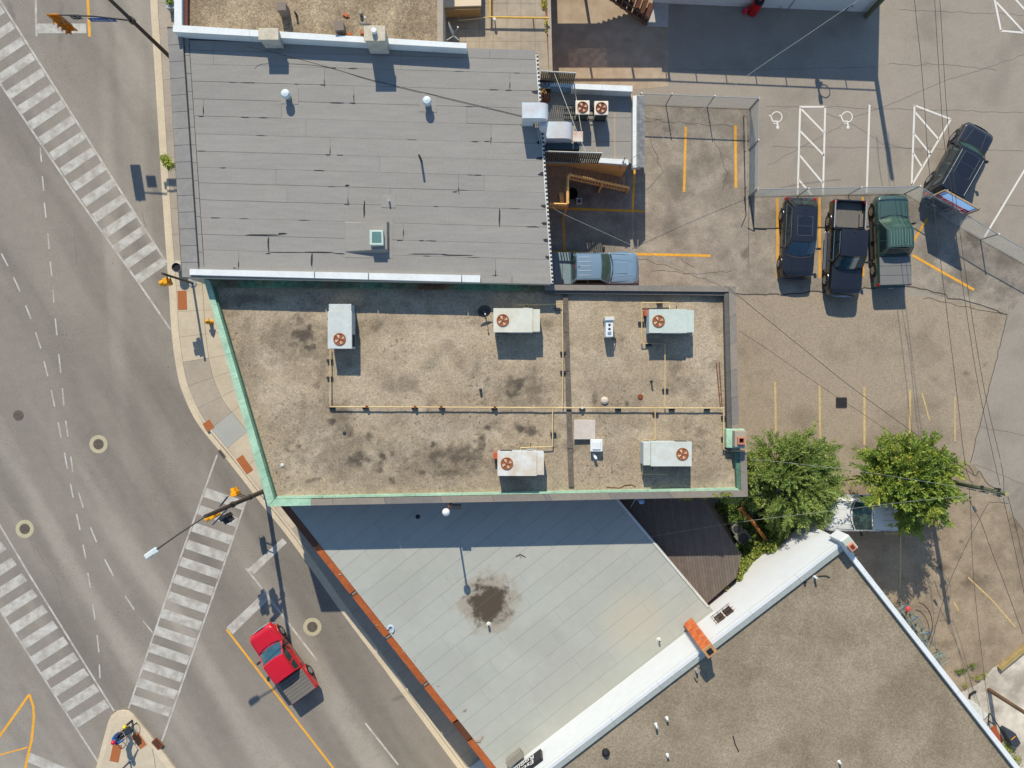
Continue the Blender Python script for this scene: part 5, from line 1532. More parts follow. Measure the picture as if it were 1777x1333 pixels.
for pts, lab in ((((1205, 1176), (1208, 1182), (1211, 1183)), 'short dark scrap strip near the brick chimney'), (((1272, 1277), (1276, 1292), (1282, 1304)), 'dark crack-like cable on the brown gravel roof'), (((1420, 1000), (1432, 999), (1440, 1002)), 'dark rubble strip near the roof corner'),
                 ):
    tag(MB().tube([W(x, y, HWR + .03) for x, y in pts], .03, 5).build('scrap_strip', M_DARK), lab, 'scrap')

# condensers on the small rear building
for px, py, lab in ((1011, 186.5, 'square white condenser with fan on the rear extension, left one'), (1043.5, 187.5, 'square white condenser with fan on the rear extension, right one')):
    c = W(px, py, HS + 1.15)
    t = thing('condenser', lab, 'condenser', (c.x, c.y, HS), 0, 'condensers on the rear extension')
    for s in (-1, 1): build_local(MB().box(-.38, .38, s * .3 - .05, s * .3 + .05, 0, .25), 'foot', M_DARK, t)
    build_local(MB().box(-.36, .36, -.36, .36, .25, 1.08), 'coil', plain('dark coil fins', lit(70, 74, 66), .7, layers=((40, .3),)), t, bevel=.05)
    for sx in (-1, 1):
        for sy in (-1, 1): build_local(MB().box(sx * .36 - .02, sx * .36 + .02, sy * .36 - .02, sy * .36 + .02, .25, 1.08), 'corner_post', M_WHITE_OLD, t)
    build_local(MB().box(-.4, .4, -.4, .4, 1.082, 1.16), 'top', plain('cream condenser top', lit(236, 226, 208), .5), t, bevel=.07)
    fan(t, 0, 0, 1.161, .29, M_BROWNMETAL, M_BLADE)
ra = thing('steel_rack', 'dark steel support rack under the condensers', 'rack', W(1012, 195, HS))
for y in (183, 190, 200, 207):
    MB().tube([W(978, y, HS + .2), W(1053, y + 1, HS + .2)], .03, 4).build('beam', M_DARK, ra)
# ducts
M_DUCT = mat('pale blue duct metal', lit(208, 220, 228), layers=((.8, .05), (5, .05)), rough=.5, tint=lit(196, 160, 150), tint_amt=.35, tint_scale=1.2)
du = thing('exhaust_duct', 'pale blue exhaust duct climbing from the rear extension onto the grey roof', 'duct', W(960, 240, HS))


def rbox(mb, x0, x1, y0, y1, z0, z1, r, n=5):
    """box whose right end is rounded (in plan xz)"""
    prof = [(x0, z0), (x1, z0)] + [(x1 - r + r * math.cos(a), z1 - r + r * math.sin(a)) for a in [math.pi / 2 * k / n for k in range(n + 1)]] + [(x0, z1)]
    m = len(prof)
    mb.add([(x, y0, z) for x, z in prof] + [(x, y1, z) for x, z in prof], [tuple(range(m)), tuple(range(2 * m - 1, m - 1, -1))] + [(i, m + i, m + (i + 1) % m, (i + 1) % m) for i in range(m)])
    return mb


a, b = W(945, 240, 5.4), W(994, 211, 5.4)
rbox(MB(), a.x, b.x, a.y, b.y, HS, 5.4, .45).build('riser', M_DUCT, du, smooth=True)
a2, b2 = W(906, 205, 8.3), W(952, 178, 8.3)
rbox(MB(), a2.x, b2.x, a2.y, b2.y, 7.6, 8.3, .4).build('elbow', M_DUCT, du, smooth=True)
MB().box(W(935, 0, 7).x, b2.x - .02, a2.y - .3, b2.y - .25, 4.8, 7.8).build('vertical_duct', M_DUCT, du, bevel=.14)
MB().box(W(935, 0, 6).x, a.x + .1, a.y - .12, a2.y + .2, 4.4, 5.2).build('cross_duct', M_DUCT, du, bevel=.05)
MB().box(a2.x, a2.x + .6, a2.y + .05, b2.y - .05, 6.96, 7.6).build('roof_drop', M_DUCT, du, bevel=.03)
MB().box(a.x - .02, b.x + .45, a.y - .35, a.y - .01, HS, 4.6).build('shaded_front', plain('shade toned duct metal', lit(84, 104, 112), .6), du, bevel=.02)  # front of the riser, its shade put into the dark colour
cpp = W(1003, 237, 5.0)
MB().box(cpp.x - .28, cpp.x + .28, cpp.y - .29, cpp.y + .29, 4.9, 5.0).build('rain_cap', mat('rusty white cap', lit(226, 216, 206), layers=((4, .06),), rough=.6, tint=lit(196, 140, 110), tint_amt=.6, tint_scale=2.5), du, bevel=.02)
MB().tube([(cpp.x, cpp.y, 3.1), (cpp.x, cpp.y, 4.9)], .16, 10).build('flue', M_DUCT, du, smooth=True)
rw = thing('guy_wire', 'pair of thin pale guy wires crossing over the rear extension', 'wire', W(980, 170, HS))
MB().tube([W(962, 128, 4.9), W(1001, 228, 5.0), W(1016, 262, 5.0)], .014, 5).build('strand', M_WHITE_OLD, rw)
MB().tube([W(997, 152, 3.9), W(1009, 227, 4.9)], .012, 5).build('strand', M_WHITE_OLD, rw)
bk = roof_box('wooden_crate', 944, 160, HS, .75, .8, .4, R(-4), 'open crate with rusty scrap in the corner of the rear extension', 'crate', M_BROWNMETAL, plain('dark wood', lit(86, 60, 48), .9))
c = W(944, 160, HS)
sc_ = MB()
for i in range(7): sc_.tube([(c.x + rnd.uniform(-.3, .3), c.y + rnd.uniform(-.3, .3), HS + .45), (c.x + rnd.uniform(-.3, .3), c.y + rnd.uniform(-.3, .3), HS + .62)], .03, 4)
tag(sc_.build('scrap_bars', M_WOOD), 'loose sticks and bars on the crate behind the duct', 'scrap')
dp = thing('downpipe', 'bent grey pipe at the lower corner of the rear extension', 'pipe', W(1085, 280, 3.3))
MB().tube([W(1085, 273, 3.6), W(1082, 280, 3.5), W(1076, 292, 2.6)], .05, 7).build('pipe', M_GREYMETAL, dp, smooth=True)
lk = thing('ladder', 'narrow steel ladder hooked over the grey roof edge by the duct', 'ladder', W(936, 230, 7))
for s in (0, 1): MB().tube([W(928 + s * 4, 205, 7.3), W(938 + s * 3, 252, 7.0)], .02, 5).build('stile', M_GREYMETAL, lk)
for k in range(9): MB().tube([W(928 + k * 1.2, 206 + k * 5.2, 7.3 - k * .033), W(932.3 + k * 1.1, 206 + k * 5.2, 7.3 - k * .033)], .015, 4).build('rung', M_GREYMETAL, lk)

# timber stair with orange rails
M_WOOD_ST = mat('brown stair boards', lit(190, 152, 120), layers=((2, .15), (14, .18)), rough=.85)
ts = thing('timber_stair', 'brown timber stair and landing with orange railings behind the grey roof', 'stair', W(1020, 330, 0))
LZ = 2.6
for i in range(9):
    x0 = 944 + i * 4.6
    MB().prism([W2(x0, 279, LZ), W2(x0 + 3.9, 279, LZ), W2(x0 + 3.9, 361, LZ), W2(x0, 361, LZ)], LZ - .06, LZ + rnd.uniform(-.004, .004), bottom=True).build('deck_board', M_WOOD_ST, ts)
S0, S1 = W(986, 284, LZ), W(1087, 307, .15)
E0, E1 = W(986, 311, LZ), W(1087, 333, .15)
NS = 14
for i in range(NS):
    t0, t1 = i / NS, (i + 1) / NS
    z = LZ - (LZ - .15) * (i + 1) / NS
    q = [S0.lerp(S1, t0).to_2d(), S0.lerp(S1, t1 - .016).to_2d(), E0.lerp(E1, t1 - .016).to_2d(), E0.lerp(E1, t0).to_2d()]
    MB().prism([tuple(p) for p in q], z - .05, z, bottom=True).build('tread', M_WOOD_ST, ts)


def rail(P, Q, h, nb, posts):
    MB().tube([P + Vector((0, 0, h)), Q + Vector((0, 0, h))], .075, 4).build('handrail', M_WOOD, ts)
    MB().tube([P + Vector((0, 0, .15)), Q + Vector((0, 0, .15))], .04, 4).build('lower_rail', M_WOOD, ts)
    for i in range(nb):
        p = P.lerp(Q, (i + .5) / nb)
        MB().box(p.x - .03, p.x + .03, p.y - .03, p.y + .03, p.z + .15, p.z + h - .03).build('baluster', M_WOOD, ts)
    for t in posts:
        p = P.lerp(Q, t)
        MB().box(p.x - .06, p.x + .06, p.y - .06, p.y + .06, 0, p.z + h + .05).build('post', M_WOOD, ts)


rail(E0, E1, .95, 22, (0, .55, 1))
rail(W(983, 313, LZ), W(983, 360, LZ), .95, 9, (.98,))
rail(W(952, 361, LZ), W(982, 362, LZ), .95, 6, ())
MB().hexa([W(970, 334, LZ + .005), W(977, 334, LZ + .005), W(980, 358, LZ + .005), W(973, 358, LZ + .005)][::-1], [W(973, 358, LZ + .35), W(980, 358, LZ + .35), W(977, 334, LZ + .35), W(970, 334, LZ + .35)]).build('bench', M_WOOD, ts)
bn = thing('bucket', 'round black tub on the shaded ground below the stair', 'tub', W(992, 338))
build_local(MB().lathe((0, 0, 0), [(.3, 0), (.36, .32), (.33, .32), (.28, .05)], 18), 'body', M_BLACK, bn, smooth=True)
sq = thing('open_crate', 'small white square open crate on the shaded ground', 'crate', W(1004.5, 350))
for a in ((-.16, -.12, -.18, .18), (.12, .16, -.18, .18), (-.12, .12, -.18, -.14), (-.12, .12, .14, .18)): build_local(MB().box(a[0], a[1], a[2], a[3], .012, .2), 'side', M_WHITE, sq)
# ------------------------------------------------------------------ vehicles
M_TYRE = plain('tyre rubber', (.018, .018, .019), .85, coords='object')
M_RIM = plain('alloy rim', lit(190, 190, 188), .35, metallic=.6, coords='object')
M_TRIM = plain('black plastic trim', (.02, .02, .022), .6, coords='object')
M_CHROME = plain('chrome trim', lit(214, 216, 218), .2, metallic=.85, coords='object')
M_LAMPW = plain('clear headlamp', lit(215, 220, 220), .15, coords='object')
M_LAMPR = plain('red tail lamp', lit(190, 20, 22), .2, coords='object')


def paint(name, c, **kw):
    return mat(name, c, layers=((2, .04),), rough=.3, spec=.45, coat=.6 if sum(c) < .06 else 1.0, coords='object', **kw)


_wheel = {}


def add_wheel(t, x, y, r, side, wd=.24):
    key = (round(r, 2), side)
    if key not in _wheel:
        mb = MB(); n = 22
        prof = [(r * .62, -wd / 2), (r * .92, -wd / 2), (r, -wd * .32), (r, wd * .32), (r * .92, wd / 2), (r * .62, wd / 2)]
        vs_ = []
        for rr, yy in prof:
            vs_ += [(rr * math.cos(2 * math.pi * i / n), yy, rr * math.sin(2 * math.pi * i / n)) for i in range(n)]
        fs = [(j * n + i, j * n + (i + 1) % n, (j + 1) * n + (i + 1) % n, (j + 1) * n + i) for j in range(5) for i in range(n)]
        mb.add(vs_, fs)
        w = build_local(mb, 'wheel', M_TYRE, None if t is None else t, smooth=True)
        rm = MB(); yo = side * wd * .36
        n2 = 18
        for rr0, rr1, ya, yb in ((r * .62, r * .5, side * wd * .49, side * wd * .40),):
            vs2 = [(rr0 * math.cos(2 * math.pi * i / n2), ya, rr0 * math.sin(2 * math.pi * i / n2)) for i in range(n2)] + [(rr1 * math.cos(2 * math.pi * i / n2), yb, rr1 * math.sin(2 * math.pi * i / n2)) for i in range(n2)]
            rm.add(vs2, [(i, (i + 1) % n2, n2 + (i + 1) % n2, n2 + i) for i in range(n2)])
        for k in range(6):
            a = math.pi / 3 * k
            ca, sa = math.cos(a), math.sin(a)
            p = [(.06, -.05), (r * .54, -.035), (r * .54, .035), (.06, .05)]
            q = [(ca * u - sa * v, sa * u + ca * v) for u, v in p]
            rm.add([(u, yo, v) for u, v in q] + [(u, yo + side * .03, v) for u, v in q], [(0, 1, 2, 3), (7, 6, 5, 4), (0, 4, 5, 1), (1, 5, 6, 2), (2, 6, 7, 3), (3, 7, 4, 0)])
        rm.add([(.09 * math.cos(2 * math.pi * i / 10), yo + side * .035, .09 * math.sin(2 * math.pi * i / 10)) for i in range(10)], [tuple(range(10))])
        ro = build_local(rm, 'rim', M_RIM, w)
        wl = MB(); wl.add([(r * .6 * math.cos(2 * math.pi * i / 18), side * wd * .22, r * .6 * math.sin(2 * math.pi * i / 18)) for i in range(18)], [tuple(range(18))])
        build_local(wl, 'brake_shadow', M_TRIM, w)
        w.location = (x, y, r)
        _wheel[key] = w
        return w
    src = _wheel[key]
    w = src.copy(); COL.objects.link(w); w.parent = t; w.location = (x, y, r)
    for ch in src.children:
        c = ch.copy(); COL.objects.link(c); c.parent = w
    return w


def vehicle(name, label, loc, heading, P, body, glass, S, cat):
    """S: dict of measurements in metres, x forward"""
    t = thing(name, label, cat, loc, heading)
    L, Wd = S['L'], S['W']; hw = Wd / 2
    zs, zb, zr = .32, S['belt'], S['H']
    xf, xr_ = L / 2, -L / 2
    cowl, rf, rr_, rb = S['cowl'], S['rf'], S['rr'], S['rb']      # windscreen base, roof front, roof rear, rear window base
    pick = S.get('pickup', False)
    zh = S['hood']
    xcab = S.get('cabend', xr_)

    def hwid(x):
        e = .55
        w = hw
        if x > xf - e: w *= 1 - .17 * ((x - (xf - e)) / e) ** 2.2
        if x < xr_ + .4 and not pick: w *= 1 - .14 * (((xr_ + .4) - x) / .4) ** 2
        return w

    def ztop(x):
        if x > cowl:
            s = (x - cowl) / (xf - cowl)
            return zb - .0 + (zh - zb) * min(1, s * 1.3) - .22 * max(0, (s - .8) / .2) ** 2
        if pick or x > xr_ + .35: return zb
        s = ((xr_ + .35) - x) / .35
        return zb - .12 * s * s
    xs = []
    x = xf
    n = 34
    for i in range(n + 1):
        u = i / n
        xs.append(xf - (xf - xcab) * u)
    for e in (.03, .08): xs.append(xf - e); 
    if not pick: xs += [xr_ + .03, xr_ + .09]
    xs = sorted(set(round(v, 3) for v in xs))
    rings = []
    for x in xs:
        w = hwid(x); zt = ztop(x)
        z0 = zs + (.1 if x > xf - .12 or (not pick and x < xr_ + .12) else 0)
        half = [(w * .84, z0), (w * .97, z0 + .10), (w, z0 + .30 * (zt - z0)), (w * .995, z0 + .62 * (zt - z0)), (w * .975, zt - .12), (w * .93, zt - .03), (w * .84, zt + .004), (w * .45, zt + .022), (0, zt + .03)]
        ring = [(x, y, z) for y, z in half] + [(x, -y, z) for y, z in half[-2::-1]]
        rings.append(ring)
    mb = MB(); m = len(rings[0])
    vs_ = [p for r_ in rings for p in r_]
    fs = [(i * m + k, (i + 1) * m + k, (i + 1) * m + k + 1, i * m + k + 1) for i in range(len(rings) - 1) for k in range(m - 1)]
    fs += [tuple(range(m)), tuple((len(rings) - 1) * m + m - 1 - k for k in range(m))]
    fs += [(i * m + m - 1, (i + 1) * m + m - 1, (i + 1) * m, i * m) for i in range(len(rings) - 1)]
    mb.add(vs_, [f[::-1] for f in fs])
    build_local(mb, 'body', P, t, smooth=True, angle=40)
    # hood panel lines
    hl = MB()
    for s in (-1, 1):
        hl.tube([(cowl + .12, s * hw * .86, ztop(cowl + .12) + .012), (cowl + (xf - cowl) * .5, s * hw * .82, ztop(cowl + (xf - cowl) * .5) + .012), (xf - .22, s * hw * .70, ztop(xf - .22) + .014)], .010, 4)
    hl.tube([(xf - .16, -hw * .68, ztop(xf - .16) + .01), (xf - .10, 0, ztop(xf - .1) + .035), (xf - .16, hw * .68, ztop(xf - .16) + .01)], .010, 4)
    build_local(hl, 'bonnet_gap', M_TRIM, t)
    if S.get('ridge', True):
        for s in (-1, 1):
            build_local(MB().tube([(cowl + .15, s * hw * .55, ztop(cowl + .15) + .016), (xf - .35, s * hw * .42, ztop(xf - .35) + .016)], .022, 5), 'bonnet_crease', P, t, smooth=True)
    if S.get('scoop'):
        o = MB(); z = ztop(cowl + .7) + .02; o.box(cowl + .38, cowl + 1.12, -.36, .36, z - .03, z + .018)
        build_local(o, 'bonnet_scoop', P, t, bevel=.02)
    # greenhouse
    wb, wr = hw * .94, hw * S.get('tuck', .78)
    bul = S.get('bulge', .16)

    def ws(u, v):
        s = 2 * u - 1
        return (cowl + bul * (1 - s * s) + (rf + bul * .35 * (1 - s * s) - cowl - bul * (1 - s * s)) * v, s * (wb + (wr - wb) * v), zb - .02 + (zr - zb + .02) * v - .02 * (v * (1 - v)))

    def rw_(u, v):
        s = 2 * u - 1
        return (rb - .06 * (1 - s * s) + (rr_ - rb) * v, -s * (wb * .97 + (wr * .97 - wb * .97) * v), zb - .02 + (zr - .03 - zb + .02) * v)

    def sd(side):
        def f(u, v):
            x0 = rb + (cowl - rb) * u; x1 = rr_ + (rf - rr_) * u
            return (x0 + (x1 - x0) * v, side * (wb + (wr - wb) * v), zb - .02 + (zr - zb + .02) * v + .0)
        return f

    def roof(u, v):
        s = 2 * u - 1
        x0 = rr_ + (rf - rr_) * v
        x = x0 + (bul * .35 * (1 - s * s)) * v
        edge = max(abs(s) - .82, 0) / .18
        ex = max(abs(2 * v - 1) - .86, 0) / .14
        return (x, s * wr * (1 + 0.0), zr + .055 * (1 - s * s) - .0 * edge + .02 * (1 - (2 * v - 1) ** 2))
    cab = MB()
    cab.surf(ws, 10, 5); cab.surf(rw_, 8, 4); cab.surf(sd(1), 10, 4, flip=True); cab.surf(sd(-1), 10, 4)
    build_local(cab, 'cab', P, t, smooth=True, angle=25)
    rm = MB(); rm.surf(roof, 14, 14)
    build_local(rm, 'roof', P, t, smooth=True)

    def panel(fn, u0, u1, v0, v1, nm, m_, o, nu=8, nv=3, flip=False, du=0.0):
        mbp = MB(); mbp.surf(lambda a, b: tuple(Vector(fn(u0 + (u1 - u0) * a + du * (1 - b) * (a - .5), v0 + (v1 - v0) * b)) + Vector(o)), nu, nv, flip=flip)
        return build_local(mbp, nm, m_, t, smooth=True)
    panel(ws, .045, .955, .05, .93, 'windscreen', glass, (.012, 0, .012), 10, 4)
    panel(rw_, .10, .90, .15, .88, 'rear_window', M_GLASS, (-.012, 0, .010))
    for side in (1, -1):
        for u0, u1 in S['win']:
            panel(sd(side), u0, u1, .12, .86, 'side_window', M_GLASS, (0, side * .012, .004), 4, 3, flip=side > 0)
    # wipers, mirrors, handles
    wp = MB()
    for s in (-1, 1): wp.tube([ws(.5 + s * .05, .03), tuple(Vector(ws(.5 + s * .33, .10)) + Vector((.02, 0, .03)))], .012, 4)
    build_local(wp, 'wipers', M_TRIM, t)
    cp = MB(); cp.surf(lambda a, b: (ws(.06 + .88 * a, 0)[0] + .10 * (1 - b) + .01, ws(.06 + .88 * a, 0)[1], zb + .012 + .012 * (1 - b) + .0), 10, 1)
    build_local(cp, 'cowl', M_TRIM, t)
    for s in (-1, 1):
        mbm = MB(); mx = cowl - .28
        mbm.box(mx - .05, mx + .05, s * hw * .95, s * (hw + .09), zb + .04, zb + .09); mbm.box(mx - .06, mx + .06, s * (hw + .06), s * (hw + .24), zb + .02, zb + .20)
        build_local(mbm, 'mirror', S.get('mirror', M_TRIM), t, bevel=.02)
        for dx in S.get('handles', ()):
            build_local(MB().box(dx - .09, dx + .09, s * (hw * .985), s * (hw + .018), zb - .20, zb - .165), 'door_handle', S.get('handle_m', M_TRIM), t)
    # door and panel gaps
    gaps = MB()
    us_ = [S['win'][0][0] - .02] + [(a[1] + b[0]) / 2 for a, b in zip(S['win'][:-1], S['win'][1:])] + [S['win'][-1][1] + .03]
    for u in us_:
        xg = rb + (cowl - rb) * u
        for s in (-1, 1):
            gaps.tube([(xg, s * hwid(xg) * .975, zb - .12), (xg, s * (hwid(xg) + .002), zs + .62 * (zb - zs)), (xg, s * (hwid(xg) + .002), zs + .30 * (zb - zs)), (xg, s * hwid(xg) * .975, zs + .12)], .009, 4)
    for s in (-1, 1):
        gaps.tube([tuple(Vector(roof(.5 + s * .47, v)) + Vector((0, 0, .004))) for v in (.03, .35, .65, .97)], .009, 4)
    build_local(gaps, 'panel_gap', M_TRIM, t)
    # lights, grille, bumpers
    zt = ztop(xf - .2)
    gr = MB(); gr.surf(lambda a, b: (xf - .15 * (2 * a - 1) ** 2 * .3 + .012, (2 * a - 1) * hw * .50, .62 + (zt - .10 - .62) * b), 8, 2, flip=True)
    build_local(gr, 'grille', S.get('grille', M_TRIM), t)
    for s in (-1, 1):
        build_local(MB().hexa([(xf - .30, s * hw * .60, zt - .20), (xf - .10, s * hw * .60, zt - .20), (xf - .22, s * hw * .90, zt - .20), (xf - .45, s * hw * .93, zt - .20)][::s],
                              [(xf - .30, s * hw * .60, zt - .03), (xf - .14, s * hw * .60, zt - .05), (xf - .26, s * hw * .88, zt - .05), (xf - .45, s * hw * .91, zt - .03)][::s]), 'headlight', M_LAMPW, t)
        zz = zb - .38
        build_local(MB().box(xr_ - .012, xr_ + .14, s * hw * .80, s * (hw + .012) if pick else s * hw * .93, zz, zz + .34), 'tail_light', M_LAMPR, t, bevel=.015)
    bm = MB(); bm.surf(lambda a, b: (xf + .07 - .22 * (2 * a - 1) ** 4, (2 * a - 1) * hw * .94, .42 + .20 * b), 10, 1, flip=True); bm.surf(lambda a, b: (xf + .07 - .22 * (2 * a - 1) ** 4 - .2 * b, (2 * a - 1) * hw * .94, .62), 10, 1, flip=True)
    build_local(bm, 'front_bumper', S.get('bumper', P), t, smooth=True, angle=30)
    build_local(MB().box(xr_ - .10, xr_ + .1, -hw * .88, hw * .88, .42, .60), 'rear_bumper', S.get('bumper_r', S.get('bumper', P)), t, bevel=.03)
    build_local(MB().box(xr_ - .112, xr_ - .101, -.15, .15, .44, .56), 'number_plate', M_WHITE, t)
    # wheels with dark arches
    r = S.get('wr', .38)
    for xw in (S['fw'], S['rw']):
        for s in (-1, 1):
            ar = MB(); n = 14
            vs2 = [(xw + (r + .09) * math.cos(math.pi * i / n), s * (hwid(xw) + .006), r + (r + .06) * math.sin(math.pi * i / n) - .02) for i in range(n + 1)]
            vs3 = [(p[0], s * (hwid(xw) - .3), p[2]) for p in vs2]
            vs2 = vs2 + [(xw - r - .09, s * (hwid(xw) + .006), .24), (xw + r + .09, s * (hwid(xw) + .006), .24)]
            ar.add(vs2, [tuple(range(n + 1)) + (n + 1, n + 2)][0:1])
            build_local(ar, 'wheel_arch', M_TRIM, t)
            fl = MB().tube([(xw + (r + .10) * math.cos(math.pi * i / n), s * (hwid(xw) - .0), r + (r + .07) * math.sin(math.pi * i / n) - .02) for i in range(n + 1)], .035, 5)
            build_local(fl, 'arch_flare', S.get('flare', P), t, smooth=True)
            add_wheel(t, xw, s * (hwid(xw) - .085), r, s)
    build_local(MB().box(S['rw'] + r + .1, S['fw'] - r - .1, -hw * .9, hw * .9, .22, .36), 'underbody', M_TRIM, t)
    if S.get('steps'):
        for s in (-1, 1):
            build_local(MB().box(S['rw'] + r + .25, S['fw'] - r - .2, s * (hw - .02), s * (hw + .14), .33, .40), 'side_step', S['steps'], t, bevel=.02)
    # loadbed
    if pick:
        bz, th = S.get('bedz', zb - .02), .085
        fl_z = .78
        x0, x1 = xr_, xcab - .03
        sh = MB()
        for s in (-1, 1):
            prof = [(hw * .86, zs), (hw * .985, zs + .1), (hw, zs + .35), (hw * .995, bz - .10), (hw * .97, bz), (hw - th - .04, bz + .004), (hw - th - .05, fl_z)]
            vs_ = [(x0, s * y, z) for y, z in prof] + [(x1, s * y, z) for y, z in prof]
            k = len(prof)
            sh.add(vs_, [((i, i + 1, k + i + 1, k + i) if s < 0 else (k + i, k + i + 1, i + 1, i)) for i in range(k - 1)] + [tuple(range(k))[::-1] if s > 0 else tuple(range(k)), tuple(range(k, 2 * k)) if s > 0 else tuple(range(2 * k - 1, k - 1, -1))])
        sh.box(x1 - .06, x1, -hw + th, hw - th, fl_z, bz)
        build_local(sh, 'bed', P, t, smooth=True, angle=30)
        build_local(MB().box(x0 - .01, x0 + .07, -hw * .95, hw * .95, .60, bz - .005), 'tailgate', P, t, bevel=.02)
        if S.get('tonneau'):
            n_ = S.get('tpanels', 3); LL = (x1 - x0 - .04) / n_
            for i in range(n_):
                build_local(MB().box(x0 + .03 + i * LL, x0 + .03 + (i + 1) * LL - .012, -hw + .035, hw - .035, bz + .002, bz + .045 + .002 * (i % 2)), 'tonneau_panel', S['tonneau'], t, bevel=.02)
        else:
            build_local(MB().box(x0 + .07, x1 - .06, -hw + th, hw - th, fl_z - .05, fl_z), 'bed_floor', S['bedm'], t)
            rb_ = MB()
            for i in range(13):
                y = -hw + th + .09 + i * (2 * hw - 2 * th - .18) / 12
                rb_.box(x0 + .09, x1 - .08, y - .028, y + .028, fl_z, fl_z + .02)
            build_local(rb_, 'bed_ridges', S['bedm'], t)
            for s in (-1, 1):
                build_local(MB().box(S['rw'] - .42, S['rw'] + .42, s * (hw - th - .02), s * (hw - th - .24), fl_z, fl_z + .2), 'wheel_housing', S['bedm'], t, bevel=.04)
                build_local(MB().box(x0 + .02, x1 - .02, s * (hw - .10), s * (hw - .025), bz + .006, bz + .022), 'bed_rail_cap', S.get('railcap', M_TRIM), t, bevel=.006)
        build_local(MB().box(x1 + .004, xcab - .004, -hw * .9, hw * .9, .5, bz - .1), 'bed_gap', M_TRIM, t)
        build_local(MB().box(rr_ - .06, rr_ - .03, -.16, .16, zr - .09, zr - .05), 'brake_light', M_LAMPR, t)
    if S.get('ribs'):
        for i in range(S['ribs']):
            s = -1 + 2 * (i + .5) / S['ribs']
            pts = [tuple(Vector(roof(.5 + s * .42, v)) + Vector((0, 0, .004))) for v in (.08, .3, .6, S.get('ribend', .9))]
            build_local(MB().tube(pts, .016, 5), 'roof_rib', S.get('ribm', P), t, smooth=True)
    if S.get('sunroof'):
        v0, v1 = S['sunroof']
        panel(roof, .20, .80, v0, v1, 'sunroof', plain('sunroof glass', (.012, .014, .02), .05, spec=.6), (0, 0, .006), 6, 6)
        vm = (v0 + v1) / 2
        fr = MB()
        q = lambda u, v: tuple(Vector(roof(u, v)) + Vector((0, 0, .010)))
        fr.tube([q(.19, v0), q(.81, v0)], .010, 4); fr.tube([q(.19, v1), q(.5, v1), q(.81, v1)], .010, 4); fr.tube([q(.19, v0), q(.19, vm), q(.19, v1)], .010, 4); fr.tube([q(.81, v0), q(.81, vm), q(.81, v1)], .010, 4); fr.tube([q(.19, vm), q(.5, vm), q(.81, vm)], .008, 4)
        build_local(fr, 'sunroof_seal', plain('grey seal', lit(110, 118, 124), .5), t)
    if S.get('rails'):
        for s in (.06, .94):
            build_local(MB().tube([tuple(Vector(roof(s, v)) + Vector((0, 0, .05))) for v in (.04, .3, .6, .93)], .022, 6), 'roof_rail', S['rails'], t, smooth=True)
    build_local(MB().lathe(Vector(roof(.5, .1)) + Vector((0, 0, .0)), [(.05, 0), (.04, .04), (.01, .07)], 8), 'aerial_fin', S.get('fin', P), t)
    # window surround
    if S.get('chrome_line'):
        for side in (1, -1):
            f = sd(side)
            q = lambda u, v: tuple(Vector(f(u, v)) + Vector((0, side * .016, .006)))
            u0, u1 = S['win'][0][0], S['win'][-1][1]
            build_local(MB().tube([q(u0, .10), q((u0 + u1) / 2, .10), q(u1, .10), q(u1 - .02, .5), q(u1 - .03, .88), q((u0 + u1) / 2, .90), q(u0 + .02, .88), q(u0, .10)], .013, 4), 'window_trim', S['chrome_line'], t, smooth=True)
    return t


P_BLACK = paint('midnight blue black paint', (.0105, .0118, .0150))
P_BLACK2 = paint('black blue paint', (.0095, .0105, .0135))
P_GREEN = paint('dark green paint', (.040, .074, .056))
P_BLUE = paint('pale steel blue paint', lit(122, 152, 178))
P_RED = paint('bright red paint', lit(206, 12, 30))
P_WHITE = paint('white paint', lit(232, 234, 232))
M_BEDG = mat('grey bed liner', lit(120, 116, 110), layers=((2, .06), (20, .1)), rough=.85, coords='object')
M_TONN = mat('grey tonneau vinyl', lit(126, 126, 124), layers=((1.5, .04), (30, .05)), rough=.75, coords='object')

SUV = dict(L=4.85, W=1.95, H=1.66, belt=1.06, hood=1.0, cowl=.95, rf=.30, rr=-1.75, rb=-2.28, win=((.07, .24), (.28, .58), (.61, .93)), fw=1.50, rw=-1.42, wr=.37, sunroof=(.30, .84), handles=(-.75, .25), chrome_line=M_CHROME, grille=M_CHROME, tuck=.75, bulge=.22)
SUVL = dict(SUV); SUVL.update(L=5.2, W=2.04, H=1.86, belt=1.16, hood=1.1, cowl=1.05, rf=.52, rr=-2.15, rb=-2.5, fw=1.62, rw=-1.36, wr=.42, sunroof=(.40, .92), rails=M_GREYMETAL, handles=(-.7, .4), tuck=.80, chrome_line=M_TRIM)
CREW = dict(L=5.75, W=2.0, H=1.90, belt=1.20, hood=1.16, cowl=1.15, rf=.62, rr=-.92, rb=-1.08, cabend=-1.12, pickup=True, win=((.06, .42), (.47, .93)), fw=1.90, rw=-1.72, wr=.41, bedm=M_BEDG, handles=(-.75, .2), tuck=.80, steps=M_CHROME, railcap=M_GREYMETAL, grille=M_CHROME, chrome_line=M_CHROME, bumper=M_CHROME, bulge=.18)
GRN = dict(CREW); GRN.update(L=5.55, W=1.98, H=1.80, belt=1.12, hood=1.08, cowl=1.20, rf=.50, rr=-.60, rb=-.98, cabend=-1.0, win=((.08, .40), (.46, .92)), tonneau=M_TONN, ribs=8, ribm=plain('pale green ridge', lit(120, 158, 136), .35, coords='object'), ribend=.92, steps=M_TRIM, chrome_line=None, grille=M_TRIM, bumper=P_GREEN, wr=.40)
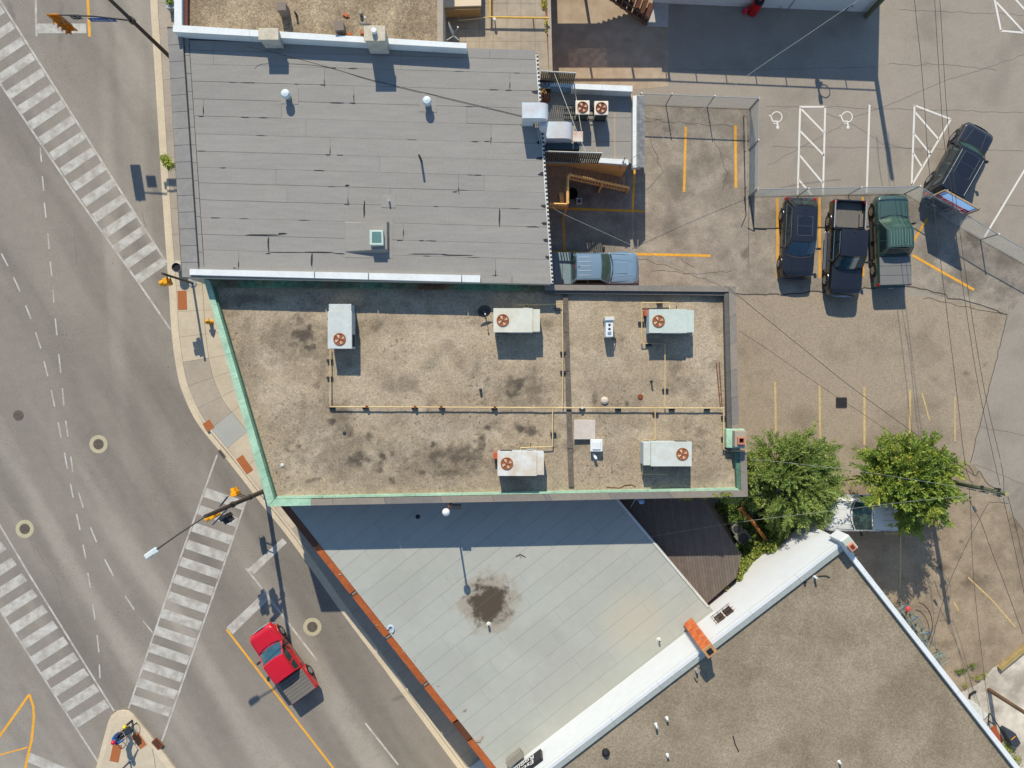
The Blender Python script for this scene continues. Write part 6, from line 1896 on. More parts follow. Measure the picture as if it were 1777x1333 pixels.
BLU = dict(CREW); BLU.update(L=5.7, H=1.82, belt=1.14, hood=1.08, cowl=1.0, rf=.42, rr=-1.0, rb=-1.2, cabend=-1.24, ribs=5, ribend=.55, ribm=plain('pale blue ridge', lit(190, 208, 222), .35, coords='object'), tonneau=mat('blue grey bed cover', lit(130, 152, 160), rough=.5, coords='object'), scoop=True, steps=None, chrome_line=None, bumper=P_BLUE, grille=M_TRIM)
REDT = dict(CREW); REDT.update(L=4.85, W=1.80, H=1.62, belt=1.02, hood=.98, cowl=1.12, rf=.52, rr=-.72, rb=-.84, cabend=-.88, win=((.06, .36), (.44, .93)), fw=1.58, rw=-1.42, wr=.36, ribs=0, tonneau=M_BEDG, tpanels=7, steps=None, chrome_line=None, bumper=plain('pale blue chrome', lit(168, 188, 204), .3, metallic=.3), bumper_r=M_TRIM, grille=M_TRIM, railcap=M_TRIM)
WHT = dict(CREW); WHT.update(L=5.75, H=1.88, cowl=.95, rf=.15, rr=-1.25, rb=-1.45, cabend=-1.48, ribs=4, ribend=.62, ribm=plain('shaded ridge', lit(190, 200, 206), .4), tonneau=plain('dark bed cover', (.02, .024, .035), .6), chrome_line=None, steps=M_WHITE_OLD, bumper=P_WHITE, grille=M_TRIM, bulge=.26)


def place(px, py, h=.9):
    c = W(px, py, h); return (c.x, c.y, .012)


vehicle('parked_suv', 'dark blue black SUV parked nose down, leftmost in the row by the fence', place(1387, 413), R(-92.5), P_BLACK, None, M_TEAL, SUV, 'SUV')
vehicle('parked_pickup', 'black crew cab pickup with open ribbed bed, middle of the row', place(1469, 431), R(-93), P_BLACK2, None, M_TEAL, CREW, 'pickup truck')
vehicle('parked_pickup', 'dark green pickup with grey covered bed parked nose up by the fence', place(1549, 417), R(91.5), P_GREEN, None, M_GREENGL, GRN, 'pickup truck')
vehicle('parked_suv', 'large glossy black SUV with sunroof standing askew behind the billboard', place(1665, 287), R(60.5), P_BLACK, None, M_GREENGL, SUVL, 'SUV')
vehicle('parked_pickup', 'pale blue pickup with bonnet scoop parked between the two buildings', place(1026.5, 466.5), R(0.5), P_BLUE, None, M_GREENGL, BLU, 'pickup truck')
vehicle('red_pickup', 'bright red pickup with ribbed grey bed cover driving up the street', place(489, 1151), R(125.5), P_RED, None, M_TEAL, REDT, 'pickup truck')
vehicle('parked_pickup', 'white pickup half hidden under the yellow green tree', place(1508, 893), R(180), P_WHITE, None, M_GREENGL, WHT, 'pickup truck')
# ------------------------------------------------------------------ poles, signals, signs
M_POLE = plain('dark bronze pole', lit(78, 70, 64), .5)
M_WOODP = mat('weathered green grey pole timber', lit(112, 114, 88), layers=((1.5, .12), (14, .18)), rough=.9)
M_WIRE = plain('black cable', (.045, .038, .032), .7)
M_WIREW = plain('pale cable', lit(160, 160, 156), .6)


def G(px, py): return W(px, py, 0)


def signal_head(t, c, ang, n=3, backboard=True, name='signal_head', m=M_YELLOW):
    """lamp housing; c = centre of the housing, ang = facing direction in plan"""
    ca, sa = math.cos(ang), math.sin(ang)
    hgt = .36 * n
    X = lambda f, s, z: (c.x + ca * f - sa * s, c.y + sa * f + ca * s, c.z + z)
    mb = MB()
    def bx(f0, f1, s0, s1, z0, z1):
        mb.hexa([X(f0, s0, z0), X(f1, s0, z0), X(f1, s1, z0), X(f0, s1, z0)], [X(f0, s0, z1), X(f1, s0, z1), X(f1, s1, z1), X(f0, s1, z1)])
    bx(-.12, .12, -.18, .18, -hgt / 2, hgt / 2)
    h = mb.build(name, m, t, bevel=.03)
    if backboard:
        mb = MB(); bx2 = mb.hexa([X(.0, -.32, -hgt / 2 - .18), X(.03, -.32, -hgt / 2 - .18), X(.03, .32, -hgt / 2 - .18), X(.0, .32, -hgt / 2 - .18)], [X(0, -.32, hgt / 2 + .18), X(.03, -.32, hgt / 2 + .18), X(.03, .32, hgt / 2 + .18), X(0, .32, hgt / 2 + .18)])
        mb.build('backboard', m, t)
    for k in range(n):
        z = hgt / 2 - .18 - k * .36
        mb = MB(); nn_ = 10
        r0 = [X(.12, .15 * math.cos(a), z + .15 * math.sin(a)) for a in [R(-20 + 220 * i / nn_) for i in range(nn_ + 1)]]
        r1 = [X(.38, .15 * math.cos(a), z - .03 + .15 * math.sin(a)) for a in [R(-20 + 220 * i / nn_) for i in range(nn_ + 1)]]
        mb.add(r0 + r1, [(i, i + 1, nn_ + 2 + i, nn_ + 1 + i) for i in range(nn_)])
        o = mb.build('visor', m, t); sd_ = o.modifiers.new('thick', 'SOLIDIFY'); sd_.thickness = .012
        mb = MB(); mb.add([X(.125, .13 * math.cos(2 * math.pi * i / 12), z + .13 * math.sin(2 * math.pi * i / 12)) for i in range(12)], [tuple(range(12))])
        mb.build('lens', (plain('red lens', (.12, .01, .01), .2), plain('amber lens', (.2, .09, .01), .2), plain('green lens', (.01, .10, .06), .2))[min(k, 2)], t)


# upper left: mast with arm, signal, no-turn sign and street name sign
b0 = G(318, 121); b0.z = .135
t = thing('traffic_signal_mast', 'dark signal mast with long arm, upper left corner of the junction', 'traffic signal', b0)
MB().tube([b0, b0 + Vector((0, 0, 9.5))], .13, 12, r2=.09).build('pole', M_POLE, t, smooth=True)
tip = W(103, 26, 6.35); root = W(231, 35.5, 6.1)
root = Vector((b0.x, b0.y, 6.1))
MB().tube([root, root.lerp(tip, .5) + Vector((0, 0, .15)), tip], .06, 8, r2=.035).build('mast_arm', M_POLE, t, smooth=True)
MB().cyl(root + Vector((0, 0, -.15)), .17, .3, 12).build('arm_collar', M_POLE, t)
MB().box(tip.x - .25, tip.x + .02, tip.y - .03, tip.y + .03, 5.2, 6.35).tube([tip, tip + Vector((0, -.25, -.5))], .03, 6).build('hanger', M_GREYMETAL, t)
tag_c = W(108, 39, 5.75)
signal_head(t, tag_c, R(-90), 4, True, m=M_ORANGE)
sp = root.lerp(tip, .76) + Vector((0, -.1, -.05))
M_SIGNW = plain('white sign sheet', lit(225, 228, 228), .45)
sg2 = thing('traffic_sign', 'round prohibition sign hanging from the upper left signal arm', 'traffic sign', W(131, 29, 5.9))
cc = W(131, 29, 5.9)
MB().box(cc.x - .3, cc.x + .3, cc.y - .008, cc.y + .008, cc.z - .3, cc.z + .3).build('plate', plain('pale grey translucent plate', lit(176, 172, 168), .5), sg2)
for r0, m_ in ((.26, M_DARK),):
    MB().tube([(cc.x + .23 * math.cos(a), cc.y - .02, cc.z + .23 * math.sin(a)) for a in [i * math.pi / 10 for i in range(21)]], .022, 5).build('ring', m_, sg2)
MB().tube([(cc.x - .16, cc.y - .02, cc.z + .16), (cc.x + .16, cc.y - .02, cc.z - .16)], .02, 5).build('slash', M_DARK, sg2)
MB().tube([(cc.x + .03, cc.y - .02, cc.z - .14), (cc.x + .03, cc.y - .02, cc.z + .06), (cc.x - .1, cc.y - .02, cc.z + .06)], .02, 5).build('arrow', M_DARK, sg2)
for px in (127, 133): MB().tube([W(px, 23, 6.4), W(px, 27, 6.2)], .015, 4).build('bracket', M_WHITE, sg2)
sn = thing('street_name_sign', 'blue street name sign with white lettering on the upper left signal arm', 'street sign', W(178, 34, 6.0))
s0 = W(178, 34.5, 5.95)
MB().box(s0.x - .70, s0.x + .70, s0.y - .015, s0.y + .015, s0.z - .19, s0.z + .19).build('blade', M_BLUE, sn, bevel=.004)
text_mesh('Geneva St', .27, M_SIGNW, 'lettering', sn, Matrix.Translation(Vector((s0.x, s0.y - .022, s0.z)) - ORG[sn]) @ Matrix.Rotation(R(90), 4, 'X'))
for px in (172, 178): MB().tube([W(px, 27, 6.35), W(px, 31, 6.15)], .02, 4).build('bracket', M_WHITE, sn)

# pedestrian signal by the kerb
b0 = G(336, 492); b0.z = .135
t = thing('pedestrian_signal', 'yellow pedestrian signal on a dark pole at the upper crosswalk end', 'pedestrian signal', b0)
MB().tube([b0, b0 + Vector((0, 0, 3.9))], .07, 10).build('pole', M_POLE, t, smooth=True)
MB().cyl(b0 + Vector((0, 0, 0)), .24, .05, 16).build('base_plate', M_GREYMETAL, t)
hc = W(291, 489, 3.1)
signal_head(t, hc, R(200), 2, False)
for z in (3.0, 3.4): MB().tube([(b0.x, b0.y, z), (hc.x + .1, hc.y + .05, z)], .03, 6).build('bracket', M_POLE, t)
bn = thing('waste_bin', 'round dark open waste bin beside the upper crosswalk end', 'bin', Vector((G(318, 468).x, G(318, 468).y, .14)))
build_local(MB().lathe((0, 0, 0), [(.26, 0), (.3, .8), (.27, .82), (.25, .2), (.01, .18)], 20), 'body', M_GREYMETAL, bn, smooth=True)
build_local(MB().cyl((0, 0, .70), .25, .01, 18), 'liner', M_BLACK, bn)
# centre left: pole with signals and street lamp
b0 = G(461, 851); b0.z = .135
t = thing('traffic_signal_mast', 'dark signal pole with yellow heads at the green roof corner', 'traffic signal', b0)
tp = b0 + Vector((0, 0, 8.75))
MB().tube([b0, tp], .15, 12, r2=.10).build('pole', M_POLE, t, smooth=True)
for z, dz in ((2.6, 1.1), (5.2, .5)): MB().cyl((b0.x, b0.y, z), .17, .12, 12).build('collar', M_POLE, t)
lamp_tip = W(266, 958, 9.2)
MB().tube([tp + Vector((0, 0, -.05)), tp.lerp(lamp_tip, .5) + Vector((0, 0, .25)), lamp_tip], .04, 8).build('lamp_arm', M_POLE, t, smooth=True)
la = (lamp_tip - tp); la.z = 0; la.normalize()
an_ = math.atan2(la.y, la.x)
lp = thing('street_lamp_head', 'pale street lamp head at the end of a thin arm over the junction', 'street lamp', lamp_tip)
MB().obox((lamp_tip.x + la.x * .12, lamp_tip.y + la.y * .12, lamp_tip.z - .08), (.75, .30, .14), an_).build('housing', plain('pale lamp housing', lit(206, 220, 226), .4), lp, bevel=.06)
MB().obox((lamp_tip.x + la.x * .22, lamp_tip.y + la.y * .22, lamp_tip.z + .062), (.40, .20, .03), an_).build('photocell', M_WHITE_OLD, lp, bevel=.01)
MB().obox((lamp_tip.x + la.x * .2, lamp_tip.y + la.y * .2, lamp_tip.z - .12), (.42, .22, .05), an_).build('lens', M_SIGNW, lp)
h1 = W(409, 857, 3.0)
signal_head(t, h1, R(110), 2, False)
for z in (2.8, 3.2): MB().tube([(b0.x, b0.y, z), (h1.x, h1.y, z)], .035, 6).build('bracket', M_POLE, t)
h2 = W(372, 893, 5.2)
signal_head(t, h2, R(215), 3, False)
MB().tube([(b0.x, b0.y, 5.4), (h2.x, h2.y, 5.5)], .045, 6).build('bracket', M_POLE, t)
h3 = W(392, 897, 5.0)
signal_head(t, h3, R(-50), 3, False, m=plain('signal back black', (.03, .03, .032), .5))
for a, b, z, lab in (((384, 878), (397, 861), 5.9, 'dark blue street name blade on the green corner pole, upper one'), ((371, 910), (395, 884), 5.7, 'dark blue street name blade on the green corner pole, lower one')):
    pa, pb = W(*a, z), W(*b, z)
    s_ = thing('street_name_sign', lab, 'street sign', pa)
    d = (pb - pa).normalized(); nn_ = Vector((-d.y, d.x, 0)) * .015
    MB().hexa([pa - nn_, pb - nn_, pb + nn_, pa + nn_], [p + Vector((0, 0, .3)) for p in (pa - nn_, pb - nn_, pb + nn_, pa + nn_)]).build('blade', plain('dull blue plate', lit(72, 88, 112), .5), s_)
# hydrant
c = Vector((G(368, 560).x, G(368, 560).y, .14))
t = thing('fire_hydrant', 'yellow fire hydrant on the pavement beside the green roof edge', 'hydrant', c)
M_HYD = plain('hydrant yellow', lit(224, 168, 62), .5)
build_local(MB().lathe((0, 0, 0), [(.17, 0), (.17, .05), (.12, .07), (.12, .5), (.15, .52), (.15, .57), (.12, .62), (.06, .7), (.03, .76), (.01, .77)], 14), 'barrel', M_HYD, t, smooth=True)
for a in (0, 90, 180):
    ca, sa = math.cos(R(a)), math.sin(R(a))
    build_local(MB().tube([(0, 0, .42), (ca * .2, sa * .2, .42)], .06, 8), 'nozzle', M_HYD, t, smooth=True)
# island post and leaning dark pole at the bottom
c = Vector((G(231, 1249).x, G(231, 1249).y, .13))
t = thing('bollard', 'short yellow topped post at the nose of the traffic island', 'post', c)
build_local(MB().cyl((0, 0, 0), .07, .8, 10), 'post', M_DARK, t, smooth=True)
build_local(MB().lathe((0, 0, .78), [(.11, 0), (.13, .06), (.11, .16), (.03, .22), (.01, .22)], 12), 'cap', plain('lemon yellow', lit(226, 206, 50), .5), t, smooth=True)
c = Vector((G(228, 1319).x, G(228, 1319).y, .13))
t = thing('sign_pole', 'dark sign pole leaning at the bottom edge of the traffic island', 'pole', c)
build_local(MB().tube([(0, 0, 0), (0, 0, 3.4)], .055, 8), 'pole', plain('violet grey pole', lit(86, 80, 104), .5), t, smooth=True)
build_local(MB().box(-.3, .3, -.012, .012, 2.5, 3.3), 'plate', M_GREYMETAL, t)
build_local(MB().cyl((0, 0, 0), .14, .05, 10), 'foot', M_GREYMETAL, t)

# ------------------------------------------------------------------ utility poles and wires
def upole(px, py, h, label, r=.15, m=M_WOODP):
    b = G(px, py)
    t = thing('utility_pole', label, 'utility pole', b)
    build_local(MB().tube([(0, 0, 0), (0, 0, h * .5), (0, 0, h)], r, 12, r2=r * .8), 'pole', m, t, smooth=True)
    build_local(MB().cyl((0, 0, h), r * .78, .02, 12), 'pole_top', plain('pale cut timber', lit(170, 160, 120), .9), t)
    return t, b


t, pb = upole(1606, 826, 7.4, 'weathered green utility pole between the tree and the right edge')
for i in range(5):
    z = 2.0 + i * 1.05
    build_local(MB().tube([(.0, -.19, z), (.0, -.19, z + .8)], .028, 6), 'conduit', M_WIREW, t)
for z, a in ((6.9, 120), (6.6, -70), (5.6, 140), (5.2, -40), (6.2, 30)):
    build_local(MB().cyl((.22 * math.cos(R(a)), .22 * math.sin(R(a)), z), .06, .16, 8).tube([(0, 0, z), (.22 * math.cos(R(a)), .22 * math.sin(R(a)), z)], .025, 5), 'insulator', M_DARK, t)
t2, pb2 = upole(1503, 28, 8.2, 'greenish utility pole at the corner of the pale building', .16)


def wire(pts, r, m, label):
    P = [W(*p) for p in pts]
    Q = [P[0]]
    n = len(P)
    for i in range(n - 1):
        p0, p1, p2, p3 = P[max(i - 1, 0)], P[i], P[i + 1], P[min(i + 2, n - 1)]
        for k in range(1, 7):
            u = k / 6
            Q.append(0.5 * ((2 * p1) + (-p0 + p2) * u + (2 * p0 - 5 * p1 + 4 * p2 - p3) * u * u + (-p0 + 3 * p1 - 3 * p2 + p3) * u ** 3))
    o = MB().tube(Q, r, 4).build('overhead_wire', m)
    return tag(o, label, 'wire')


wire([(1612, -160, 7.4), (1622, 0, 7.0), (1628, 102, 6.8), (1638, 240, 6.6), (1653, 345, 6.5), (1666, 463, 6.5), (1697, 665, 6.7), (1735, 842, 7.0)], .015, M_WIRE, 'black overhead wire along the right side, left one of the thick pair')
wire([(1621, -160, 7.4), (1631, 0, 7.0), (1635, 64, 6.9), (1643, 194, 6.7), (1656, 320, 6.6), (1674, 463, 6.6), (1706, 665, 6.8), (1738, 808, 7.0), (1742, 852, 7.0)], .015, M_WIRE, 'black overhead wire along the right side, right one of the thick pair')
wire([(1583, -80, 6.2), (1587, 0, 6.0), (1597, 94, 5.7), (1604, 179, 5.5), (1611, 280, 5.4), (1621, 360, 5.4), (1632, 452, 5.4), (1659, 670, 5.6), (1675, 805, 5.8), (1690, 845, 6.0)], .016, M_WIRE, 'thin overhead wire left of the thick pair on the right side')
wire([(1741, 864, 7.0), (1757, 935, 6.8), (1773, 1010, 6.7), (1800, 1140, 6.7)], .015, M_WIRE, 'black wire leaving the green pole downwards, left one')
wire([(1749, 862, 7.1), (1763, 915, 6.9), (1777, 978, 6.8), (1800, 1080, 6.8)], .015, M_WIRE, 'black wire leaving the green pole downwards, right one')
wire([(1750, 874, 6.9), (1724, 872, 6.9), (1708, 886, 6.9), (1648, 1010, 6.6), (1613, 1126, 6.4)], .015, M_WIRE, 'black service cable swinging from the pole to the white coped roof')
wire([(1682, 848, 5.6), (1685, 900, 5.4), (1690, 1010, 5.2), (1708, 1172, 5.0), (1730, 1330, 5.0)], .013, M_WIRE, 'thin wire hanging straight down the right side below the pole')
wire([(1683, 868, 5.6), (1690, 885, 5.5), (1702, 905, 5.4), (1722, 960, 5.2), (1742, 1010, 5.2), (1775, 1100, 5.2)], .016, M_WIRE, 'thin kinked wire with splice running to the lower right')
c = W(1691, 883, 5.5)
tag(MB().tube([c + Vector((-.06, .12, 0)), c + Vector((.08, -.14, 0))], .075, 8).build('splice_case', plain('dark teal plastic', lit(90, 104, 104), .5), smooth=True), 'dark splice case hanging on the thin kinked wire', 'splice case')
wire([(1264, 499, 6.3), (1327, 551, 6.1), (1400, 610, 5.9), (1475, 670, 5.8), (1605, 765, 5.9), (1690, 825, 6.1)], .015, M_WIRE, 'black service wire from the gravel roof corner to the green pole')
wire([(1283, 575, 6.2), (1327, 603, 6.0), (1424, 670, 5.7), (1500, 720, 5.6), (1577, 772, 5.7), (1690, 838, 6.0)], .011, M_WIRE, 'thin black strand from the east parapet to the green pole')  # second thin dark strand running to the pole
wire([(1515, -15, 6.6), (1483, 5, 6.3), (1390, 68, 5.4), (1302, 128, 4.8), (1200, 205, 4.1), (1094, 277, 3.6)], .013, M_WIREW, 'pale cable from the corner pole to the rear extension')
wire([(430, 82, 7.62), (455, 86, 7.4), (560, 114, 6.985), (650, 140, 6.985), (800, 176, 6.985), (925, 206, 6.985)], .014, M_WIRE, 'black cable sagging across the upper grey roof')
wire([(958, 358, 5.5), (975, 370, 5.4), (1055, 407, 5.4), (1150, 450, 5.7), (1262, 497, 6.25)], .012, M_WIREW, 'pale cable from the grey roof edge to the gravel roof corner')
wire([(1127, 932, 3.6), (1245, 912, 4.2), (1330, 900, 4.7), (1450, 886, 5.4), (1600, 868, 6.0), (1742, 856, 6.8)], .008, M_WIREW, 'pale cable from the lean-to eave across the trees to the pole')
wire([(1300, 796, 6.0), (1455, 813, 6.9), (1520, 822, 7.0), (1600, 835, 7.0), (1744, 857, 7.0)], .008, M_WIREW, 'pale twisted cable over the tree crowns to the pole')
wire([(1735, 838, 7.0), (1744, 815, 7.0), (1739, 780, 7.0), (1736, 805, 7.0)], .016, M_WIREW, 'short pale loop of cable at the top of the green pole')
wire([(1676, 805, 6.0), (1684, 812, 6.1), (1692, 826, 6.1), (1700, 818, 6.2), (1712, 838, 6.4), (1728, 848, 6.6)], .02, M_WIRE, 'tangled black drip loop beside the green pole')

# ------------------------------------------------------------------ chain link fence
M_LINK = plain('galvanised link wire', lit(186, 192, 190), .5, metallic=.2)


def fence(pts, label, hgt=1.65, npost=None, posts=()):
    """pts: ground pixels"""
    P = [G(*p) for p in pts]
    t = thing('chain_link_fence', label, 'fence', P[0])
    for p in P:
        MB().tube([p, p + Vector((0, 0, hgt + .06))], .04, 8).build('post', M_GREYMETAL, t, smooth=True)
        MB().cyl(p + Vector((0, 0, hgt + .06)), .05, .05, 8).build('post_cap', M_WHITE, t)
    for p in posts:
        q = G(*p)
        MB().tube([q, q + Vector((0, 0, hgt + .06))], .032, 8).build('post', M_GREYMETAL, t, smooth=True)
        MB().cyl(q + Vector((0, 0, hgt + .06)), .042, .05, 8).build('post_cap', M_WHITE, t)
    for a, b in zip(P[:-1], P[1:]):
        MB().tube([a + Vector((0, 0, hgt)), b + Vector((0, 0, hgt))], .028, 6).build('top_rail', M_GREYMETAL, t, smooth=True)
        MB().tube([a + Vector((0, 0, .05)), b + Vector((0, 0, .05))], .014, 4).build('tension_wire', M_GREYMETAL, t)
        L = (b - a).length; d = (b - a).normalized()
        mb = MB(); s = .075; n = int(L / s) + int(hgt / s) + 1
        w = .0035
        for sgn in (1, -1):
            for i in range(n):
                u0 = (i * s - hgt) if sgn > 0 else i * s
                z0, z1 = .05, hgt
                ua, ub = u0, u0 + sgn * hgt
                # clip to 0..L
                def zz(u): return z0 + (u - ua) / (ub - ua) * (z1 - z0)
                lo, hi = sorted((ua, ub)); lo, hi = max(lo, 0), min(hi, L)
                if hi - lo < .02: continue
                pA = a + d * lo + Vector((0, 0, zz(lo))); pB = a + d * hi + Vector((0, 0, zz(hi)))
                o = Vector((0, 0, w)); o2 = Vector((-d.y, d.x, 0)) * w
                mb.add([pA + o, pA + o2, pA - o, pA - o2, pB + o, pB + o2, pB - o, pB - o2], [(0, 1, 5, 4), (1, 2, 6, 5), (2, 3, 7, 6), (3, 0, 4, 7)])
        tag(mb.build('link_mesh', M_LINK, t), kind='stuff')
    return t


fence([(1105, 181), (1301, 189)], 'chain link fence running along the top of the small yellow stalls', posts=((1155.5, 182), (1227, 185.5)))
fence([(1301, 190), (1299, 340)], 'chain link fence on the right side of the small yellow stalls', posts=((1300, 259),))
fence([(1299, 341), (1570, 336), (1626, 370), (1701, 416), (1790, 466)], 'long chain link fence behind the parked row bending to the right edge', posts=((1384, 340), (1472, 338), ))
gt = thing('fence_shadow_bars', 'dark bars added as fence post shadows at the lower fence corner', 'shadow bars', G(1300, 345))  # added dark bars stand in for the shadows of the fence posts
for a, b in (((1291, 340), (1295, 372)), ((1302, 342), (1309, 400)), ((1309, 396), (1330, 397))):
    MB().tube([W(*a, 1.3), W(*b, .05)] if a[0] < 1305 else [W(*a, .05), W(*b, .05)], .025, 6).build('bar', M_DARK, gt)
rl = thing('timber_rail', 'pale timber rail on posts inside the small yellow stalls', 'rail', G(1285, 300))
MB().tube([W(1294, 196, .9), W(1297, 330, .9)], .035, 4).build('rail', M_CONC_OLD, rl)
for y in (200, 262, 325): MB().tube([W(1290 + (y - 200) * .02, y + 2, 0), W(1294.5 + (y - 200) * .02, y, .9)], .03, 4).build('post', M_DARK, rl)

# ------------------------------------------------------------------ billboard
bb = thing('billboard', 'blue and white billboard with red lettering on posts by the fence', 'billboard', G(1640, 380))
BL, BR = W(1619, 341, 1.3), W(1675, 372, 1.3)
d = (BR - BL).normalized(); L = (BR - BL).length; nf = Vector((d.y, -d.x, 0))
if nf.y > 0: nf = -nf
z0, z1 = 1.28, 2.55
def bq(u0, u1, za, zb_, o, m, nm, parent=bb, th=.01):
    p, q = BL + d * L * u0, BL + d * L * u1
    P4 = [p + nf * o, q + nf * o, q + nf * (o + th), p + nf * (o + th)]
    return MB().hexa([Vector((v.x, v.y, za)) for v in P4], [Vector((v.x, v.y, zb_)) for v in P4]).build(nm, m, parent)
def sheer(name, col):
    m = plain(name, col, .45); nt = m.node_tree; N = nt.nodes
    if 'Translucent BSDF' not in N:
        tr = N.new('ShaderNodeBsdfTranslucent'); tr.inputs[0].default_value = (*col, 1)
        mx = N.new('ShaderNodeMixShader'); mx.inputs[0].default_value = .62
        nt.links.new(N['Principled BSDF'].outputs[0], mx.inputs[1]); nt.links.new(tr.outputs[0], mx.inputs[2]); nt.links.new(mx.outputs[0], N['Material Output'].inputs[0])
    return m


bq(.02, .98, z0 + .55, z1 - .05, 0, sheer('billboard sky blue', (.55, .72, .90)), 'blue_field')
bq(.02, .98, z0 + .03, z0 + .20, 0, sheer('billboard white', (.8, .8, .8)), 'white_field')
bq(.02, .98, z0 + .20, z0 + .55, 0, sheer('billboard pale', (.72, .55, .58)), 'lettering_band')
M_BRED = sheer('billboard red', (.75, .05, .08))
for u0, u1 in ((.03, .16), (.80, .96)):
    bq(u0, u1, z0 + .17, z0 + .57, .011, M_BRED, 'red_emblem')
    bq(u0 + .035, u1 - .035, z0 + .30, z0 + .44, .022, sheer('billboard white', (.8, .8, .8)), 'emblem_bar')
u = .19
while u < .78:
    wl = rnd.uniform(.025, .05)
    bq(u, u + wl, z0 + .24 + rnd.choice((0, .0, .05)), z0 + .50, .011, M_BRED, 'letter_stroke'); u += wl + .018
for u0, u1, za, zb_ in ((-.012, 1.012, z1, z1 + .05), (-.012, 1.012, z0 - .06, z0)):
    bq(u0, u1, za, zb_, -.07, plain('billboard timber frame', lit(176, 150, 120), .8), 'frame_rail', th=.1)
for u0 in (-.03, .995): bq(u0, u0 + .035, z0 - .06, z1 + .05, -.075, plain('billboard timber frame', lit(176, 150, 120), .8), 'frame_side', th=.11)
for u0 in (.04, .92):
    p = BL + d * L * u0 - nf * .1
    MB().tube([(p.x, p.y, 0), (p.x, p.y, z1)], .06, 8).build('post', M_GREYMETAL, bb)
    q = p - nf * .6
    MB().tube([(q.x, q.y, 0), (p.x, p.y, z0 + .6)], .035, 6).build('brace', M_GREYMETAL, bb)

# ------------------------------------------------------------------ lower right yard clutter
M_CART = plain('green grey cart wire', lit(120, 146, 144), .5)


def cart(px, py, rz, label, tilt=0, s=1.0):
    c = G(px, py)
    t = thing('shopping_cart', label, 'shopping cart', (c.x, c.y, .01), rz, 'abandoned carts by the white coped roof')
    b = [(-.3, -.22, .45), (.38, -.16, .5), (.38, .16, .5), (-.3, .22, .45)]
    u_ = [(-.42, -.28, .95), (.5, -.22, .92), (.5, .22, .92), (-.42, .28, .95)]
    f = MB()
    for a in (b, u_):
        for i in range(4): f.tube([a[i], a[(i + 1) % 4]], .014, 4)
    for i in range(4): f.tube([b[i], u_[i]], .014, 4)
    f.tube([(-.35, -.2, .12), (.45, -.15, .12), (.45, .15, .12), (-.35, .2, .12), (-.35, -.2, .12)], .014, 4)
    for s_ in (-1, 1): f.tube([(-.35, s_ * .2, .12), (-.42, s_ * .26, .95)], .016, 4); f.tube([(.35, s_ * .15, .12), (.1, s_ * .2, .47)], .014, 4)
    build_local(f, 'frame', M_CART, t)
    w = MB()
    for k in range(1, 9):
        q = k / 9
        l = lambda A, B: tuple(Vector(A).lerp(Vector(B), q))
        w.tube([l(u_[0], u_[1]), l(b[0], b[1]), l(b[3], b[2]), l(u_[3], u_[2])], .008, 3)
    for k in range(1, 4):
        q = k / 4
        R4 = [tuple(Vector(b[i]).lerp(Vector(u_[i]), q)) for i in range(4)]
        w.tube(R4 + [R4[0]], .007, 3)
    build_local(w, 'basket_wires', M_CART, t)
    build_local(MB().tube([(-.5, -.28, 1.02), (-.5, .28, 1.02)], .02, 6), 'handle', plain('blue handle', lit(70, 110, 160), .5), t)
    for x, y in ((-.33, -.18), (-.33, .18), (.4, -.13), (.4, .13)): build_local(MB().cyl((x, y, .0), .05, .1, 8), 'caster', M_BLACK, t)


cart(1562, 1056, R(-50), 'green wire shopping cart, uppermost beside the white coped roof')
cart(1579, 1076, R(-58), 'green wire shopping cart in the middle of the pile, with blue handle')
cart(1597, 1102, R(-70), 'green wire shopping cart, lower one of the pile')
cart(1618, 1136, R(30), 'tipped wire cart at the lower end of the pile')
c = G(1560, 1048); rb2 = MB(); rb2.lathe((c.x, c.y, .95), [(.01, 0), (.16, .02), (.18, .1), (.12, .2), (.01, .22)], 9)
tag(rb2.build('red_bag', plain('pink red plastic bag', lit(206, 84, 84), .5), smooth=True), 'crumpled red and white bag on the uppermost cart', 'bag')
hs = [W(1590 + 28 * math.cos(a), 1085 + 40 * math.sin(a), .5) for a in [R(-80 + 12 * k) for k in range(11)]]
tag(MB().tube(hs, .025, 6).build('black_hose', M_BLACK), 'black hose curving over the shopping carts', 'hose')
t, _ = upole(1716, 1197, 4.2, 'leaning brown timber post at the lower right edge', .13, mat('brown post timber', lit(110, 88, 68), layers=((1.5, .15), (12, .2)), rough=.9))
bmx = thing('timber_beam', 'old yellowish timber beam lying at the yard edge, lower right', 'beam', G(1755, 1140))
pA, pB = G(1732, 1160), G(1790, 1112)
dB = (pB - pA).normalized(); nB = Vector((-dB.y, dB.x, 0)) * .15
MB().hexa([pA - nB, pB - nB, pB + nB, pA + nB], [v + Vector((0, 0, .24)) for v in (pA - nB, pB - nB, pB + nB, pA + nB)]).build('beam', mat('mossy timber', lit(168, 146, 96), layers=((1.5, .15), (12, .2)), rough=.9), bmx, bevel=.03)
pt = [W(1682, 1214, .05), W(1683, 1206, .08), W(1688, 1202, .08), W(1694, 1200, .06)]
tag(MB().tube(pt, .06, 7).build('tyre_piece', M_BLACK, smooth=True), 'curved dark rubber piece on the white stained concrete', 'rubber piece')
tr = thing('rust_tray', 'rust red metal tray against the white coped roof, lower right', 'tray', G(1730, 1280))
q = [W(1719, 1267, .6), W(1727, 1259, .6), W(1742, 1286, .6), W(1733, 1295, .6)]
MB().prism([(p.x, p.y) for p in q], .5, .58, bottom=True).build('tray', mat('rust red sheet', lit(166, 84, 52), layers=((2, .1), (10, .1)), rough=.8), tr)
for p in q: MB().box(p.x - .03, p.x + .03, p.y - .03, p.y + .03, 0, .5).build('leg', M_DARK, tr)
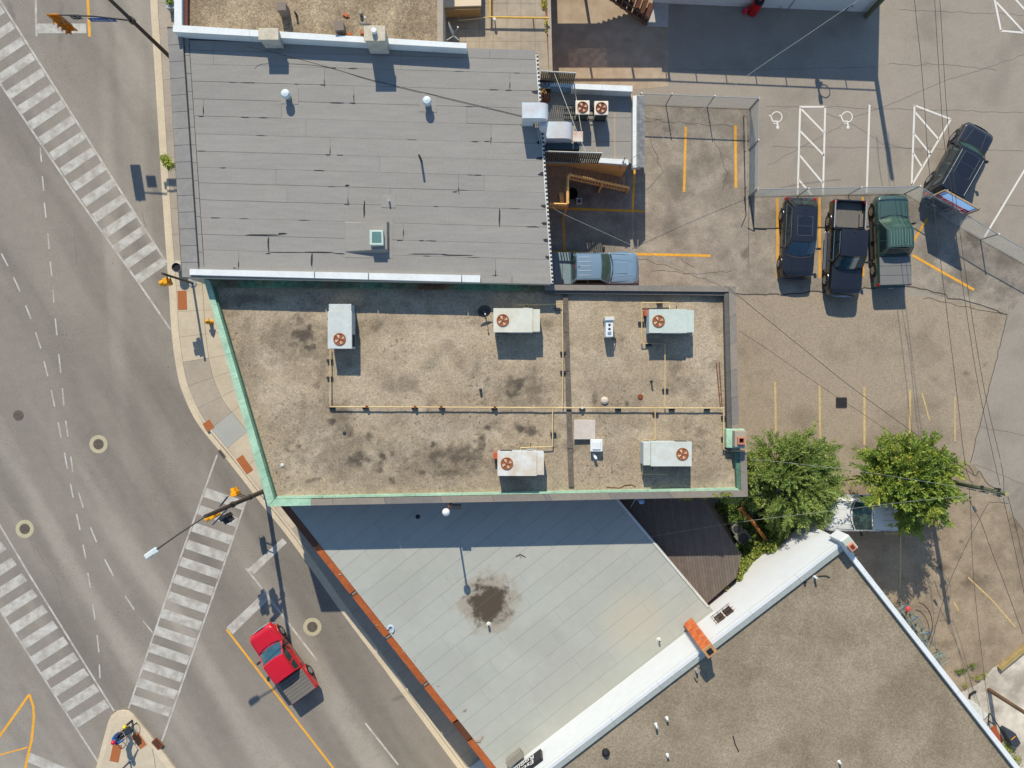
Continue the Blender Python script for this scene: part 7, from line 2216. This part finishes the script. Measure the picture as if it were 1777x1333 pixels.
wp = thing('sheet_metal_table', 'pale sheet metal table top standing by the roof edge, lower right', 'table', G(1700, 1235))
MB().hexa([W(1672, 1210, .9), W(1690, 1217, 1.0), W(1714, 1240, 1.0), W(1703, 1252, .9)][::-1], [v + Vector((0, 0, .05)) for v in [W(1703, 1252, .9), W(1714, 1240, 1.0), W(1690, 1217, 1.0), W(1672, 1210, .9)]]).build('sheet', M_WHITE_OLD, wp)
for p in ((1690, 1219), (1706, 1244)): MB().tube([W(*p, .0), W(*p, .9)], .03, 5).build('leg', M_DARK, wp)
bd = thing('dark_bin', 'dark lidded bin lying at the lower right corner', 'bin', G(1757, 1283))
q = [(1743, 1270), (1748, 1265), (1763, 1273), (1772, 1290), (1766, 1298), (1755, 1293)]
MB().prism([W2(x, y, .5) for x, y in q], .01, .5).build('body', plain('dark blue plastic', (.025, .03, .04), .5), bd, bevel=.04)
MB().prism([W2(1757.5 + (x - 1757.5) * .9, 1282 + (y - 1282) * .9, .5) for x, y in q], .502, .55).build('lid', plain('dark lid', (.035, .04, .05), .5), bd, bevel=.02)
MB().tube([W(1755, 1284, .58), W(1762, 1278, .58)], .02, 5).build('handle', M_YELLOW, bd)
fr = thing('scrap_metal_rack', 'dark leaning scrap metal rack beside the rust tray', 'rack', G(1720, 1255))
for a, b in (((1716, 1238, 1.0), (1714, 1262, .05)), ((1718, 1238, 1.0), (1738, 1268, .3)), ((1702, 1254, .9), (1716, 1240, 1.0))): MB().tube([W(*a), W(*b)], .035, 5).build('bar', M_DARK, fr)
# condenser boxes and drum in the ivy court
for px, py, w, rz, lab in ((1272, 914, .62, R(40), 'small grey metal box in the dark ivy court'), (1284, 930, .85, R(35), 'larger grey condenser box in the dark ivy court')):
    c = G(px, py); t = thing('metal_cabinet', lab, 'cabinet', c, rz)
    build_local(MB().box(-w / 2, w / 2, -w / 2, w / 2, 0, .75), 'casing', plain('grey green cabinet', lit(120, 124, 112), .6), t, bevel=.03)
    build_local(MB().cyl((0, 0, .75), w * .36, .03, 16), 'fan_cover', M_DARK, t)
c = W(1361, 926, 1.0); t = thing('condenser', 'blue grey condenser with round fan between tree and white wall', 'condenser', (c.x, c.y, 0), R(25))
build_local(MB().box(-.38, .38, -.38, .38, 0, .9), 'casing', plain('blue grey enamel', lit(140, 165, 188), .5), t, bevel=.08)
build_local(MB().cyl((0, 0, .9), .26, .02, 18), 'fan_cover', M_DARK, t)
pl = thing('timber_plank', 'orange brown timber plank leaning across the dark ivy court', 'plank', G(1310, 910))
MB().tube([W(1284, 882, 1.6), W(1308, 908, 1.6), W(1331, 939, 1.6)], .10, 4).build('plank', mat('orange plank', lit(186, 122, 66), layers=((3, .2),), rough=.8), pl)
# ------------------------------------------------------------------ plants
def leaf_mat(name, cols, trans=.25):
    m = bpy.data.materials.new(name); m.use_nodes = True
    nt = m.node_tree; N = nt.nodes; Lk = nt.links
    p = N['Principled BSDF']; p.inputs['Roughness'].default_value = .55; p.inputs['Specular IOR Level'].default_value = .3
    at = N.new('ShaderNodeAttribute'); at.attribute_name = 'tone'
    r = N.new('ShaderNodeValToRGB')
    els = r.color_ramp.elements
    els[0].position = 0; els[0].color = (*cols[0], 1)
    els[1].position = 1; els[1].color = (*cols[-1], 1)
    for i, c in enumerate(cols[1:-1]):
        e = els.new((i + 1) / (len(cols) - 1)); e.color = (*c, 1)
    Lk.new(at.outputs['Fac'], r.inputs[0]); Lk.new(r.outputs[0], p.inputs['Base Color'])
    tr = N.new('ShaderNodeBsdfTranslucent'); Lk.new(r.outputs[0], tr.inputs[0])
    mx = N.new('ShaderNodeMixShader'); mx.inputs[0].default_value = trans
    Lk.new(p.outputs[0], mx.inputs[1]); Lk.new(tr.outputs[0], mx.inputs[2]); Lk.new(mx.outputs[0], N['Material Output'].inputs[0])
    return m


LEAF_G = leaf_mat('mid green foliage', [(.060, .108, .018), (.115, .172, .030), (.19, .25, .05), (.30, .34, .08)])
LEAF_Y = leaf_mat('yellow green foliage', [(.062, .118, .014), (.125, .195, .024), (.215, .28, .035), (.33, .345, .05), (.48, .37, .06)])
LEAF_I = leaf_mat('ivy foliage', [(.022, .045, .010), (.06, .10, .016), (.14, .19, .03), (.30, .30, .05)])
M_BARK = mat('grey brown bark', (.09, .07, .055), layers=((4, .2), (20, .25)), rough=.95)


class Leaves:
    avoid = None

    def __init__(self): self.v = []; self.f = []; self.t = []

    def leaf(self, p, d, L, w, tone):
        if self.avoid and self.avoid(p): return
        d = d.normalized()
        up = Vector((rnd.gauss(0, .5), rnd.gauss(0, .5), 1)).normalized()
        s = d.cross(up)
        if s.length < 1e-3: return
        s = s.normalized() * w / 2
        n = len(self.v)
        mid = p + d * L * .5 + Vector((0, 0, -L * .04))
        self.v += [p, mid + s, p + d * L + Vector((0, 0, -L * .15)), mid - s]
        self.f.append((n, n + 1, n + 2, n + 3)); self.t += [tone] * 4

    def build(self, name, m, parent):
        org = ORG[parent]
        me = bpy.data.meshes.new(name)
        me.from_pydata([tuple(Vector(p) - org) for p in self.v], [], self.f)
        me.materials.append(m)
        a = me.attributes.new('tone', 'FLOAT', 'POINT'); a.data.foreach_set('value', np.clip(np.array(self.t, dtype=np.float32), 0, 1))
        me.update()
        o = bpy.data.objects.new(name, me); COL.objects.link(o); o.parent = parent; ORG[o] = org
        return o


def tree(name, label, base, top, rad, lm, nb, tw, tone0, leaf=(.17, .06), ell=(1, 1), seed=1, spray=1.0, avoid=None):
    global rnd
    keep = rnd; rnd = random.Random(seed)
    t = thing(name, label, 'tree', base)
    tk = MB()
    crown_c = Vector((base.x, base.y, top * .58))
    tk.tube([base, base + Vector((.05, .03, top * .25)), base + Vector((.12, -.05, top * .45)), base + Vector((.1, .0, top * .75))], .16, 9, r2=.05)
    lv = Leaves(); lv.avoid = avoid
    for i in range(nb):
        a = 2 * math.pi * (i * .381966) + rnd.gauss(0, .2)
        q = (i + .5) / nb
        el = R(-12 + 92 * (q ** 1.1)) + rnd.gauss(0, .08)
        start = base + Vector((0.05, 0, top * (.25 + .35 * rnd.random())))
        RR = rad * (.66 + .38 * rnd.random()) * (1.0 if q < .8 else .8)
        d = Vector((math.cos(a) * math.cos(el) * ell[0], math.sin(a) * math.cos(el) * ell[1], math.sin(el) * (top * .45 / rad)))
        end = crown_c + d * RR
        mid = start.lerp(end, .5) + Vector((rnd.gauss(0, .2), rnd.gauss(0, .2), .25))
        pts = [start, mid, end]
        tk.tube(pts, .045, 4, r2=.012)
        btone = tone0 + rnd.gauss(0, .13)
        for k in range(tw):
            u = .30 + .70 * rnd.random() ** .75
            p0 = (start.lerp(mid, u * 2) if u < .5 else mid.lerp(end, u * 2 - 1))
            dirn = ((end - start).normalized() * spray + Vector((rnd.gauss(0, .62), rnd.gauss(0, .62), rnd.gauss(.12, .4)))).normalized()
            LT = rnd.uniform(.4, 1.25)
            m_ = int(LT / .055)
            tn = btone + rnd.gauss(0, .10)
            for j in range(m_):
                s = (j + .5) / m_
                pp = p0 + dirn * LT * s + Vector((0, 0, -.18 * s * s * LT))
                for sd_ in (-1, 1):
                    side = dirn.cross(Vector((0, 0, 1)))
                    if side.length < .1: side = Vector((1, 0, 0))
                    ld = (dirn * .7 + side.normalized() * sd_ * rnd.uniform(.4, 1.0) + Vector((0, 0, rnd.gauss(0, .3))))
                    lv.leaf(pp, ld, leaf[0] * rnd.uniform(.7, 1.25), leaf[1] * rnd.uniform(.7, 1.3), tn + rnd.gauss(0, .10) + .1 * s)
    tk.build('trunk', M_BARK, t, smooth=True)
    lv.build('crown', lm, t)
    rnd = keep
    return t


def ground_pos(px, py, h):
    p = W(px, py, h); return Vector((p.x, p.y, 0))


# both crowns leave the pickup's cab and bonnet open to the sky
_a, _b = W(1440, 866, 2.0), W(1547, 935, 2.0)
cab0, cab1 = W(1442, 866, 1.8), W(1518, 921, 1.8)


def sunhole(p):
    k = p.z - 1.8
    sx, sy = p.x + .1975 * k, p.y - 1.234 * k
    return cab0.x < sx < cab1.x and cab1.y < sy < cab0.y and rnd.random() < .8


gap = lambda p: sunhole(p) or  _a.x + .25 * math.sin(p.z * 5 + p.y * 7) < p.x < _b.x + .3 * math.sin(p.y * 9 + p.z * 4) and p.y < _a.y + .12 * math.sin(p.x * 8)
tree('leafy_tree', 'bushy dark green tree beside the corner of the gravel roof', ground_pos(1381, 832, 2.9), 4.4, 2.6, LEAF_G, 130, 17, .56, leaf=(.17, .055), ell=(.98, 1.02), spray=1.5, seed=11, avoid=gap)
tree('leafy_tree', 'yellow green tree over the white pickup', ground_pos(1573, 836, 3.4), 5.2, 2.6, LEAF_Y, 120, 16, .36, leaf=(.20, .07), ell=(1.02, .94), spray=1.4, seed=23, avoid=gap)


def shrub(name, label, cat, centers, n, lm, tone, leaf, hgt=.5, parent=None, zf=None):
    """low leafy mass: centres (px,py,h,rx,ry)"""
    cs = []
    for (px, py, h, rx, ry) in centers: cs.append((W(px, py, h), rx, ry, h))
    t = thing(name, label, cat, Vector((cs[0][0].x, cs[0][0].y, 0)))
    lv = Leaves()
    st = MB()
    tot = sum(c[1] * c[2] for c in cs)
    for c, rx, ry, h in cs:
        st.tube([(c.x, c.y, 0), (c.x + .03, c.y, max(.12, h))], .03, 5, r2=.012)
        for i in range(int(n * rx * ry / tot)):
            a = rnd.uniform(0, 2 * math.pi); r = math.sqrt(rnd.random()) if name != 'weed_patch' else min(1.6, abs(rnd.gauss(0, .65)))
            p = Vector((c.x + rx * r * math.cos(a), c.y + ry * r * math.sin(a), max(.03, h + hgt * max(.1, 1 - r * r) * rnd.uniform(-.4, 1))))
            d = Vector((rnd.gauss(0, 1), rnd.gauss(0, 1), rnd.gauss(.1, .4)))
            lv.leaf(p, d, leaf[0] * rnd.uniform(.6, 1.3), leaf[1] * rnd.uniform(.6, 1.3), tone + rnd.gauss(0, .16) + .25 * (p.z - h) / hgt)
    st.build('stems', M_BARK, t)
    lv.build('foliage', lm, t)
    return t


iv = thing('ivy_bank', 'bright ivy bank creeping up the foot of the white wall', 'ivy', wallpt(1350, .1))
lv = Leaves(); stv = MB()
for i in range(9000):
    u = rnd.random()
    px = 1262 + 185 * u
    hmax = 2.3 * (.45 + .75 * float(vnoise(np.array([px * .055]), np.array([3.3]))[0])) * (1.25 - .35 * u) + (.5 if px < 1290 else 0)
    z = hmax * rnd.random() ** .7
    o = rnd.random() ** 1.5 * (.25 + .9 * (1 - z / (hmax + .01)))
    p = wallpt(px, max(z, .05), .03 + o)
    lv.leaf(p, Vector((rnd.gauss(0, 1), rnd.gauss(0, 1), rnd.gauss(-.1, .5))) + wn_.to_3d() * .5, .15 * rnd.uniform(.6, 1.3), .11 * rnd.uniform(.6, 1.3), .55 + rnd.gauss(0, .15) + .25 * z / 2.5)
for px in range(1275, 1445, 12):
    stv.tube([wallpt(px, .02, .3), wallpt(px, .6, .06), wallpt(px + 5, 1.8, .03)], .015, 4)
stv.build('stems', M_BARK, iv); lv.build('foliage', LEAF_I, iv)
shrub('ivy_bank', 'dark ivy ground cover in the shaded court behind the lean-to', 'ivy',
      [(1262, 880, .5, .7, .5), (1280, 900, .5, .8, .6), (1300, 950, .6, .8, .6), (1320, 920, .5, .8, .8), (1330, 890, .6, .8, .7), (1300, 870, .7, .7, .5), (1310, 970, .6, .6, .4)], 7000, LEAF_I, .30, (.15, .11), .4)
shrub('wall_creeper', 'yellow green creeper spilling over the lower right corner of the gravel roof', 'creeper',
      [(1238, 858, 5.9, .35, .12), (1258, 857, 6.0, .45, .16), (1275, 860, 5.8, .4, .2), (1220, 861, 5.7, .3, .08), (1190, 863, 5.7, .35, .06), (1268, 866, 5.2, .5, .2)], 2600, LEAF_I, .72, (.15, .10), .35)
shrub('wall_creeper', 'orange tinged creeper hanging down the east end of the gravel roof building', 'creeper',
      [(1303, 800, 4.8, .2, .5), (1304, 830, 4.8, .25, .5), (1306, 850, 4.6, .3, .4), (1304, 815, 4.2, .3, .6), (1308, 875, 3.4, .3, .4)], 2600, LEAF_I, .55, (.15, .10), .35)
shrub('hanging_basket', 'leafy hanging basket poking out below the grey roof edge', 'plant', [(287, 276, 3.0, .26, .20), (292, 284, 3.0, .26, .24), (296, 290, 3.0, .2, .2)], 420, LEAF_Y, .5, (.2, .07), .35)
shrub('potted_plant', 'small green plant on the pavement at the top edge', 'plant', [(296, 3, .6, .22, .2)], 260, LEAF_Y, .3, (.16, .06), .35)
roof_box('planter', 296, 9, .14, .5, .4, .45, 0, 'grey planter box under the small plant at the top edge', 'planter', M_GREYMETAL)
shrub('weed_patch', 'tuft of weeds growing by the white coped roof, left one', 'weeds', [(1664, 1166, .1, .3, .14), (1672, 1163, .1, .2, .12)], 300, LEAF_I, .40, (.10, .03), .15)
shrub('weed_patch', 'tuft of weeds growing by the white coped roof, right one', 'weeds', [(1688, 1155, .1, .28, .13)], 180, LEAF_I, .5, (.10, .03), .22)
shrub('weed_patch', 'dry orange weeds at the edge of the white stained concrete', 'weeds', [(1696, 1176, .1, .35, .12), (1708, 1172, .1, .2, .12), (1675, 1190, .08, .2, .14)], 260, LEAF_I, .95, (.10, .03), .2)
shrub('weed_patch', 'dry leaves heaped beside the rust tray', 'weeds', [(1748, 1300, .1, .4, .5), (1760, 1320, .1, .4, .4)], 700, LEAF_I, .9, (.10, .06), .15)
shrub('vine', 'orange brown vine on the edge of the pale concrete roof', 'vine', [(948, 40, 3.9, .12, .35), (949, 55, 3.8, .1, .3), (944, 5, 4.0, .15, .4)], 420, LEAF_Y, .9, (.12, .07), .3)

# ------------------------------------------------------------------ cyclist on the island
bc = Vector((G(224, 1264).x, G(224, 1264).y, .128))
HD = R(38)
bk = thing('bicycle', 'dark bicycle standing on the traffic island under the rider', 'bicycle', bc, HD)
M_FRAME = plain('dark bike frame', (.03, .035, .04), .4)
for x in (-.52, .52):
    w = build_local(MB().tube([(x + .33 * math.cos(a), 0, .34 + .33 * math.sin(a)) for a in [i * math.pi / 12 for i in range(25)]], .022, 6), 'wheel', M_TYRE, bk, smooth=True)
    sp_ = MB()
    for k in range(8):
        a = math.pi * k / 8
        sp_.tube([(x + .32 * math.cos(a), 0, .34 + .32 * math.sin(a)), (x - .32 * math.cos(a), 0, .34 - .32 * math.sin(a))], .004, 3)
    build_local(sp_, 'spokes', M_GREYMETAL, w)
f = MB()
for a, b in (((-.52, 0, .34), (-.08, 0, .32)), ((-.52, 0, .34), (-.2, 0, .78)), ((-.08, 0, .32), (-.22, 0, .88)), ((-.2, 0, .8), (.36, 0, .84)), ((-.08, 0, .32), (.38, 0, .74)), ((.34, 0, .95), (.52, 0, .34))): f.tube([a, b], .02, 6)
build_local(f, 'frame', M_FRAME, bk)
build_local(MB().tube([(.30, -.30, 1.02), (.36, -.12, 1.04), (.34, 0, .98), (.36, .12, 1.04), (.30, .30, 1.02)], .016, 6), 'handlebar', M_GREYMETAL, bk)
build_local(MB().box(-.36, -.10, -.08, .08, .88, .94), 'saddle', M_BLACK, bk, bevel=.03)
build_local(MB().box(.42, .74, -.17, .17, .72, .98), 'front_basket', M_FRAME, bk, bevel=.02)
build_local(MB().cyl((-.08, -.02, .29), .09, .03, 14), 'chainring', M_GREYMETAL, bk)

pe = thing('person', 'person in blue jacket and red helmet sitting on the bicycle', 'person', bc, HD)
J = [(-.22, 0, .98), (-.18, 0, 1.18), (-.08, 0, 1.38), (-.04, 0, 1.50), (.0, 0, 1.58),
     (-.08, .19, 1.40), (.06, .27, 1.18), (.27, .26, 1.06), (-.08, -.19, 1.40), (.06, -.27, 1.18), (.27, -.26, 1.06),
     (-.20, .10, .94), (.16, .13, .78), (.02, .14, .40), (.10, .15, .36), (-.20, -.10, .94), (.08, -.14, .62), (-.06, -.2, .12), (.10, -.22, .05)]
E = [(0, 1), (1, 2), (2, 3), (3, 4), (2, 5), (5, 6), (6, 7), (2, 8), (8, 9), (9, 10), (0, 11), (11, 12), (12, 13), (13, 14), (0, 15), (15, 16), (16, 17), (17, 18)]
RD = [.15, .155, .17, .075, .07, .085, .06, .042, .085, .06, .042, .11, .085, .055, .05, .11, .085, .055, .05]
me = bpy.data.meshes.new('person_skin'); me.from_pydata(J, E, [])
tmp = bpy.data.objects.new('tmp_person', me); COL.objects.link(tmp)
sk_ = tmp.modifiers.new('skin', 'SKIN'); tmp.modifiers.new('sub', 'SUBSURF').levels = 1
for i, v in enumerate(me.skin_vertices[0].data): v.radius = (RD[i], RD[i]); v.use_root = (i == 0)
dg = bpy.context.evaluated_depsgraph_get()
bm_ = bpy.data.meshes.new_from_object(tmp.evaluated_get(dg))
bpy.data.objects.remove(tmp)
bm_.name = 'body'; bm_.materials.clear()
for m_ in (plain('blue jacket', lit(50, 92, 150), .8), plain('dark trousers', (.02, .022, .03), .85), plain('skin', lit(206, 160, 132), .6)): bm_.materials.append(m_)
for p in bm_.polygons:
    c = p.center
    p.material_index = 1 if c.z < .99 and not (c.x > .1 and c.z > .98) else 0
    if c.z > 1.52 or (c.x > .25 and c.z > 1.0): p.material_index = 2
    if c.x > .12 and c.z < 1.0: p.material_index = 1
bm_.shade_smooth()
bo = bpy.data.objects.new('body', bm_); COL.objects.link(bo); bo.parent = pe
hd = MB(); hc_ = (.03, 0, 1.58)
hd.lathe(hc_, [(.05, -.06), (.075, -.02), (.085, .05), (.09, .1), (.085, .15), (.06, .2), (.01, .225)], 14)
hd.tube([(.11, 0, 1.66), (.135, 0, 1.635)], .016, 5)
for s in (-1, 1): hd.cyl((.03, s * .088, 1.64), .02, .05, 6)
build_local(hd, 'head', plain('skin', lit(206, 160, 132), .6), pe, smooth=True)
build_local(MB().cyl((.118, .035, 1.668), .012, .012, 6).cyl((.118, -.035, 1.668), .012, .012, 6).box(.10, .122, -.025, .025, 1.60, 1.608), 'face', M_DARK, pe)
build_local(MB().lathe((.03, 0, 1.68), [(.115, -.03), (.125, .02), (.12, .08), (.09, .13), (.04, .155), (.01, .158)], 16), 'helmet', plain('glossy red helmet', lit(214, 30, 62), .25), pe, smooth=True)
for s in (-1, 1):
    hn = MB()
    b = Vector((.28, s * .26, 1.06))
    hn.box(b.x - .02, b.x + .06, b.y - .035, b.y + .035, b.z - .02, b.z + .02)
    for k in range(4):
        y = b.y - .03 + k * .02
        hn.tube([(b.x + .05, y, b.z + .01), (b.x + .085 - .004 * abs(k - 1), y, b.z), (b.x + .08, y, b.z - .035), (b.x + .05, y, b.z - .045)], .009, 5)
    hn.tube([(b.x, b.y - s * .035, b.z), (b.x + .03, b.y - s * .06, b.z - .02), (b.x + .06, b.y - s * .055, b.z - .03)], .010, 5)
    build_local(hn, 'hand', plain('skin', lit(206, 160, 132), .6), pe, smooth=True)
    build_local(MB().box((.14 if s > 0 else .10) - .12, (.14 if s > 0 else .10) + .15, s * .16 - .045 - (.06 if s < 0 else 0), s * .16 + .045 - (.06 if s < 0 else 0), .30 if s > 0 else .0, .38 if s > 0 else .08), 'shoe', M_BLACK, pe, bevel=.03)
build_local(MB().box(-.30, -.16, -.15, .15, 1.05, 1.40), 'backpack', plain('grey backpack', lit(150, 146, 150), .8), pe, bevel=.05)
